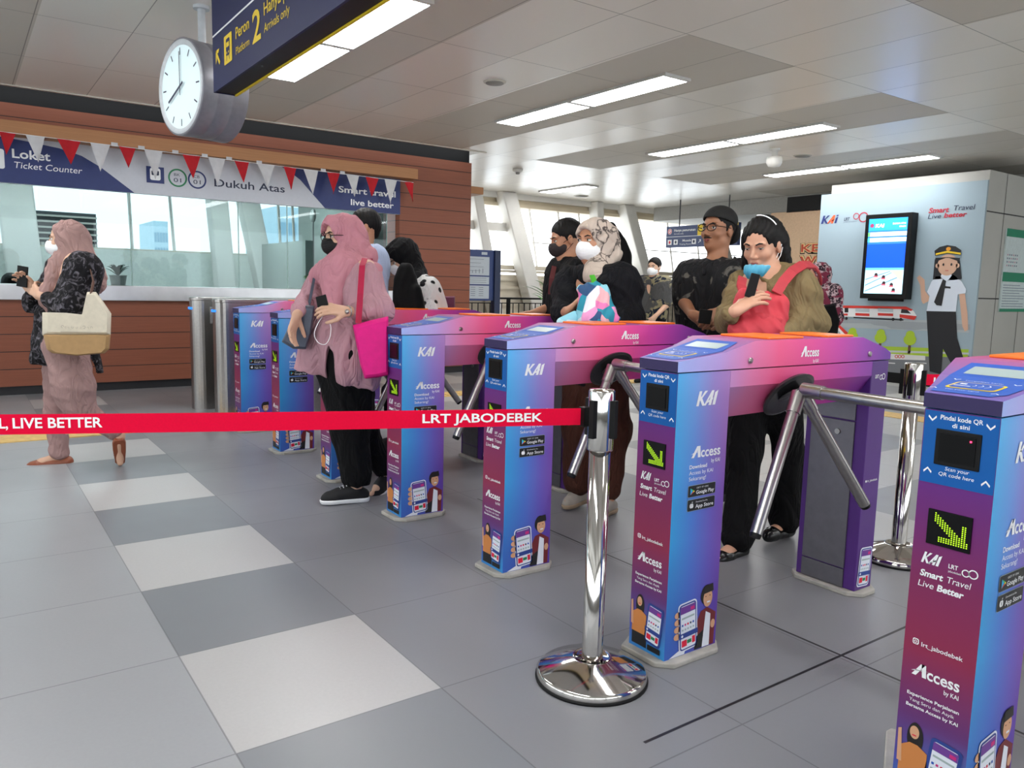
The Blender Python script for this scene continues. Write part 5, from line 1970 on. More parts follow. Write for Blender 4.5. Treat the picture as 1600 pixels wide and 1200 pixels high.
# ================================================================== PEOPLE: bodies grown from a distance field into one surface
class Field:
    def __init__(s, h):
        s.h = h
        s.pr = []
        s.tag = ''

    def cap(s, p0, r0, p1, r1, k=0.02, sq=None, op='u'):
        """tapered rounded limb; sq = (unit direction, factor) flattens it along that direction"""
        s.pr.append(('c', np.array(p0, float), float(r0), np.array(p1, float), float(r1), k, sq, op))
        return s

    def ell(s, c, r, fr, k=0.02, op='u'):
        """ellipsoid, fr = 3x3 rows of axes"""
        s.pr.append(('e', np.array(c, float), np.array(r, float), np.array(fr, float), None, k, None, op))
        return s

    def box(s, c, r, fr, rnd=0.02, k=0.01, op='u'):
        s.pr.append(('b', np.array(c, float), np.array(r, float), np.array(fr, float), rnd, k, None, op))
        return s

    def plane(s, p, n, k=0.01):
        """keep only the side opposite to n"""
        s.pr.append(('p', np.array(p, float), np.array(n, float) / np.linalg.norm(n), None, None, k, None, 'i'))
        return s

    def fold(s, amp, freq, axis, seed=0.0, centre=None):
        s.pr.append(('f', amp, freq, np.array(axis, float), seed, 0, centre, 'f'))
        return s

    def bounds(s):
        lo, hi = [], []
        for q in s.pr:
            if q[7] != 'u':
                continue
            if q[0] == 'c':
                for p, r in ((q[1], q[2]), (q[3], q[4])):
                    lo.append(p - r)
                    hi.append(p + r)
            else:
                r = np.max(q[2]) * (1.0 if q[0] == 'e' else 1.75)
                lo.append(q[1] - r)
                hi.append(q[1] + r)
        return np.min(lo, 0), np.max(hi, 0)

    def mesh(s):
        h = s.h
        lo, hi = s.bounds()
        lo = lo - 4 * h
        hi = hi + 4 * h
        n = np.ceil((hi - lo) / h).astype(int) + 1
        ax = [lo[i] + h * np.arange(n[i]) for i in range(3)]
        D = np.full(n, 0.2, np.float32)
        for q in s.pr:
            kind, op = q[0], q[7]
            if kind in 'ceb':
                if kind == 'c':
                    mn = np.minimum(q[1] - q[2], q[3] - q[4])
                    mx = np.maximum(q[1] + q[2], q[3] + q[4])
                else:
                    r = np.max(q[2]) * (1.0 if kind == 'e' else 1.75)
                    mn, mx = q[1] - r, q[1] + r
                m = q[5] + 3 * h + 0.01
                i0 = np.clip(((mn - m - lo) / h).astype(int), 0, n - 1)
                i1 = np.clip(((mx + m - lo) / h).astype(int) + 2, 1, n)
                sl = tuple(slice(a, b) for a, b in zip(i0, i1))
            else:
                sl = (slice(None),) * 3
            X = ax[0][sl[0]][:, None, None].astype(np.float32)
            Y = ax[1][sl[1]][None, :, None].astype(np.float32)
            Z = ax[2][sl[2]][None, None, :].astype(np.float32)
            if kind == 'c':
                p0, r0, p1, r1 = q[1], q[2], q[3], q[4]
                d = p1 - p0
                L2 = float(d @ d) + 1e-9
                t = np.clip(((X - p0[0]) * d[0] + (Y - p0[1]) * d[1] + (Z - p0[2]) * d[2]) / L2, 0, 1)
                vx, vy, vz = X - (p0[0] + t * d[0]), Y - (p0[1] + t * d[1]), Z - (p0[2] + t * d[2])
                if q[6] is not None:
                    a, f = q[6]
                    w = (vx * a[0] + vy * a[1] + vz * a[2]) * (f - 1)
                    vx, vy, vz = vx + w * a[0], vy + w * a[1], vz + w * a[2]
                v = np.sqrt(vx * vx + vy * vy + vz * vz) - (r0 + (r1 - r0) * t)
            elif kind == 'e':
                c, r, fr = q[1], q[2], q[3]
                u = [((X - c[0]) * fr[i][0] + (Y - c[1]) * fr[i][1] + (Z - c[2]) * fr[i][2]) / r[i] for i in range(3)]
                k0 = np.sqrt(u[0] ** 2 + u[1] ** 2 + u[2] ** 2)
                k1 = np.sqrt((u[0] / r[0]) ** 2 + (u[1] / r[1]) ** 2 + (u[2] / r[2]) ** 2)
                v = k0 * (k0 - 1) / np.maximum(k1, 1e-6)
            elif kind == 'b':
                c, r, fr, rnd = q[1], q[2], q[3], q[4]
                u = [np.abs((X - c[0]) * fr[i][0] + (Y - c[1]) * fr[i][1] + (Z - c[2]) * fr[i][2]) - (r[i] - rnd) for i in range(3)]
                v = np.sqrt(np.maximum(u[0], 0) ** 2 + np.maximum(u[1], 0) ** 2 + np.maximum(u[2], 0) ** 2) + np.minimum(np.maximum(np.maximum(u[0], u[1]), u[2]), 0) - rnd
            elif kind == 'p':
                p, nn = q[1], q[2]
                v = (X - p[0]) * nn[0] + (Y - p[1]) * nn[1] + (Z - p[2]) * nn[2]
            else:
                amp, fq, a, sd = q[1], q[2], q[3], q[4]
                b = np.cross(a, [0.3, 0.5, 0.81])
                b = b / np.linalg.norm(b)
                c2 = np.cross(a, b)
                A_ = X * a[0] + Y * a[1] + Z * a[2]
                B2 = X * b[0] + Y * b[1] + Z * b[2]
                C2 = X * c2[0] + Y * c2[1] + Z * c2[2]
                w1 = np.sin(fq * A_ + 1.6 * np.sin(fq * 0.22 * B2 + sd) + 1.2 * np.sin(fq * 0.31 * C2 + 2 * sd) + sd)
                w2 = np.sin(fq * 1.9 * A_ + 2.0 * np.sin(fq * 0.3 * C2 + 2 * sd) + 1.5 * np.sin(fq * 0.4 * B2) + 1.3)
                w3 = np.sin(fq * 0.8 * (A_ * 0.5 + B2) + 2.0 * np.sin(fq * 0.35 * A_ + sd))
                wv = (1 - 2 * np.abs(w1)) * 0.7 + (1 - 2 * np.abs(w2)) * 0.25 + w3 * 0.3
                D += (-1.25 * amp * wv).astype(np.float32)
                continue
            Ds = D[sl]
            k = max(q[5], 1e-5)
            if op == 'u':
                hh_ = np.maximum(k - np.abs(Ds - v), 0) / k
                D[sl] = np.minimum(Ds, v) - hh_ * hh_ * k * 0.25
            elif op == 's':
                hh_ = np.maximum(k - np.abs(Ds + v), 0) / k
                D[sl] = np.maximum(Ds, -v) + hh_ * hh_ * k * 0.25
            else:
                D[sl] = np.maximum(Ds, v)
        D[0], D[-1], D[:, 0], D[:, -1], D[:, :, 0], D[:, :, -1] = 1, 1, 1, 1, 1, 1
        # surface nets
        ins = D < 0
        a = np.zeros(np.array(ins.shape) - 1, np.int8)
        for i in (0, 1):
            for j in (0, 1):
                for k in (0, 1):
                    a += ins[i:i + a.shape[0], j:j + a.shape[1], k:k + a.shape[2]]
        act = np.argwhere((a > 0) & (a < 8))
        idx = np.full(a.shape, -1, np.int32)
        idx[act[:, 0], act[:, 1], act[:, 2]] = np.arange(len(act))
        co = [(i, j, k) for i in (0, 1) for j in (0, 1) for k in (0, 1)]
        val = np.stack([D[act[:, 0] + c[0], act[:, 1] + c[1], act[:, 2] + c[2]] for c in co], 1)
        acc = np.zeros((len(act), 3))
        cnt = np.zeros(len(act))
        for i in range(8):
            for j in range(i + 1, 8):
                if sum(abs(p - q) for p, q in zip(co[i], co[j])) != 1:
                    continue
                m = (val[:, i] < 0) != (val[:, j] < 0)
                t = val[m, i] / (val[m, i] - val[m, j])
                acc[m] += np.array(co[i]) + t[:, None] * (np.array(co[j]) - np.array(co[i]))
                cnt[m] += 1
        V = lo + h * (act + acc / cnt[:, None])
        F = []
        for axn in range(3):
            o1, o2 = [(1, 2), (2, 0), (0, 1)][axn]
            sh = np.array(ins.shape)
            s0 = [slice(None)] * 3
            s1 = [slice(None)] * 3
            s0[axn] = slice(0, -1)
            s1[axn] = slice(1, None)
            A0, A1 = ins[tuple(s0)], ins[tuple(s1)]
            e = np.argwhere(A0 != A1)
            e = e[(e[:, o1] > 0) & (e[:, o2] > 0) & (e[:, o1] < sh[o1] - 1) & (e[:, o2] < sh[o2] - 1)]
            d1 = np.zeros(3, int)
            d1[o1] = 1
            d2 = np.zeros(3, int)
            d2[o2] = 1
            g = lambda q: idx[q[:, 0], q[:, 1], q[:, 2]]
            quad = np.stack([g(e - d1 - d2), g(e - d2), g(e), g(e - d1)], 1)
            fl2 = A0[e[:, 0], e[:, 1], e[:, 2]]
            quad[~fl2] = quad[~fl2][:, ::-1]
            F.append(quad)
        return V, np.concatenate(F)


def field_obj(fd, name, material, parent, origin, smooth=1):
    V, F = fd.mesh()
    me = bpy.data.meshes.new(name)
    V = V - np.array(origin)
    me.vertices.add(len(V))
    me.vertices.foreach_set('co', V.astype(np.float32).ravel())
    me.loops.add(len(F) * 4)
    me.loops.foreach_set('vertex_index', F.astype(np.int32).ravel())
    me.polygons.add(len(F))
    me.polygons.foreach_set('loop_start', np.arange(0, len(F) * 4, 4, dtype=np.int32))
    me.polygons.foreach_set('loop_total', np.full(len(F), 4, np.int32))
    me.polygons.foreach_set('use_smooth', np.ones(len(F), bool))
    me.update(calc_edges=True)
    me.validate()
    me.materials.append(material)
    ob = bpy.data.objects.new(name, me)
    COL.objects.link(ob)
    if parent is not None:
        ob.parent = parent
    else:
        ob.location = tuple(origin)
    if smooth:
        md = ob.modifiers.new('smooth', 'SMOOTH')
        md.factor = 0.5
        md.iterations = smooth
    return ob


def unit(v):
    v = np.array(v, float)
    return v / np.linalg.norm(v)


ZUP = np.array([0, 0, 1.0])


def skin_mat(name, col):
    m, nt, b = nodes_of(name)
    x, y, z, v = obj_xyz(nt)
    nz = nt.nodes.new('ShaderNodeTexNoise')
    nz.inputs['Scale'].default_value = 18
    nt.links.new(v, nz.inputs['Vector'])
    c = lin(col)
    cc = mixc(nt, mth(nt, 'MULTIPLY', nz.outputs['Fac'], 0.25), c, (c[0] * 0.8, c[1] * 0.62, c[2] * 0.55, 1))
    nt.links.new(cc, b.inputs['Base Color'])
    b.inputs['Roughness'].default_value = 0.5
    b.inputs['Subsurface Weight'].default_value = 0.0
    return m


SK_L = skin_mat('skin_light', '#d0a88e')
SK_M = skin_mat('skin_medium', '#b9876a')
SK_D = skin_mat('skin_brown', '#9c6c50')
M_HAIR = mat('hair_black', '#0c0a0a', 0.62, var=0.4, scale=60, bump=0.3, spec=0.25)
M_EYEW = mat('eye_white', '#d8d4d0', 0.3, var=0)
M_IRIS = mat('eye_iris', '#1c100a', 0.15, var=0)
M_LIP = mat('lip', '#8c4640', 0.45, var=0.05)


class Head:
    """c = centre between the ears; f = where the face points; s = size (1 = 23 cm head)"""

    def __init__(s, c, f, s_=1.0, tilt=0.0):
        s.c = np.array(c, float)
        s.f = unit(f)
        r = unit(np.cross(s.f, ZUP))
        u = np.cross(r, s.f)
        if tilt:
            a = math.radians(tilt)
            r, u = r * math.cos(a) + u * math.sin(a), u * math.cos(a) - r * math.sin(a)
        s.r, s.u, s.s = r, u, s_

    def p(s, r, f, u):
        return s.c + (s.r * r + s.f * f + s.u * u) * s.s

    def fr(s):
        return (s.r, s.f, s.u)


def add_head(F, H, neck_base=None, ears=True, face=True):
    k, fr = H.s, H.fr()
    F.ell(H.p(0, -0.012, 0.030), np.array((0.074, 0.094, 0.086)) * k, fr, 0.02)
    F.ell(H.p(0, 0.022, -0.030), np.array((0.060, 0.066, 0.082)) * k, fr, 0.03)
    F.ell(H.p(0, 0.052, -0.088), np.array((0.028, 0.028, 0.022)) * k, fr, 0.03)
    F.cap(H.p(-0.045, 0.02, -0.065), 0.016 * k, H.p(0, 0.058, -0.092), 0.014 * k, 0.02)
    F.cap(H.p(0.045, 0.02, -0.065), 0.016 * k, H.p(0, 0.058, -0.092), 0.014 * k, 0.02)
    if face:
        for q in (-1, 1):
            F.ell(H.p(q * 0.031, 0.092, 0.004), np.array((0.019, 0.014, 0.011)) * k, fr, 0.010, 's')
            F.cap(H.p(q * 0.012, 0.086, 0.022), 0.0065 * k, H.p(q * 0.046, 0.074, 0.024), 0.006 * k, 0.010)
            F.ell(H.p(q * 0.038, 0.062, -0.026), np.array((0.020, 0.018, 0.018)) * k, fr, 0.02)
            F.ell(H.p(q * 0.011, 0.094, -0.033), np.array((0.008, 0.009, 0.0075)) * k, fr, 0.006)
        F.cap(H.p(0, 0.086, 0.010), 0.0065 * k, H.p(0, 0.104, -0.028), 0.0095 * k, 0.008)
        F.cap(H.p(-0.018, 0.079, -0.058), 0.006 * k, H.p(0.018, 0.079, -0.058), 0.006 * k, 0.008)
        F.cap(H.p(-0.012, 0.086, -0.0565), 0.006 * k, H.p(0.012, 0.086, -0.0565), 0.006 * k, 0.006)
        F.cap(H.p(-0.012, 0.083, -0.066), 0.007 * k, H.p(0.012, 0.083, -0.066), 0.007 * k, 0.006)
    if ears:
        for q in (-1, 1):
            F.ell(H.p(q * 0.077, -0.004, -0.008), np.array((0.008, 0.018, 0.032)) * k, fr, 0.006)
    if neck_base is not None:
        F.cap(H.p(0, -0.020, -0.05), 0.054 * k, neck_base, 0.056 * k, 0.03)


def eyes(H, parent, origin, half=0.0, brows=True, lips=False, gaze=(0, 0)):
    k = H.s
    for q in (-1, 1):
        w = MB()
        e = H.p(q * 0.031, 0.0765, 0.004)
        r = 0.0105 * k
        rings = []
        for i in range(1, 9):
            a = math.pi * i / 9
            rings.append([e + (H.r * math.sin(a) * math.cos(t) * 1.25 + H.f * math.sin(a) * math.sin(t) * 0.9 + H.u * math.cos(a) * (0.72 - half * 0.5)) * r for t in np.linspace(0, 2 * math.pi, 14, endpoint=False)])
        w.rings(rings, M_EYEW)
        ec = e + H.f * r * 0.62 + H.r * gaze[0] * 0.004 + H.u * (gaze[1] * 0.003 - half * 0.002)
        rings = []
        for i in range(1, 8):
            a = math.pi * i / 8
            rings.append([ec + (H.r * math.sin(a) * math.cos(t) + H.f * math.sin(a) * math.sin(t) * 0.8 + H.u * math.cos(a) * (1 - half * 0.5)) * 0.0056 * k for t in np.linspace(0, 2 * math.pi, 12, endpoint=False)])
        w.rings(rings, M_IRIS)
        w.build('eye', parent=parent, origin=origin)
        if brows:
            w = MB()
            w.tube([H.p(q * 0.014, 0.0925, 0.022), H.p(q * 0.030, 0.0885, 0.0285), H.p(q * 0.047, 0.0760, 0.024)], [0.0028 * k, 0.0036 * k, 0.0016 * k], M_HAIR, 8)
            w.build('eyebrow', parent=parent, origin=origin)
        w = MB()
        w.tube([e + (H.r * -0.013 + H.u * 0.004 + H.f * 0.004) * k, e + (H.u * (0.0072 - 0.006 * half) + H.f * 0.0105) * k, e + (H.r * 0.013 + H.u * 0.003 + H.f * 0.002) * k], 0.0014 * k, M_HAIR, 6)
        w.build('eyelash', parent=parent, origin=origin)
    if lips:
        w = MB()
        w.tube([H.p(-0.023, 0.0780, -0.061), H.p(-0.010, 0.0925, -0.0590), H.p(0, 0.0935, -0.0600), H.p(0.010, 0.0925, -0.0590), H.p(0.023, 0.0780, -0.061)], [0.002, 0.0045, 0.0040, 0.0045, 0.002], M_LIP, 8)
        w.tube([H.p(-0.021, 0.0780, -0.063), H.p(0, 0.0915, -0.0675), H.p(0.021, 0.0780, -0.063)], [0.002, 0.0055, 0.002], M_LIP, 8)
        w.build('lips', parent=parent, origin=origin)


def add_hand(F, wrist, d, n, side, curl=0.35, s=1.0, spread=0.12, thumb=0.6):
    """palm plus four fingers and a thumb. d: finger direction, n: palm side normal, side: thumb direction sign along d x n"""
    d = unit(d)
    n = unit(n - d * (np.array(n) @ d))
    t = np.cross(d, n) * side
    w = np.array(wrist, float)
    F.cap(w, 0.024 * s, w + d * 0.02 * s, 0.024 * s, 0.012, (n, 1.35))
    for q, ww in ((-0.026, 0.013), (-0.009, 0.0145), (0.009, 0.0145), (0.025, 0.014)):
        F.cap(w + (d * 0.012 + t * q * 0.7) * s, 0.016 * s, w + (d * 0.088 + t * q) * s, ww * s * 0.82, 0.010, (n, 1.25))
    ln = (0.060, 0.074, 0.080, 0.070)
    for i, q in enumerate((-0.029, -0.0100, 0.0100, 0.029)):
        b = w + (d * (0.088 - 0.006 * (abs(i - 2) > 1) - (0.006 if i == 0 else 0)) + t * q) * s
        dd = unit(d + t * (i - 1.5) * spread)
        L = ln[i] * s
        c1, c2, c3 = curl * 0.9, curl * 2.2, curl * 3.1
        p1 = b + (dd * math.cos(c1) + n * math.sin(c1)) * L * 0.45
        p2 = p1 + (dd * math.cos(c2) + n * math.sin(c2)) * L * 0.32
        p3 = p2 + (dd * math.cos(c3) + n * math.sin(c3)) * L * 0.26
        r = 0.0088 * s
        F.cap(b, r * 1.08, p1, r, 0.003)
        F.cap(p1, r, p2, r * 0.93, 0.003)
        F.cap(p2, r * 0.93, p3, r * 0.82, 0.003)
    b = w + (d * 0.022 + t * 0.022 + n * 0.006) * s
    p1 = b + unit(d * 0.75 + t * 0.75 + n * thumb * 0.5) * 0.040 * s
    p2 = p1 + unit(d * 0.95 + t * 0.25 + n * thumb) * 0.030 * s
    p3 = p2 + unit(d * 0.9 + t * 0.0 + n * thumb * 1.1) * 0.022 * s
    F.cap(b, 0.015 * s, p1, 0.0115 * s, 0.008)
    F.cap(p1, 0.0115 * s, p2, 0.0100 * s, 0.003)
    F.cap(p2, 0.0100 * s, p3, 0.0085 * s, 0.003)


def add_foot(F, ankle, toe, r=0.025, k=0.02):
    a, t = np.array(ankle, float), np.array(toe, float)
    d = t - a
    hd = unit(np.array([d[0], d[1], 0]))
    heel = a - hd * 0.035 + np.array([0, 0, -0.045])
    F.cap(a, r, heel + hd * 0.02, r * 0.95, k)
    F.cap(a + d * 0.15, r * 1.05, a + d * 0.6 , r * 0.95, k)
    F.cap(heel, r * 0.8, t - d * 0.1 , r * 0.78, k)
    F.cap(a + d * 0.55, r * 0.95, t - hd * 0.03, r * 0.72, k)


def add_body(F, J, f, lo=1.0, m=1.0):
    """the torso and limbs of one continuous body from joints J; f = facing"""
    sh = (J['shL'] + J['shR']) / 2
    hp = (J['hpL'] + J['hpR']) / 2
    fx = (unit(f), 1.45)
    F.cap(sh - ZUP * 0.05 + (J['shL'] - sh) * 0.35, 0.115 * m, hp + (J['hpL'] - hp) * 0.2 + ZUP * 0.12, 0.10 * m, 0.05, fx)
    F.cap(sh - ZUP * 0.05 + (J['shR'] - sh) * 0.35, 0.115 * m, hp + (J['hpR'] - hp) * 0.2 + ZUP * 0.12, 0.10 * m, 0.05, fx)
    F.cap(hp + ZUP * 0.02 + (J['hpL'] - hp) * 0.5, 0.125 * m, hp + ZUP * 0.02 + (J['hpR'] - hp) * 0.5, 0.125 * m, 0.05, (unit(f), 1.25))
    F.cap(J['shL'], 0.050 * m, J['shR'], 0.050 * m, 0.04)
    for q in 'LR':
        F.cap(sh + ZUP * 0.035, 0.050, J['sh' + q], 0.048 * m, 0.04)
    for q in 'LR':
        F.cap(J['sh' + q], 0.050 * m, J['el' + q], 0.037 * m, 0.03)
        F.cap(J['el' + q], 0.037 * m, J['wr' + q], 0.025 * m, 0.015)
        F.cap(J['hp' + q], 0.082 * m, J['kn' + q], 0.055 * m, 0.04)
        F.cap(J['kn' + q], 0.054 * m, J['an' + q], 0.034 * m, 0.02)
        kk = J['kn' + q] + (J['an' + q] - J['kn' + q]) * 0.3 - unit(f) * 0.018
        F.cap(kk, 0.050 * m, kk + (J['an' + q] - J['kn' + q]) * 0.2, 0.042 * m, 0.03)
        add_foot(F, J['an' + q], J['to' + q])


def add_mask(H, parent, origin, col_mat, low=0.0, h=0.004, straps=None, wide=1.0):
    k, fr = H.s, H.fr()
    F = Field(h)
    F.ell(H.p(0, 0.036, -0.046 - low), np.array((0.066 * wide, 0.074, 0.062)) * k, fr, 0.01)
    F.ell(H.p(0, 0.092, -0.040 - low), np.array((0.022, 0.030, 0.040)) * k, fr, 0.03)
    F.ell(H.p(0, -0.035, -0.04 - low), np.array((0.2, 0.055, 0.2)) * k, fr, 0.004, 's')
    # open top edge
    F.plane(H.p(0, 0.10, -0.004 - low), unit(H.u + H.f * -0.10))
    F.fold(0.0012, 260, H.u, 1.0)
    o = field_obj(F, 'face_mask', col_mat, parent, origin, 1)
    w = MB()
    sm = straps or M_WHITE
    for q in (-1, 1):
        for z0, z1 in ((-0.018, 0.012), (-0.075, -0.03)):
            w.tube([H.p(q * 0.058, 0.045, z0 - low), H.p(q * 0.0775, 0.015, (z0 + z1) / 2 - low * 0.5), H.p(q * 0.088, -0.012, z1)], 0.0016 * k, sm, 6)
    w.build('ear_loop', parent=o)
    for c in o.children:
        for v_ in c.data.vertices:
            v_.co = v_.co - Vector(origin)
    return o


def pattern_mat(name, base, spots, scale, thr=0.5, rough=0.8, kind='noise', third=None, bump=0.0, soft=0.04):
    m, nt, b = nodes_of(name)
    x, y, z, v = obj_xyz(nt)
    if kind == 'noise':
        t = nt.nodes.new('ShaderNodeTexNoise')
        t.inputs['Scale'].default_value = scale
        t.inputs['Detail'].default_value = 3.5
        t.inputs['Distortion'].default_value = 1.2
        o = t.outputs['Fac']
    elif kind == 'voronoi':
        t = nt.nodes.new('ShaderNodeTexVoronoi')
        t.inputs['Scale'].default_value = scale
        o = t.outputs['Distance']
    else:
        t = nt.nodes.new('ShaderNodeTexVoronoi')
        t.inputs['Scale'].default_value = scale
        t.feature = 'DISTANCE_TO_EDGE'
        o = t.outputs['Distance']
    if kind == 'edge':
        nw = nt.nodes.new('ShaderNodeTexNoise')
        nw.inputs['Scale'].default_value = 7
        nw.inputs['Detail'].default_value = 4
        nt.links.new(v, nw.inputs['Vector'])
        v = mixc(nt, 0.25, v, nw.outputs['Color'])
    nt.links.new(v, t.inputs['Vector'])
    r = nt.nodes.new('ShaderNodeMapRange')
    r.inputs['From Min'].default_value = thr - soft
    r.inputs['From Max'].default_value = thr + soft
    nt.links.new(o, r.inputs['Value'])
    c = mixc(nt, r.outputs[0], lin(base), lin(spots))
    if third:
        t2 = nt.nodes.new('ShaderNodeTexNoise')
        t2.inputs['Scale'].default_value = scale * 0.45
        t2.inputs['Detail'].default_value = 2
        nt.links.new(v, t2.inputs['Vector'])
        r2 = nt.nodes.new('ShaderNodeMapRange')
        r2.inputs['From Min'].default_value = 0.52
        r2.inputs['From Max'].default_value = 0.56
        nt.links.new(t2.outputs['Fac'], r2.inputs['Value'])
        c = mixc(nt, r2.outputs[0], c, lin(third))
    nt.links.new(c, b.inputs['Base Color'])
    b.inputs['Roughness'].default_value = rough
    b.inputs['Specular IOR Level'].default_value = 0.25
    wrinkle(m, 0.4)
    return m


def person(label, base, group=None):
    return thing('person', label, 'person', tuple(base), group)


def cloth(name, col, var=0.08, rough=0.85, wr=0.5):
    """woven cloth with fine wrinkles in the bump"""
    if name in MATS:
        return MATS[name]
    m = mat(name, col, rough, var=var, scale=9, spec=0.2)
    wrinkle(m, wr)
    return m


def wrinkle(m, wr=0.5):
    nt = m.node_tree
    b = nt.nodes['Principled BSDF']
    tc = nt.nodes.new('ShaderNodeTexCoord')
    mp = nt.nodes.new('ShaderNodeMapping')
    mp.inputs['Rotation'].default_value = (0.4, 0.5, 0.7)
    mp.inputs['Scale'].default_value = (1.0, 1.0, 0.38)
    nt.links.new(tc.outputs['Object'], mp.inputs['Vector'])
    nz = nt.nodes.new('ShaderNodeTexNoise')
    nz.inputs['Scale'].default_value = 11
    nz.inputs['Detail'].default_value = 2
    nz.inputs['Distortion'].default_value = 1.6
    nt.links.new(mp.outputs[0], nz.inputs['Vector'])
    h_ = mth(nt, 'ABSOLUTE', mth(nt, 'SUBTRACT', nz.outputs['Fac'], 0.5))
    h_ = mth(nt, 'POWER', h_, 0.7)
    bp = nt.nodes.new('ShaderNodeBump')
    bp.inputs['Strength'].default_value = wr
    bp.inputs['Distance'].default_value = 0.06
    nt.links.new(h_, bp.inputs['Height'])
    nt.links.new(bp.outputs['Normal'], b.inputs['Normal'])


def legs_cloth(F, J, m=1.0, flare=0.0, upto=1.0, q2='LR'):
    for q in q2:
        F.cap(J['hp' + q], 0.098 * m, J['kn' + q], 0.068 * m, 0.04)
        e = J['kn' + q] + (J['an' + q] - J['kn' + q]) * upto
        F.cap(J['kn' + q], 0.068 * m, e, (0.050 + flare) * m, 0.02)
        # trouser cuffs end clean
        dn = unit(e - J['kn' + q])
        F.cap(e - dn * 0.02, (0.050 + flare) * m, e, (0.050 + flare) * m, 0.01)
    hp = (J['hpL'] + J['hpR']) / 2
    F.cap(J['hpL'] + ZUP * 0.03, 0.112 * m, J['hpR'] + ZUP * 0.03, 0.112 * m, 0.04)


def shoe(parent, origin, ankle, toe, upper, sole, r=0.041, h=0.005, strap=False, low=False):
    """closed shoe or flat pump built about the foot; returns the object"""
    a, t = np.array(ankle, float), np.array(toe, float)
    d = t - a
    hd = unit(np.array([d[0], d[1], 0.0]))
    hd3 = unit(d - 0 * hd)
    heel = a - hd * 0.040 + np.array([0, 0, -0.050])
    F = Field(h)
    F.cap(heel + ZUP * 0.010, r * 0.95, t - hd * 0.035 + ZUP * 0.006, r * 0.85, 0.02)
    F.cap(t - hd * 0.06 + ZUP * 0.008, r * 0.9, t - hd * 0.015, r * 0.55, 0.02)
    if not low:
        F.cap(a + ZUP * -0.01, r * 1.02, a + d * 0.5, r * 0.9, 0.02)
    else:
        F.ell(a + hd * 0.030 + ZUP * 0.010, (0.026, 0.060, 0.026), (unit(np.cross(hd, ZUP)), unit(d), ZUP), 0.008, 's')
    s_dir = np.cross(unit(np.cross(hd, ZUP)), unit(t - heel))
    pl = heel + ZUP * (-0.022)
    F.plane(pl, -ZUP if abs((t - heel)[2]) < 0.03 else -unit(np.cross(unit(np.cross(hd, ZUP)), unit(t - heel))) * (1 if np.cross(unit(np.cross(hd, ZUP)), unit(t - heel))[2] > 0 else -1))
    o = field_obj(F, 'shoe', upper, parent, origin, 1)
    if sole is not None:
        F = Field(h)
        up_ = np.cross(unit(np.cross(hd, ZUP)), unit(t - heel))
        up_ = up_ if up_[2] > 0 else -up_
        F.cap(heel - up_ * 0.010, r * 1.02, t - hd * 0.045 - up_ * 0.004, r * 1.0, 0.02)
        F.cap(t - hd * 0.06 - up_ * 0.004, r * 1.0, t - hd * 0.015 - up_ * 0.006, r * 0.75, 0.02)
        F.plane(heel - up_ * 0.004, up_)
        F.plane(heel - up_ * 0.028, -up_)
        so = field_obj(F, 'sole', sole, o, origin, 0)
        so['label'] = 'pale rubber sole'
    return o


def strap_obj(pts, wd, nrm, material, name, parent, origin, th=0.004):
    """flat strap along a path; nrm = rough surface normal"""
    pts = [np.array(p, float) for p in pts]
    rings = []
    for i, p in enumerate(pts):
        d = unit(pts[min(i + 1, len(pts) - 1)] - pts[max(i - 1, 0)])
        s_ = unit(np.cross(d, nrm))
        n_ = unit(np.cross(s_, d))
        rings.append([p - s_ * wd / 2 - n_ * th / 2, p + s_ * wd / 2 - n_ * th / 2, p + s_ * wd / 2 + n_ * th / 2, p - s_ * wd / 2 + n_ * th / 2])
    w = MB()
    w.rings(rings, material, True, False)
    return w.build(name, parent=parent, origin=origin)


VX = unit(np.array([RT[0], RT[1], 0]))          # towards the right of the hall as one stands at the camera
VD = unit(np.array([FW[0], FW[1], 0]))          # away from the camera
FR_V = (VX, VD, ZUP)
GO = np.array([0, -1.0, 0])                     # the way everybody walks, out through the gates

# ------------------------------------------------------------------ 1. woman in mauve, far left
T = 4.85
def Q(u, v, d=0.0, T=T): return P(u, v, T + d)


base = onz(92, 727, 0)
pe = person('person in mauve headscarf and white mask walking with a tote bag at left', base)
J = dict(shL=Q(100, 415, 0.15), shR=Q(130, 414, -0.13), elL=Q(52, 474, 0.2), elR=Q(112, 482, -0.2), wrL=Q(50, 456, 0.08), wrR=Q(62, 462, -0.08),
         hpL=Q(92, 545, 0.08), hpR=Q(104, 545, -0.08), knL=Q(87, 640, 0.10), knR=Q(122, 636, -0.12), anL=Q(93, 712, 0.08), anR=Q(186, 680, 0.0), toL=Q(42, 731, 0.02), toR=Q(188, 722, 0.05))
H = Head(Q(104, 375), unit(-VX * 0.93 - VD * 0.38 + ZUP * -0.05), 0.98)
F = Field(0.006)
add_body(F, J, -VX)
add_head(F, H, (J['shL'] + J['shR']) / 2 + ZUP * 0.02)
add_hand(F, J['wrL'], unit(Q(36, 436, 0.05) - J['wrL']), -VD, 1, 0.45)
add_hand(F, J['wrR'], unit(Q(40, 440, 0.0) - J['wrR']), VD, -1, 0.45)
body = field_obj(F, 'body', SK_L, pe, base, 1)
eyes(H, pe, base)
add_mask(H, pe, base, M_WHITE)
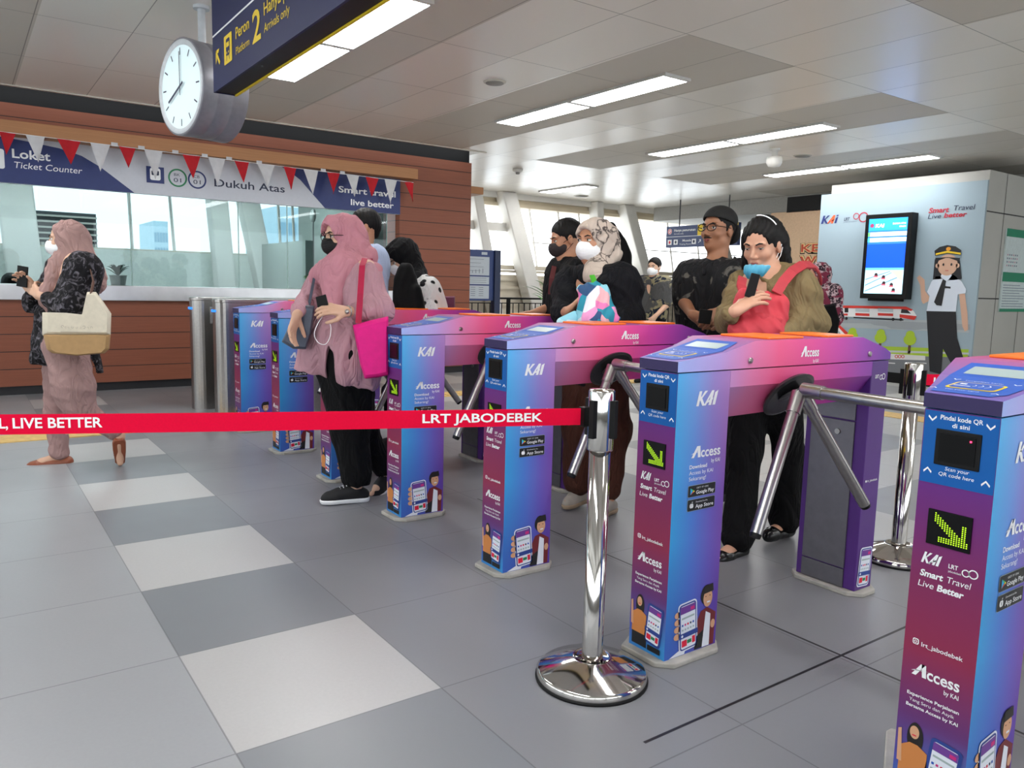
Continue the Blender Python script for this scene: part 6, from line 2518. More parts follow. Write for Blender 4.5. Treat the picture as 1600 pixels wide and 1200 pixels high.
# headscarf
M_MAUVE = cloth('mauve_scarf_cloth', '#a3837e', 0.06)
F = Field(0.007)
F.ell(H.p(0, -0.022, 0.030), (0.088, 0.104, 0.100), H.fr(), 0.02)
F.cap(H.p(0, -0.045, 0.0), 0.085, Q(140, 432, 0.0), 0.085, 0.05)
F.cap(H.p(0, -0.03, -0.06), 0.082, Q(98, 425, 0.0), 0.075, 0.05)
F.cap(Q(98, 415), 0.08, Q(72, 470, -0.04), 0.045, 0.05)
F.cap(Q(72, 460, -0.04), 0.045, Q(76, 486, -0.05), 0.020, 0.03)
F.cap(Q(130, 420, 0.02), 0.085, Q(150, 440, 0.04), 0.055, 0.05)
F.cap(Q(148, 425, 0.04), 0.05, Q(156, 452, 0.03), 0.025, 0.03)
F.ell(H.p(0, 0.118, -0.022), (0.064, 0.092, 0.094), H.fr(), 0.010, 's')
F.fold(0.0045, 55, unit(VX * 0.8 + ZUP * 0.5), 0.4)
field_obj(F, 'headscarf', M_MAUVE, pe, base, 2)
# jacket
M_DPAT = pattern_mat('black_floral', '#0e0c10', '#6c6870', 26, 0.60, soft=0.10)
F = Field(0.008)
F.cap(J['shL'] - ZUP * 0.03, 0.115, Q(92, 540, 0.04), 0.14, 0.05, (VD, 1.15))
F.cap(J['shR'] - ZUP * 0.03, 0.115, Q(100, 540, -0.03), 0.14, 0.05, (VD, 1.15))
F.cap(Q(70, 490), 0.055, Q(62, 562), 0.055, 0.04)
F.cap(Q(130, 540), 0.08, Q(150, 588), 0.05, 0.05)
F.cap(J['shR'], 0.072, J['elR'] + ZUP * 0.01, 0.085, 0.03)
F.cap(J['elR'], 0.075, J['wrR'] * 0.75 + J['elR'] * 0.25, 0.045, 0.03)
F.cap(J['shL'], 0.07, J['elL'], 0.062, 0.03)
F.cap(J['elL'], 0.062, J['wrL'] * 0.8 + J['elL'] * 0.2, 0.045, 0.03)
F.plane(Q(105, 576), unit(-ZUP + VX * -0.12))
F.ell(Q(112, 580, -0.1), (0.11, 0.3, 0.13), FR_V, 0.02, 's')
F.fold(0.004, 40, unit(VX + ZUP * 0.3), 2.0)
field_obj(F, 'jacket', M_DPAT, pe, base, 2)
# trousers
M_MTR = cloth('mauve_trousers_cloth', '#9d7f7c', 0.05)
F = Field(0.008)
legs_cloth(F, J, 1.0, 0.006, 0.93, 'L')
F.cap(J['hpR'], 0.125, Q(116, 610, -0.11), 0.115, 0.05)
F.cap(Q(116, 610, -0.11), 0.112, J['knR'], 0.082, 0.05)
F.cap(J['knR'], 0.080, J['anR'] * 0.88 + J['knR'] * 0.12, 0.050, 0.03)
F.fold(0.0035, 45, unit(VX * 0.5 + ZUP), 1.0)
field_obj(F, 'trousers', M_MTR, pe, base, 2)
M_TAN = mat('tan_leather', '#8a4a30', 0.4)
shoe(pe, base, J['anL'], J['toL'] + np.array([0, 0, 0.0]), M_TAN, None, 0.040, 0.005, low=True)
shoe(pe, base, J['anR'], J['toR'], M_TAN, None, 0.040, 0.005, low=True)
# tote bag hanging from her shoulder
M_CREAMB, M_TANB = mat('cream_canvas', '#cfc6b2', 0.8), mat('tan_canvas', '#a8865a', 0.8)
bgc = Q(120, 510, -0.24)
bag = thing('tote_bag', 'cream and tan tote bag on the arm of the person walking at the far left', 'bag', tuple(bgc))
outl = [(66, 488), (100, 489), (128, 492), (136, 456), (150, 456), (162, 472), (174, 490), (173, 524), (66, 524)]
w = MB()
def slab(w, pts, d0, thick, m, bulge=0.0, T=T):
    """soft slab: outline in the picture plane at depth d0, real thickness; edges drawn in"""
    n = len(pts)
    cu, cv = sum(p[0] for p in pts) / n, sum(p[1] for p in pts) / n
    rr = []
    for off, k in ((0.0, 0.86), (0.12, 0.96), (0.35, 1.0), (0.65, 1.0), (0.88, 0.96), (1.0, 0.86)):
        rr.append([P(cu + (u - cu) * k, cv + (v - cv) * k, T + d0 + thick * off) for u, v in pts])
    w.rings(rr, m, True, True)


slab(w, outl, -0.28, 0.13, M_CREAMB)
w.build('upper_panel', parent=bag, origin=tuple(bgc), bevel=0.004)
w = MB()
slab(w, [(67, 522), (173, 522), (171, 545), (164, 552), (120, 556), (82, 552), (73, 546)], -0.285, 0.14, M_TANB)
w.build('lower_panel', parent=bag, origin=tuple(bgc), bevel=0.004)
strap_obj([Q(142, 460, -0.27), Q(146, 440, -0.22), Q(140, 415, -0.18), Q(132, 406, -0.06), Q(138, 425, 0.0)], 0.022, VX, mat('brown_strap', '#5a3828', 0.6), 'strap', bag, tuple(bgc))
D = Decal(Q(0, 0), VX, ZUP)
D = Decal(Q(96, 516, -0.302), VX, ZUP, 0.001)
for k_, (xa_, wa_, ha_) in enumerate(((0.0, 0.016, 0.018), (0.020, 0.012, 0.012), (0.038, 0.012, 0.010), (0.058, 0.016, 0.014), (0.080, 0.020, 0.012), (0.106, 0.012, 0.010), (0.124, 0.018, 0.018), (0.148, 0.014, 0.012), (0.168, 0.018, 0.014))):
    D.ringd(xa_ + wa_ / 2, 0.012 + ha_ / 2, ha_ * 0.32, ha_ * 0.5, mat('faint_ink', '#b0a795', 0.7, var=0), 0, 12, 40 * k_, 40 * k_ + 270)
D.rect(-0.005, -0.010, 0.20, -0.006, mat('faint_ink', '#b0a795', 0.7, var=0), 0)
D.build('faded_lettering', parent=bag, origin=tuple(bgc))
# phone in her hands
pc = Q(33, 432, 0.03)
ph = thing('smartphone', 'phone held up by the person walking at the far left', 'phone', tuple(pc))
w = MB()
w.prism([pc + VX * a + ZUP * b for a, b in ((-0.035, -0.06), (0.03, -0.07), (0.045, 0.06), (-0.02, 0.07))], tuple(VD * 0.009), M_BLACK)
w.build('case', parent=ph, origin=tuple(pc), bevel=0.002)

# ------------------------------------------------------------------ 2. woman in pink
T = 4.22
def Q(u, v, d=0.0): return P(u, v, 4.22 + d)


base = onz(545, 780, 0)
pe = person('person in dusty pink headscarf and tunic with a black mask walking out of a gate', base)
J = dict(shR=Q(508, 426, 0.11), shL=Q(572, 424, -0.12), elR=Q(480, 474, 0.0), elL=Q(592, 484, -0.16), wrR=Q(464, 492, -0.24), wrL=Q(541, 487, -0.30),
         hpR=Q(520, 565, 0.08), hpL=Q(545, 565, -0.08), knR=Q(545, 665, -0.02), knL=Q(562, 672, 0.12), anR=Q(556, 762, -0.02), anL=Q(604, 742, 0.22), toR=Q(503, 780, -0.10), toL=Q(580, 776, 0.12))
H = Head(Q(534, 371, 0.0), unit(-VX * 0.76 - VD * 0.65 + ZUP * -0.06), 0.98)
F = Field(0.005)
add_body(F, J, GO)
add_head(F, H, (J['shL'] + J['shR']) / 2 + ZUP * 0.02)
add_hand(F, J['wrL'], unit(Q(508, 481, -0.36) - J['wrL']), unit(VD * 0.5 - ZUP * 0.5 - VX * 0.3), 1, 0.42, spread=0.06)
add_hand(F, J['wrR'], unit(Q(454, 524, -0.27) - J['wrR']), unit(VX * 0.8 - VD * 0.2), -1, 0.25)
body = field_obj(F, 'body', SK_L, pe, base, 1)
eyes(H, pe, base)
M_BMASK = mat('black_mask_cloth', '#0c0c0e', 0.8, var=0.1)
add_mask(H, pe, base, M_BMASK, 0.0, 0.004, M_BMASK, 1.02)
# glasses
def glasses(H, parent, base, m):
    w = MB()
    for q in (-1, 1):
        c = H.p(q * 0.032, 0.102, 0.004)
        ring = [c + (H.r * math.cos(a) * 0.026 + H.u * math.sin(a) * 0.019 - H.f * abs(math.cos(a)) * (0.006 if q * math.cos(a) > 0 else 0)) * H.s for a in np.linspace(0, 2 * math.pi, 25)]
        w.tube(ring, 0.0022 * H.s, m, 6, False)
        w.tube([H.p(q * 0.058, 0.094, 0.010), H.p(q * 0.076, 0.07, 0.010), H.p(q * 0.083, 0.0, 0.008)], 0.0022 * H.s, m, 6)
    w.tube([H.p(-0.008, 0.104, 0.008), H.p(0.008, 0.104, 0.008)], 0.002 * H.s, m, 6)
    return w.build('glasses', parent=parent, origin=base)


glasses(H, pe, base, M_BLACK)
M_PINK = cloth('pink_scarf_cloth', '#bd828e', 0.05)
F = Field(0.006)
F.ell(H.p(0, -0.020, 0.028), (0.088, 0.108, 0.102), H.fr(), 0.02)
F.ell(H.p(0, 0.05, 0.045), (0.078, 0.062, 0.075), H.fr(), 0.03)
F.cap(H.p(0, -0.05, 0.0), 0.088, Q(560, 408, 0.05), 0.10, 0.06)
F.cap(Q(548, 400), 0.085, Q(575, 400, 0.02), 0.045, 0.05)
F.cap(H.p(0, -0.03, -0.06), 0.085, Q(528, 430, -0.08), 0.105, 0.05, (GO, 1.1))
F.cap(Q(530, 425, -0.08), 0.10, Q(524, 475, -0.14), 0.055, 0.05)
F.cap(Q(548, 420, -0.08), 0.09, Q(582, 424, -0.1), 0.055, 0.05)
F.cap(Q(515, 425, -0.02), 0.08, Q(500, 432, 0.02), 0.06, 0.05)
F.ell(H.p(0, 0.120, -0.022), (0.062, 0.088, 0.096), H.fr(), 0.010, 's')
F.fold(0.0038, 42, unit(VX * 0.9 + ZUP * -0.35), 1.1)
field_obj(F, 'headscarf', M_PINK, pe, base, 2)
# tunic: wide, flared, parted in front
M_PTUN = cloth('pink_tunic_cloth', '#b78d97', 0.05)
F = Field(0.007)
F.cap(J['shR'] - ZUP * 0.075 + VX * 0.02, 0.10, Q(512, 545, 0.04), 0.135, 0.06)
F.cap(J['shL'] - ZUP * 0.075 - VX * 0.02, 0.105, Q(555, 545, -0.04), 0.14, 0.06)
F.cap(Q(528, 530, -0.04), 0.15, Q(548, 572, -0.07), 0.14, 0.05)
F.cap(Q(512, 510, 0.02), 0.12, Q(478, 578, -0.02), 0.065, 0.06)
F.cap(Q(500, 530, 0.0), 0.09, Q(498, 598, 0.0), 0.05, 0.04)
F.cap(Q(550, 520, -0.06), 0.13, Q(538, 580, -0.12), 0.085, 0.05)
F.cap(Q(560, 530, -0.06), 0.12, Q(576, 596, -0.08), 0.062, 0.05)
F.cap(J['shL'] - ZUP * 0.03, 0.062, J['elL'], 0.078, 0.04)
F.cap(J['elL'], 0.080, Q(562, 486, -0.25), 0.052, 0.03)
F.cap(J['shR'], 0.070, J['elR'], 0.060, 0.04)
F.cap(J['elR'], 0.060, Q(466, 487, -0.20), 0.042, 0.03)
F.ell(Q(508, 612, -0.25), (0.032, 0.34, 0.24), FR_V, 0.015, 's')
F.cap(J['shL'] - ZUP * 0.01, 0.066, (J['shL'] + J['shR']) / 2, 0.07, 0.04)
F.plane(Q(500, 585), unit(-ZUP * 1.0 + VX * -0.22))
F.fold(0.005, 42, unit(VX), 0.2)
field_obj(F, 'tunic', M_PTUN, pe, base, 2)
M_BTR = cloth('black_trousers_cloth', '#08080a', 0.1)
F = Field(0.007)
F.cap(J['hpR'] + ZUP * 0.02, 0.132, J['hpL'] + ZUP * 0.02, 0.132, 0.03, (GO, 1.25))
F.cap((J['hpR'] + J['hpL']) / 2 + ZUP * 0.02, 0.128, (J['hpR'] + J['hpL']) / 2 + ZUP * 0.20, 0.112, 0.03, (GO, 1.25))
F.cap(J['hpR'] + VD * 0.03, 0.11, J['knR'], 0.102, 0.04)
F.cap(J['hpL'] + VD * 0.01, 0.108, J['knL'], 0.10, 0.04)
F.cap(J['hpL'] - ZUP * 0.06, 0.096, (J['knL'] + J['hpL']) / 2, 0.10, 0.04)
F.cap(J['knR'], 0.102, Q(557, 742, -0.02), 0.084, 0.03)
F.cap(J['knL'], 0.095, Q(602, 734, 0.21), 0.062, 0.03)
F.plane(Q(560, 757), unit(-ZUP + VX * 0.05))
F.fold(0.004, 45, unit(VX + ZUP * 0.2), 3.0)
field_obj(F, 'trousers', M_BTR, pe, base, 2)
M_CANV = mat('black_canvas', '#121214', 0.7)
for an, to in ((J['anR'], J['toR']), (J['anL'], J['toL'])):
    so = shoe(pe, base, an, to, M_CANV, M_WHITE, 0.036, 0.004)
    w = MB()
    d = to - an
    sd = unit(np.cross(d, ZUP))
    for k in range(5):
        c = an + d * (0.30 + 0.09 * k) + ZUP * (0.040 - 0.003 * k) * 0.9
        w.tube([c - sd * 0.018 - ZUP * 0.005, c + ZUP * 0.003, c + sd * 0.018 - ZUP * 0.005], 0.0022, M_WHITE, 6)
    w.build('laces', parent=so, origin=base)
# watch
w = MB()
wd_ = unit(J['wrL'] - J['elL'])
e1, e2 = unit(np.cross(wd_, ZUP)), None
e2 = np.cross(wd_, e1)
w.tube([J['wrL'] - wd_ * 0.012 + (e1 * math.cos(a) + e2 * math.sin(a)) * 0.029 for a in np.linspace(0, 2 * math.pi, 20)], 0.004, M_STEEL, 6, False)
w.ball(J['wrL'] - wd_ * 0.012 - VD * 0.031, (0.014, 0.012, 0.013), M_STEEL, 8)
w.build('wristwatch', parent=pe, origin=base)
# bags and phone
bc_ = Q(582, 545, -0.22)
bag = thing('shoulder_bag', 'plain hot pink shoulder bag of the person in the pink tunic', 'bag', tuple(bc_))
w = MB()
T4 = 4.22
slab(w, [(551, 508), (580, 500), (607, 494), (607, 586), (590, 590), (570, 592), (563, 570)], -0.34, 0.10, mat('hot_pink_canvas', '#d8007c', 0.75), T=T4)
w.build('body', parent=bag, origin=tuple(bc_), bevel=0.004)
strap_obj([Q(560, 505, -0.31), Q(563, 460, -0.32), Q(566, 415, -0.24), Q(570, 404, -0.13), Q(580, 408, -0.02)], 0.030, -VD, mat('crimson_strap', '#a80c3c', 0.7), 'strap', bag, tuple(bc_))
bc_ = Q(470, 515, -0.15)
bag = thing('handbag', 'slate grey handbag under the left arm side of the person in pink', 'bag', tuple(bc_))
w = MB()
slab(w, [(477, 476), (492, 478), (486, 520), (478, 546), (458, 545), (440, 534), (452, 508)], -0.20, 0.10, mat('slate_leather', '#454c5c', 0.45), T=T4)
w.build('body', parent=bag, origin=tuple(bc_), bevel=0.004)
strap_obj([Q(482, 480, -0.14), Q(488, 450, -0.08), Q(494, 418, 0.02)], 0.014, -VD, mat('slate_leather', '#454c5c', 0.45), 'strap', bag, tuple(bc_))
pc = Q(504, 474, -0.35)
ph = thing('smartphone', 'black phone in the hand of the person in the pink tunic', 'phone', tuple(pc))
w = MB()
w.prism([pc + VX * a + ZUP * b for a, b in ((-0.02, -0.05), (0.035, -0.035), (0.015, 0.045), (-0.035, 0.03))], tuple(VD * 0.009), M_BLACK)
w.build('case', parent=ph, origin=tuple(pc), bevel=0.002)
w = MB()
cab = [Q(507, 490, -0.34), Q(497, 505, -0.35), Q(491, 522, -0.36), Q(497, 535, -0.37), Q(508, 538, -0.37), Q(515, 528, -0.36), Q(517, 512, -0.33), Q(514, 502, -0.31)]
fine = []
for i in range(len(cab) - 1):
    q0, q1, q2, q3 = (np.array(cab[min(max(i + k, 0), len(cab) - 1)]) for k in (-1, 0, 1, 2))
    for t_ in (0, 0.25, 0.5, 0.75):
        fine.append(0.5 * (2 * q1 + (q2 - q0) * t_ + (2 * q0 - 5 * q1 + 4 * q2 - q3) * t_ ** 2 + (3 * q1 - q0 - 3 * q2 + q3) * t_ ** 3))
cab = fine
w.tube(cab, 0.0017, M_WHITE, 6)
tag(w.build('charging_cable', origin=tuple(cab[0])), 'thin white cable looping from the phone of the person in pink', 'cable')

# ------------------------------------------------------------------ generic standing person helper for the ones behind
def stand(T, hx, hv, zfeet=0.0, shw=0.19, H_=None, f=GO, lean=0.0):
    """joints of someone standing at camera depth T whose head is centred at pixel hx, hv"""
    h = P(hx, hv, T)
    r = unit(np.cross(f, ZUP))
    tot = h[2] + 0.11
    k = tot / 1.65
    c = np.array([h[0], h[1], 0]) - f * lean
    J = {}
    for q, s_ in (('L', -1), ('R', 1)):
        J['sh' + q] = c + r * s_ * shw + ZUP * (tot * 0.815) + f * lean * 0.8
        J['el' + q] = J['sh' + q] - ZUP * 0.28 * k + r * s_ * 0.05
        J['wr' + q] = J['el' + q] - ZUP * 0.14 * k + f * 0.18
        J['hp' + q] = c + r * s_ * 0.09 + ZUP * (tot * 0.52)
        J['kn' + q] = c + r * s_ * 0.09 + ZUP * (tot * 0.285) + f * 0.02
        J['an' + q] = c + r * s_ * 0.09 + ZUP * 0.085 - f * 0.02
        J['to' + q] = c + r * s_ * 0.10 + ZUP * 0.035 + f * 0.15
    return J, h, r


def simple_person(label, T, hx, hv, head_f, skin, shirt, trous, J=None, h=0.008, shw=0.19, sleeves=1.0, shirt_m=1.0, shirt_len=0.50, fold=0.003, hands=True, headsize=1.0, over=None, f=GO, shoes_m=None, lean=0.0, handdir=None):
    J0, hc, r = stand(T, hx, hv, shw=shw, f=f, lean=lean)
    if over:
        J0.update(over)
    J = J0
    H = Head(hc, head_f, headsize)
    base = np.array([(J['anL'] + J['anR'])[0] / 2, (J['anL'] + J['anR'])[1] / 2, 0.0])
    pe = person(label, base)
    F = Field(h)
    add_body(F, J, f)
    add_head(F, H, (J['shL'] + J['shR']) / 2 + ZUP * 0.02)
    if hands:
        for q, sd in (('L', 1), ('R', -1)):
            hd = (handdir or {}).get(q)
            if hd is None:
                dd, nn, cc = unit(J['wr' + q] - J['el' + q]), unit(r * (1 if q == 'L' else -1)), 0.3
            else:
                dd, nn, cc = hd
            add_hand(F, J['wr' + q], dd, nn, sd, cc)
    field_obj(F, 'body', skin, pe, base, 1)
    F = Field(h)
    sh = (J['shL'] + J['shR']) / 2
    hp = (J['hpL'] + J['hpR']) / 2
    m = shirt_m
    low = hp - ZUP * 0.04
    for q in 'LR':
        F.cap(J['sh' + q] * 0.72 + sh * 0.28 - ZUP * 0.060, 0.128 * m, low + (J['hp' + q] - hp) * 0.6, 0.125 * m, 0.06, (unit(f), 1.2))
        F.cap(J['sh' + q], 0.066 * m, J['sh' + q] + (J['el' + q] - J['sh' + q]) * min(1, sleeves * 2), 0.060 * m, 0.035)
        if sleeves > 0.5:
            F.cap(J['el' + q], 0.058 * m, J['el' + q] + (J['wr' + q] - J['el' + q]) * (sleeves - 0.5) * 2 * 0.9, 0.044 * m, 0.03)
    F.cap(J['shL'], 0.062 * m, J['shR'], 0.062 * m, 0.04)
    F.cap(J['shL'], 0.058 * m, sh + ZUP * 0.028, 0.062, 0.04)
    F.cap(J['shR'], 0.058 * m, sh + ZUP * 0.028, 0.062, 0.04)
    F.plane(low - ZUP * 0.10, -ZUP)
    F.fold(fold, 42, unit(VX + ZUP * 0.35), 1.7 + hx)
    field_obj(F, 'shirt', shirt, pe, base, 2)
    F = Field(h)
    legs_cloth(F, J, 1.0, 0.008, 0.92)
    F.fold(0.003, 45, unit(VX + ZUP * 0.2), 3.0)
    field_obj(F, 'trousers', trous, pe, base, 1)
    for q in 'LR':
        shoe(pe, base, J['an' + q], J['to' + q], shoes_m or M_CANV, None, 0.036, max(0.006, h * 0.8))
    return pe, base, J, H, r


def hair_short(H, pe, base, h=0.006, m=1.0, fringe=0.0):
    F = Field(h)
    F.ell(H.p(0, -0.018, 0.044), np.array((0.082, 0.100, 0.088)) * H.s * m, H.fr(), 0.01)
    F.cap(H.p(0, -0.075, 0.0), 0.04 * H.s, H.p(0, -0.07, -0.035), 0.035 * H.s, 0.03)
    for q in (-1, 1):
        F.cap(H.p(q * 0.068, 0.012, 0.03), 0.014 * H.s, H.p(q * 0.070, 0.016, -0.005), 0.008 * H.s, 0.01)
    F.ell(H.p(0, 0.112, -0.012 + fringe), np.array((0.085, 0.072, 0.082)) * H.s, H.fr(), 0.012, 's')
    for q in (-1, 1):
        F.ell(H.p(q * 0.09, 0.0, -0.025), np.array((0.02, 0.03, 0.036)) * H.s, H.fr(), 0.01, 's')
    F.fold(0.0022, 170, H.f, 0.5)
    return field_obj(F, 'hair', M_HAIR, pe, base, 1)


def hijab(H, pe, base, m, chest, shoulders, h=0.007, fold=0.003, open_r=(0.066, 0.092, 0.094), extra=None, neck=0.080, name='headscarf'):
    F = Field(h)
    F.ell(H.p(0, -0.020, 0.028), np.array((0.088, 0.106, 0.102)) * H.s, H.fr(), 0.02)
    F.ell(H.p(0, 0.04, 0.045), np.array((0.074, 0.058, 0.070)) * H.s, H.fr(), 0.03)
    F.cap(H.p(0, -0.035, -0.03), neck, chest, neck, 0.05)
    for s_ in shoulders:
        F.cap(chest, neck * 0.9, s_, neck * 0.65, 0.05)
    for e in (extra or []):
        F.cap(*e)
    F.ell(H.p(0, 0.122, -0.020), np.array(open_r) * H.s, H.fr(), 0.012, 's')
    F.fold(fold, 52, unit(VX * 0.8 - ZUP * 0.5), H.c[0] * 3)
    return field_obj(F, name, m, pe, base, 2)


# ------------------------------------------------------------------ 3. man in light blue shirt with black backpack
M_LBLUE = cloth('light_blue_shirt', '#a9b6d2', 0.04)
pe, base, J, H, r = simple_person('person in a light blue shirt with dark hair directly behind the person in pink', 5.12, 568, 356, unit(GO + VD * 0.3), SK_M, M_LBLUE, M_BTR, shirt_m=1.08,
    over=dict(), lean=-0.02)
hair_short(H, pe, base)
bc_ = P(636, 450, 5.05)
bag = thing('backpack', 'black backpack behind the person in light blue shirt, left of the spotted blouse', 'backpack', tuple(bc_))
M_BPK = mat('black_nylon', '#08080a', 0.8, var=0.2, scale=30, spec=0.15)
F = Field(0.008)
F.cap(P(634, 424, 4.95), 0.055, P(643, 478, 4.95), 0.085, 0.05)
F.cap(P(628, 440, 4.95), 0.05, P(634, 488, 4.95), 0.09, 0.05)
F.cap(P(650, 455, 4.9), 0.04, P(652, 486, 4.9), 0.055, 0.03)
F.fold(0.003, 60, VX, 0.3)
field_obj(F, 'body', M_BPK, bag, bc_, 1)
strap_obj([P(622, 470, 4.9), P(612, 477, 4.85), P(606, 486, 4.8)], 0.025, -VD, M_BPK, 'strap', bag, tuple(bc_))

# ------------------------------------------------------------------ 4. person in black headscarf and spotted blouse
M_SPOT = pattern_mat('spotted_blouse', '#0e0e12', '#c9c9c9', 16, 0.30, kind='voronoi', soft=0.03)
T5 = 5.3
ov = dict(shL=P(668, 452, T5 - 0.12), shR=P(648, 446, T5 + 0.12), elL=P(672, 490, T5 - 0.2), elR=P(628, 480, T5 + 0.15), wrL=P(640, 500, T5 - 0.2), wrR=P(610, 490, T5 + 0.1),
          hpL=P(680, 505, T5 - 0.07), hpR=P(672, 505, T5 + 0.07))
pe, base, J, H, r = simple_person('person in black headscarf and black-spotted white blouse bending forward', T5, 626, 402, unit(GO - ZUP * 0.75), SK_L, M_SPOT, M_BTR, over=ov, shirt_m=1.12, headsize=0.95)
eyes(H, pe, base, brows=True)
add_mask(H, pe, base, M_WHITE)
M_BSC = cloth('black_scarf_cloth', '#07070a', 0.15)
hijab(H, pe, base, M_BSC, P(645, 436, T5), [P(652, 436, T5 - 0.08), P(640, 440, T5 + 0.1)], open_r=(0.064, 0.088, 0.09), extra=[(P(634, 392, T5 + 0.02), 0.08, P(652, 432, T5), 0.07, 0.05)])
bc_ = P(702, 475, 5.5)
bag = thing('maroon_bag', 'square maroon bag behind the spotted blouse', 'bag', tuple(bc_))
w = MB()
slab(w, [(688, 463), (711, 463), (711, 492), (688, 492)], -0.05, 0.10, mat('maroon_cloth', '#5a1a3c', 0.7), T=5.5)
w.build('body', parent=bag, origin=tuple(bc_), bevel=0.004)

# ------------------------------------------------------------------ 5. masked man in black t-shirt
T6 = 4.85
M_BTEE = cloth('black_tshirt_cloth', '#0b0b0e', 0.15)
ov = dict(shL=P(905, 424, T6 - 0.12), shR=P(874, 420, T6 + 0.12), elR=P(866, 478, T6 + 0.12), wrR=P(842, 486, T6 + 0.05), elL=P(912, 478, T6 - 0.1), wrL=P(885, 492, T6 - 0.1))
pe, base, J, H, r = simple_person('person in black t-shirt and black mask resting a hand on a gate lid', T6, 884, 374, unit(-VX * 0.95 - VD * 0.25 - ZUP * 0.25), SK_M, M_BTEE, M_BTR, over=ov, sleeves=0.42, h=0.006,
    handdir=dict(R=(unit(-VX - ZUP * 0.15), -ZUP, 0.15)))
hair_short(H, pe, base)
eyes(H, pe, base, half=0.6)
add_mask(H, pe, base, mat('charcoal_mask', '#2a2224', 0.8), 0.0, 0.005, M_BLACK)
strap_obj([P(866, 416, T6 - 0.02), P(862, 435, T6 - 0.05), P(860, 460, T6 - 0.04)], 0.03, -VD, mat('maroon_strap', '#5c1f24', 0.7), 'bag_strap', pe, tuple(base))

# ------------------------------------------------------------------ 6. woman with cream floral headscarf
T7 = 4.1
M_BJK = cloth('black_jacket_cloth', '#101116', 0.2)
M_CREAMS = pattern_mat('cream_floral_scarf', '#4e4644', '#c4b5a9', 6, 0.020, soft=0.016, kind='edge')
M_BROWN = cloth('brown_skirt_cloth', '#4a2c22', 0.08)
base = np.array([*P(925, 790, T7)[:2], 0.0])
pe = person('person in cream floral headscarf, white mask and black jacket hugging a tie-dye bag', base)
J = dict(shR=P(895, 440, T7 + 0.14), shL=P(968, 438, T7 - 0.12), elR=P(880, 490, T7 + 0.02), elL=P(992, 498, T7 - 0.18), wrR=P(888, 486, T7 - 0.12), wrL=P(950, 508, T7 - 0.34),
         hpR=P(915, 555, T7 + 0.08), hpL=P(940, 555, T7 - 0.08), knR=P(912, 665, T7 - 0.0), knL=P(952, 670, T7 - 0.02), anR=P(912, 762, T7 + 0.12), anL=P(950, 780, T7 - 0.02), toR=P(882, 788, T7 + 0.02), toL=P(930, 803, T7 - 0.12))
H = Head(P(928, 378, T7), unit(-VX * 0.72 - VD * 0.7 + ZUP * 0.0), 1.0)
F = Field(0.005)
add_body(F, J, GO)
add_head(F, H, (J['shL'] + J['shR']) / 2 + ZUP * 0.02)
add_hand(F, J['wrR'], unit(VX * 0.5 + ZUP * 0.6 - VD * 0.2), unit(VX * 0.6 - VD * 0.1), 1, 0.6)
add_hand(F, J['wrL'], unit(-VX - VD * 0.1), VD, -1, 0.5)
field_obj(F, 'body', SK_M, pe, base, 1)
eyes(H, pe, base, gaze=(0.5, 0))
add_mask(H, pe, base, M_WHITE, wide=1.05)
hijab(H, pe, base, M_CREAMS, P(936, 424, T7 - 0.03), [P(936, 430, T7 - 0.12), P(924, 430, T7 - 0.08)], h=0.006, neck=0.066, extra=[(P(945, 378, T7 + 0.03), 0.085, P(958, 398, T7 + 0.02), 0.05, 0.05)])
F = Field(0.007)
F.cap(J['shR'] - ZUP * 0.04, 0.12, P(918, 530, T7 + 0.04), 0.14, 0.06)
F.cap(J['shL'] - ZUP * 0.04, 0.13, P(945, 530, T7 - 0.04), 0.15, 0.06)
F.cap(J['shL'], 0.078, J['elL'] - VX * 0.03, 0.080, 0.04)
F.cap(J['elL'] - VX * 0.03, 0.080, J['wrL'] * 0.85 + J['elL'] * 0.15, 0.055, 0.03)
F.cap(J['shR'], 0.075, J['elR'], 0.065, 0.04)
F.cap(J['shR'], 0.07, (J['shL'] + J['shR']) / 2 + ZUP * 0.03, 0.075, 0.04)
F.cap(J['shL'], 0.07, (J['shL'] + J['shR']) / 2 + ZUP * 0.03, 0.075, 0.04)
F.cap(J['elR'], 0.060, J['wrR'] * 0.4 + J['elR'] * 0.6, 0.045, 0.03)
F.cap(P(918, 520, T7), 0.15, P(935, 590, T7), 0.15, 0.05)
F.plane(P(930, 600, T7), -ZUP)
F.fold(0.005, 42, unit(VX * 0.6 + ZUP * 0.6), 0.7)
field_obj(F, 'jacket', M_BJK, pe, base, 2)
F = Field(0.008)
F.cap(J['hpR'], 0.13, J['knR'], 0.115, 0.05)
F.cap(J['hpL'], 0.13, J['knL'], 0.115, 0.05)
F.cap(J['knR'], 0.11, P(905, 748, T7 + 0.08), 0.09, 0.04)
F.cap(J['knL'], 0.11, P(952, 765, T7 - 0.02), 0.065, 0.04)
F.fold(0.004, 38, unit(VX), 0.9)
field_obj(F, 'wide_trousers', M_BROWN, pe, base, 2)
M_GSH = mat('pale_canvas_shoe', '#a39c92', 0.7)
for an, to in ((J['anR'], J['toR']), (J['anL'], J['toL'])):
    shoe(pe, base, an, to, M_GSH, mat('tan_sole', '#a08c74', 0.7), 0.036, 0.005)
bc_ = P(975, 400, 4.35)
bag = thing('backpack', 'tall black backpack on the back of the person in the cream headscarf', 'backpack', tuple(bc_))
F = Field(0.008)
F.cap(P(950, 362, 4.38), 0.058, P(968, 400, 4.36), 0.065, 0.05)
F.cap(P(964, 385, 4.36), 0.045, P(970, 440, 4.34), 0.085, 0.05)
F.cap(P(970, 440, 4.34), 0.085, P(978, 500, 4.34), 0.10, 0.05)
F.fold(0.003, 60, VX, 0.3)
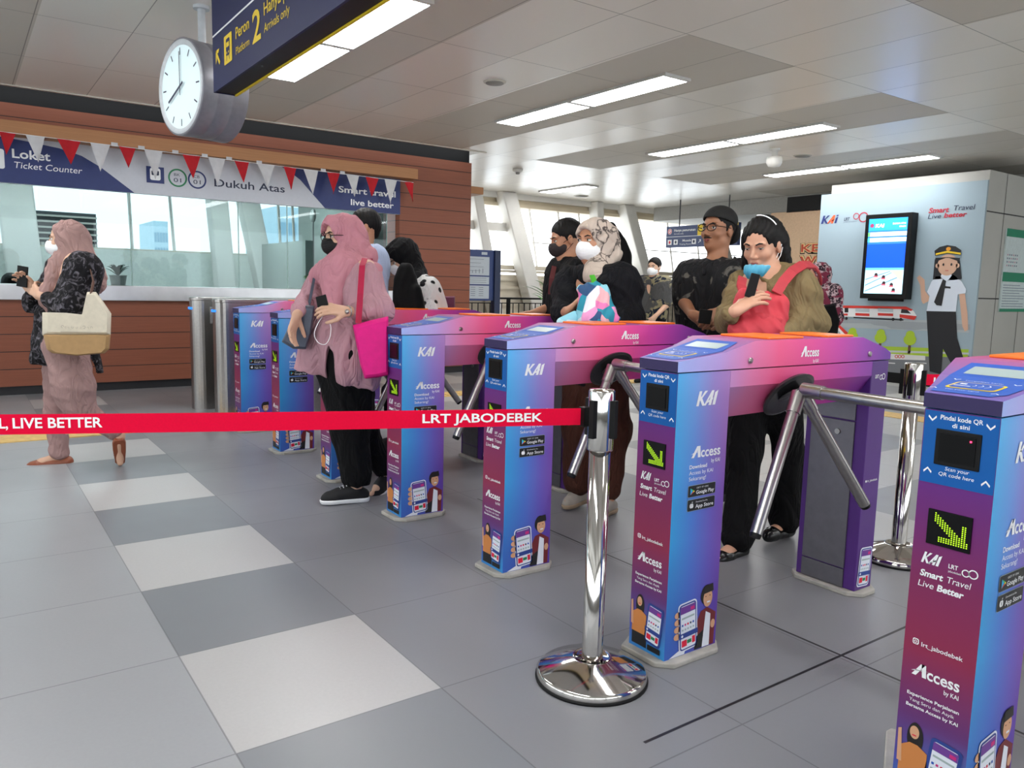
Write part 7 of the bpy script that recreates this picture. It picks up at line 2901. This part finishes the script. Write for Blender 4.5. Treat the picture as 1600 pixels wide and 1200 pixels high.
field_obj(F, 'body', M_BPK, bag, bc_, 1)
strap_obj([P(958, 416, 4.12), P(972, 424, 3.98), P(968, 445, 3.93), P(962, 470, 3.93)], 0.05, -VD, M_BPK, 'strap', bag, tuple(bc_), 0.012)
bc_ = P(930, 480, 3.75)
M_TIE = None
def tiedye():
    m, nt, b = nodes_of('tie_dye_cloth')
    x, y, z, v = obj_xyz(nt)
    t = nt.nodes.new('ShaderNodeTexVoronoi')
    t.inputs['Scale'].default_value = 17
    nt.links.new(v, t.inputs['Vector'])
    s_ = nt.nodes.new('ShaderNodeSeparateColor')
    nt.links.new(t.outputs['Color'], s_.inputs[0])
    r = nt.nodes.new('ShaderNodeValToRGB')
    el = r.color_ramp.elements
    r.color_ramp.interpolation = 'CONSTANT'
    cs = ['#e27ab4', '#8ccfe0', '#dfe4ee', '#1f8ea6', '#e6b0b8', '#28507c', '#b6dce6', '#e99ccc']
    while len(el) < len(cs):
        el.new(0.5)
    for i, (e, c) in enumerate(zip(el, cs)):
        e.position = i / len(cs)
        e.color = lin(c)
    nt.links.new(s_.outputs[0], r.inputs['Fac'])
    nt.links.new(r.outputs['Color'], b.inputs['Base Color'])
    b.inputs['Roughness'].default_value = 0.7
    return m


M_TIE = tiedye()
bag = thing('tie_dye_bag', 'puffy pastel tie-dye bag hugged by the person in the cream headscarf', 'bag', tuple(bc_))
F = Field(0.006)
F.cap(P(925, 462, 3.78), 0.055, P(928, 498, 3.76), 0.075, 0.04)
F.cap(P(940, 455, 3.78), 0.035, P(950, 498, 3.76), 0.055, 0.04)
F.cap(P(917, 460, 3.78), 0.03, P(916, 498, 3.76), 0.035, 0.04)
F.cap(P(905, 452, 3.78), 0.018, P(930, 447, 3.78), 0.02, 0.03)
F.fold(0.005, 70, VX, 0.3)
field_obj(F, 'body', M_TIE, bag, bc_, 1)
F = Field(0.006)
F.cap(P(876, 503, 3.78), 0.02, P(898, 492, 3.78), 0.02, 0.03)
F.cap(P(885, 508, 3.78), 0.03, P(899, 500, 3.78), 0.02, 0.03)
field_obj(F, 'handle', M_TIE, bag, bc_, 1)
strap_obj([P(925, 430, 3.88), P(931, 448, 3.76)], 0.026, -VD, mat('lime_lanyard', '#3fae1c', 0.5), 'lanyard', pe, tuple(base))

# ------------------------------------------------------------------ 7. man with cap and glasses
T8 = 4.2
M_DSH = pattern_mat('dark_floral_shirt', '#17171a', '#5e5b56', 12, 0.63, soft=0.03)
ov = dict(shR=P(1078, 430, T8 + 0.12), shL=P(1160, 430, T8 - 0.12), elR=P(1068, 470, T8 + 0.08), wrR=P(1082, 492, T8 - 0.15), elL=P(1160, 478, T8 - 0.12), wrL=P(1135, 486, T8 - 0.26))
pe, base, J, H, r = simple_person('person in a backwards black cap, glasses and dark floral shirt', T8, 1122, 360, unit(-VX * 0.78 - VD * 0.62 + ZUP * 0.05), SK_D, M_DSH, M_BTR, over=ov, sleeves=0.42, h=0.005, shirt_m=1.12,
    handdir=dict(R=(unit(VX * 0.5 - ZUP * 0.25 - VD * 0.5), unit(VX), 0.45), L=(unit(-VX * 0.9 - ZUP * 0.3 - VD * 0.2), unit(-ZUP * 0.5 + VD), 0.40)))
eyes(H, pe, base, lips=True, gaze=(-0.3, 0.3))
glasses(H, pe, base, M_BLACK)
w = MB()
w.tube([H.p(-0.024, 0.080, -0.050), H.p(-0.012, 0.0935, -0.0475), H.p(0, 0.0960, -0.046), H.p(0.012, 0.0935, -0.0475), H.p(0.024, 0.080, -0.050)], [0.002, 0.0038, 0.003, 0.0038, 0.002], M_HAIR, 8)
w.build('moustache', parent=pe, origin=base)
F = Field(0.005)
F.ell(H.p(0, 0.050, -0.094), np.array((0.030, 0.032, 0.018)) * H.s, H.fr(), 0.02)
F.ell(H.p(0, 0.040, -0.070), np.array((0.055, 0.030, 0.020)) * H.s, H.fr(), 0.02, 's')
field_obj(F, 'beard', mat('stubble', '#2a1c16', 0.8), pe, base, 1)
hair_short(H, pe, base, m=0.97, fringe=0.01)
F = Field(0.005)
F.ell(H.p(0, -0.014, 0.052), np.array((0.086, 0.104, 0.082)) * H.s, H.fr(), 0.02)
F.plane(H.p(0, 0.0, 0.040), unit(-H.u + H.f * 0.25))
F.ell(H.p(0, -0.014, 0.045), np.array((0.079, 0.097, 0.076)) * H.s, H.fr(), 0.004, 's')
cap_ = field_obj(F, 'cap', mat('black_cap_cloth', '#0b0b0c', 0.8, var=0.1), pe, base, 1)
F = Field(0.005)
F.ell(H.p(0, -0.118, -0.005), np.array((0.062, 0.022, 0.060)) * H.s, H.fr(), 0.02)
field_obj(F, 'brim', mat('black_cap_cloth', '#0b0b0c', 0.8, var=0.1), cap_, base, 1)
# collar
F = Field(0.005)
nb = (J['shL'] + J['shR']) / 2 + ZUP * 0.055
F.cap(nb - VX * 0.045 + GO * 0.02, 0.018, nb - VX * 0.005 + GO * 0.085 - ZUP * 0.05, 0.010, 0.01)
F.cap(nb + VX * 0.055 - GO * 0.02, 0.020, nb + VX * 0.03 + GO * 0.07 - ZUP * 0.05, 0.012, 0.01)
F.cap(nb + VX * 0.055 - GO * 0.02, 0.018, nb - VX * 0.045 + VD * 0.03, 0.018, 0.01)
field_obj(F, 'collar', M_DSH, pe, base, 1)
strap_obj([P(1152, 405, 4.12), P(1150, 420, 4.03), P(1152, 450, 3.99), P(1155, 480, 4.0)], 0.045, -VD, M_BPK, 'backpack_strap', pe, tuple(base), 0.012)
pc = P(1101, 494, 3.88)
ph = thing('camera_phone', 'black phone held in both hands by the person in the cap', 'phone', tuple(pc))
w = MB()
w.prism([pc + VX * a + ZUP * b for a, b in ((-0.03, -0.035), (0.03, -0.04), (0.04, 0.03), (-0.025, 0.035))], tuple(VD * 0.012), M_BLACK)
w.build('case', parent=ph, origin=tuple(pc), bevel=0.003)

# ------------------------------------------------------------------ 8. woman with blue mask, olive jacket and red bag
T9 = 3.58
M_OLIVE = cloth('olive_jacket_cloth', '#7c6c4c', 0.10)
base = np.array([*onz(1180, 852, 0)[:2], 0.0])
pe = person('person in olive jacket with a light blue mask under the chin, talking into a phone', base)
J = dict(shR=P(1163, 446, T9 + 0.12), shL=P(1240, 440, T9 - 0.10), elR=P(1140, 500, T9 + 0.02), elL=P(1262, 503, T9 - 0.12), wrR=P(1147, 487, T9 - 0.34), wrL=P(1205, 520, T9 - 0.28),
         hpR=P(1178, 585, T9 + 0.08), hpL=P(1215, 585, T9 - 0.08), knR=P(1165, 710, T9 + 0.0), knL=P(1232, 705, T9 + 0.12), anR=P(1152, 848, T9 - 0.08), anL=P(1226, 818, T9 + 0.16), toR=P(1122, 876, T9 - 0.16), toL=P(1196, 840, T9 + 0.06))
H = Head(P(1191, 383, T9), unit(-VX * 0.64 - VD * 0.70 - ZUP * 0.30), 1.02)
F = Field(0.0045)
add_body(F, J, GO, m=1.0)
add_head(F, H, (J['shL'] + J['shR']) / 2 + ZUP * 0.02)
add_hand(F, J['wrR'], unit(VX * 0.75 + ZUP * 0.55 - VD * 0.1), unit(VX * 0.45 - ZUP * 0.45 + VD * 0.4), 1, 0.30, spread=0.10)
add_hand(F, J['wrL'], unit(-VX - VD * 0.1), VD, -1, 0.4)
field_obj(F, 'body', SK_M if False else skin_mat('skin_warm', '#c89a80'), pe, base, 1)
eyes(H, pe, base, half=0.9, lips=True)
k9 = H.s
# hair to the shoulders with a white band
F = Field(0.005)
F.ell(H.p(0, -0.020, 0.040), (0.088, 0.104, 0.094), H.fr(), 0.02)
F.cap(H.p(0.055, -0.05, 0.02), 0.050, H.p(0.085, -0.05, -0.10), 0.045, 0.04)
F.cap(H.p(0.085, -0.05, -0.09), 0.045, P(1228, 440, T9 - 0.02), 0.030, 0.03)
F.cap(H.p(0.05, -0.06, -0.09), 0.050, P(1218, 437, T9 + 0.04), 0.038, 0.03)
F.cap(H.p(-0.055, -0.06, 0.0), 0.045, H.p(-0.07, -0.06, -0.11), 0.035, 0.04)
F.cap(H.p(0.068, 0.02, 0.03), 0.018, H.p(0.080, -0.01, -0.08), 0.018, 0.03)
F.ell(H.p(-0.006, 0.120, -0.014), (0.078, 0.094, 0.098), H.fr(), 0.008, 's')
F.fold(0.0032, 150, H.r, 0.5)
field_obj(F, 'hair', M_HAIR, pe, base, 1)
w = MB()
w.tube([H.p(math.sin(a) * 0.092, 0.012 + 0.0 * math.cos(a), 0.040 + math.cos(a) * 0.098) for a in np.linspace(-1.0, 0.10, 18)], 0.0028, M_WHITE, 8)
w.build('hairband', parent=pe, origin=base)
# blue mask pulled down under the mouth
M_BLM = None
def bluemask():
    m, nt, b = nodes_of('blue_mask_cloth')
    x, y, z, v = obj_xyz(nt)
    c = ramp_node(nt, [(0.0, '#3f9fc4'), (0.45, '#58b0d0'), (0.75, '#9fc4d6'), (1.0, '#a8c8d8')], mth(nt, 'DIVIDE', mth(nt, 'SUBTRACT', z, MZ0), 0.09))
    nt.links.new(c, b.inputs['Base Color'])
    b.inputs['Roughness'].default_value = 0.7
    return m


MZ0 = float(H.p(0, 0.06, -0.125)[2])
M_BLM = bluemask()
F = Field(0.004)
F.ell(H.p(0, 0.038, -0.096), (0.072, 0.080, 0.062), H.fr(), 0.01)
F.cap(H.p(0.03, 0.04, -0.095), 0.036, H.p(0.062, 0.012, -0.070), 0.016, 0.02)
F.cap(H.p(-0.03, 0.04, -0.095), 0.036, H.p(-0.062, 0.012, -0.070), 0.016, 0.02)
F.ell(H.p(0, -0.05, -0.08), (0.2, 0.052, 0.2), H.fr(), 0.004, 's')
F.plane(H.p(0, 0.10, -0.060), unit(H.u + H.f * -0.45))
F.fold(0.002, 120, H.r, 1.0)
o = field_obj(F, 'face_mask', M_BLM, pe, base, 1)
w = MB()
for q in (-1, 1):
    w.tube([H.p(q * 0.060, 0.02, -0.072), H.p(q * 0.078, 0.0, -0.03), H.p(q * 0.086, -0.01, 0.0)], 0.0018, M_WHITE, 6)
    w.tube([H.p(q * 0.062, 0.012, -0.085), H.p(q * 0.080, -0.005, -0.05), H.p(q * 0.086, -0.018, -0.015)], 0.0018, M_WHITE, 6)
w.build('ear_loop', parent=o, origin=base)
# jacket
F = Field(0.006)
F.cap(J['shR'] - ZUP * 0.075 + VX * 0.02, 0.11, P(1178, 560, T9 + 0.04), 0.135, 0.06)
F.cap(J['shL'] - ZUP * 0.075, 0.12, P(1225, 560, T9 - 0.02), 0.145, 0.06)
F.cap(J['shL'], 0.082, J['elL'], 0.088, 0.05)
F.cap(J['elL'], 0.085, P(1222, 520, T9 - 0.25), 0.058, 0.04)
F.cap(J['shR'], 0.078, J['elR'], 0.068, 0.05)
F.cap(J['elR'], 0.062, P(1143, 491, T9 - 0.31), 0.042, 0.03)
F.cap(P(1180, 428, T9 - 0.02), 0.05, P(1222, 428, T9 + 0.0), 0.05, 0.04)
F.ell(H.p(0, 0.05, -0.09), (0.085, 0.085, 0.075), H.fr(), 0.02, 's')
F.plane(P(1200, 600, T9), -ZUP)
F.fold(0.0065, 30, unit(VX * 0.6 + ZUP * 0.8), 2.6)
field_obj(F, 'jacket', M_OLIVE, pe, base, 2)
F = Field(0.007)
legs_cloth(F, J, 1.08, 0.018, 0.93)
F.fold(0.003, 45, unit(VX + ZUP * 0.2), 3.0)
field_obj(F, 'trousers', M_BTR, pe, base, 2)
M_PUMP = mat('black_patent', '#0a0a0b', 0.25)
for an, to in ((J['anR'], J['toR']), (J['anL'], J['toL'])):
    so = shoe(pe, base, an, to, M_PUMP, None, 0.036, 0.004, low=True)
w = MB()
bw = J['toL'] - unit(J['toL'] - J['anL']) * 0.045 + ZUP * 0.022
w.box(tuple(bw - np.array([0.02, 0.01, 0.004])), tuple(bw + np.array([0.02, 0.01, 0.006])), M_PUMP)
w.build('bow', parent=so, origin=base, bevel=0.003)
# red bag worn on the front
bc_ = P(1188, 490, 3.28)
M_RBAG = mat('coral_red_canvas', '#c43844', 0.7, var=0.10, scale=12)
bag = thing('red_front_bag', 'coral red backpack worn on the chest of the person in the olive jacket', 'bag', tuple(bc_))
F = Field(0.006)
F.box(P(1186, 494, 3.34), (0.118, 0.055, 0.110), (unit(VX * 0.98 - ZUP * 0.12), VD, unit(ZUP + VX * 0.14)), 0.045, 0.02)
F.cap(P(1166, 520, 3.30), 0.07, P(1200, 516, 3.30), 0.06, 0.05)
F.fold(0.004, 55, unit(VX + ZUP * 0.4), 0.9)
o = field_obj(F, 'body', M_RBAG, bag, bc_, 2)
F = Field(0.005)
F.box(P(1196, 508, 3.285), (0.062, 0.022, 0.05), (unit(VX * 0.98 - ZUP * 0.12), VD, unit(ZUP + VX * 0.14)), 0.018, 0.02)
F.fold(0.003, 75, unit(VX), 0.2)
field_obj(F, 'pocket', M_RBAG, bag, bc_, 1)
M_RSTR = mat('red_strap', '#b0323c', 0.7)
strap_obj([P(1213, 458, 3.29), P(1224, 440, 3.31), P(1238, 424, 3.35), P(1254, 414, 3.43), P(1268, 414, 3.53), P(1279, 424, 3.62), P(1283, 440, 3.68)], 0.044, unit(-VD + ZUP * 0.7), M_RSTR, 'strap', bag, tuple(bc_), 0.010)
strap_obj([P(1163, 462, 3.34), P(1158, 446, 3.40), P(1160, 434, 3.5)], 0.040, unit(-VD + ZUP * 0.5), M_RSTR, 'strap', bag, tuple(bc_), 0.010)
pc = P(1176, 446, 3.22)
ph = thing('smartphone', 'black phone held upright to the mouth of the person in the olive jacket', 'phone', tuple(pc))
w = MB()
w.prism([pc + VX * a + ZUP * b for a, b in ((-0.030, -0.045), (0.010, -0.055), (0.030, 0.045), (-0.006, 0.052))], tuple(VD * 0.012), M_BLACK)
w.build('case', parent=ph, origin=tuple(pc), bevel=0.003)

# ------------------------------------------------------------------ 9. distant man in batik
M_BATIK = pattern_mat('batik_shirt', '#8c8468', '#1c2434', 11, 0.50, soft=0.02, third='#4c4c4c')
pe, base, J, H, r = simple_person('distant person in a batik shirt and white mask by the far windows', 9.6, 1022, 418, unit(-VX * 0.6 - VD * 0.8), SK_L, M_BATIK, M_BTR, sleeves=0.45, h=0.012, shirt_m=1.1, shw=0.2)
hair_short(H, pe, base, 0.01)
eyes(H, pe, base)
add_mask(H, pe, base, M_WHITE, h=0.006)

# ------------------------------------------------------------------ 10. person behind the olive jacket
M_PHJ = pattern_mat('speckled_scarf', '#2a1c28', '#c4a8ae', 30, 0.5, soft=0.05, third='#7a2c44')
T10 = 7.6
pe, base, J, H, r = simple_person('person in a speckled pink and black headscarf partly hidden behind the olive jacket', T10, 1279, 430, unit(-VX * 0.9 - VD * 0.1), SK_M, M_PHJ, M_BTR, h=0.010, shirt_m=1.1, shw=0.17)
hijab(H, pe, base, M_PHJ, P(1288, 470, T10), [P(1302, 474, T10), P(1276, 474, T10)], h=0.009)
bc_ = P(1296, 500, T10 - 0.3)
bag = thing('black_shoulder_bag', 'black bag carried by the person in the speckled headscarf', 'bag', tuple(bc_))
w = MB()
slab(w, [(1278, 478), (1304, 474), (1312, 500), (1308, 526), (1280, 526)], -0.35, 0.12, M_BPK, T=T10)
w.build('body', parent=bag, origin=tuple(bc_), bevel=0.004)

# ------------------------------------------------------------------ 11. clerk behind the counter glass
cc_ = onx(17, 447, WX - 1.0)
T11 = float((cc_ - CAM) @ FW)
J0 = None
pe, base, J, H, r = simple_person('person seated behind the ticket glass, only dark hair showing above the sill', T11, 17, 447, unit(np.array([1.0, -0.2, -0.5])), SK_L, cloth('clerk_shirt', '#c9c9cc', 0.03), M_BTR, h=0.012, f=np.array([1.0, 0, 0]))
hair_short(H, pe, base, 0.01, 1.08)
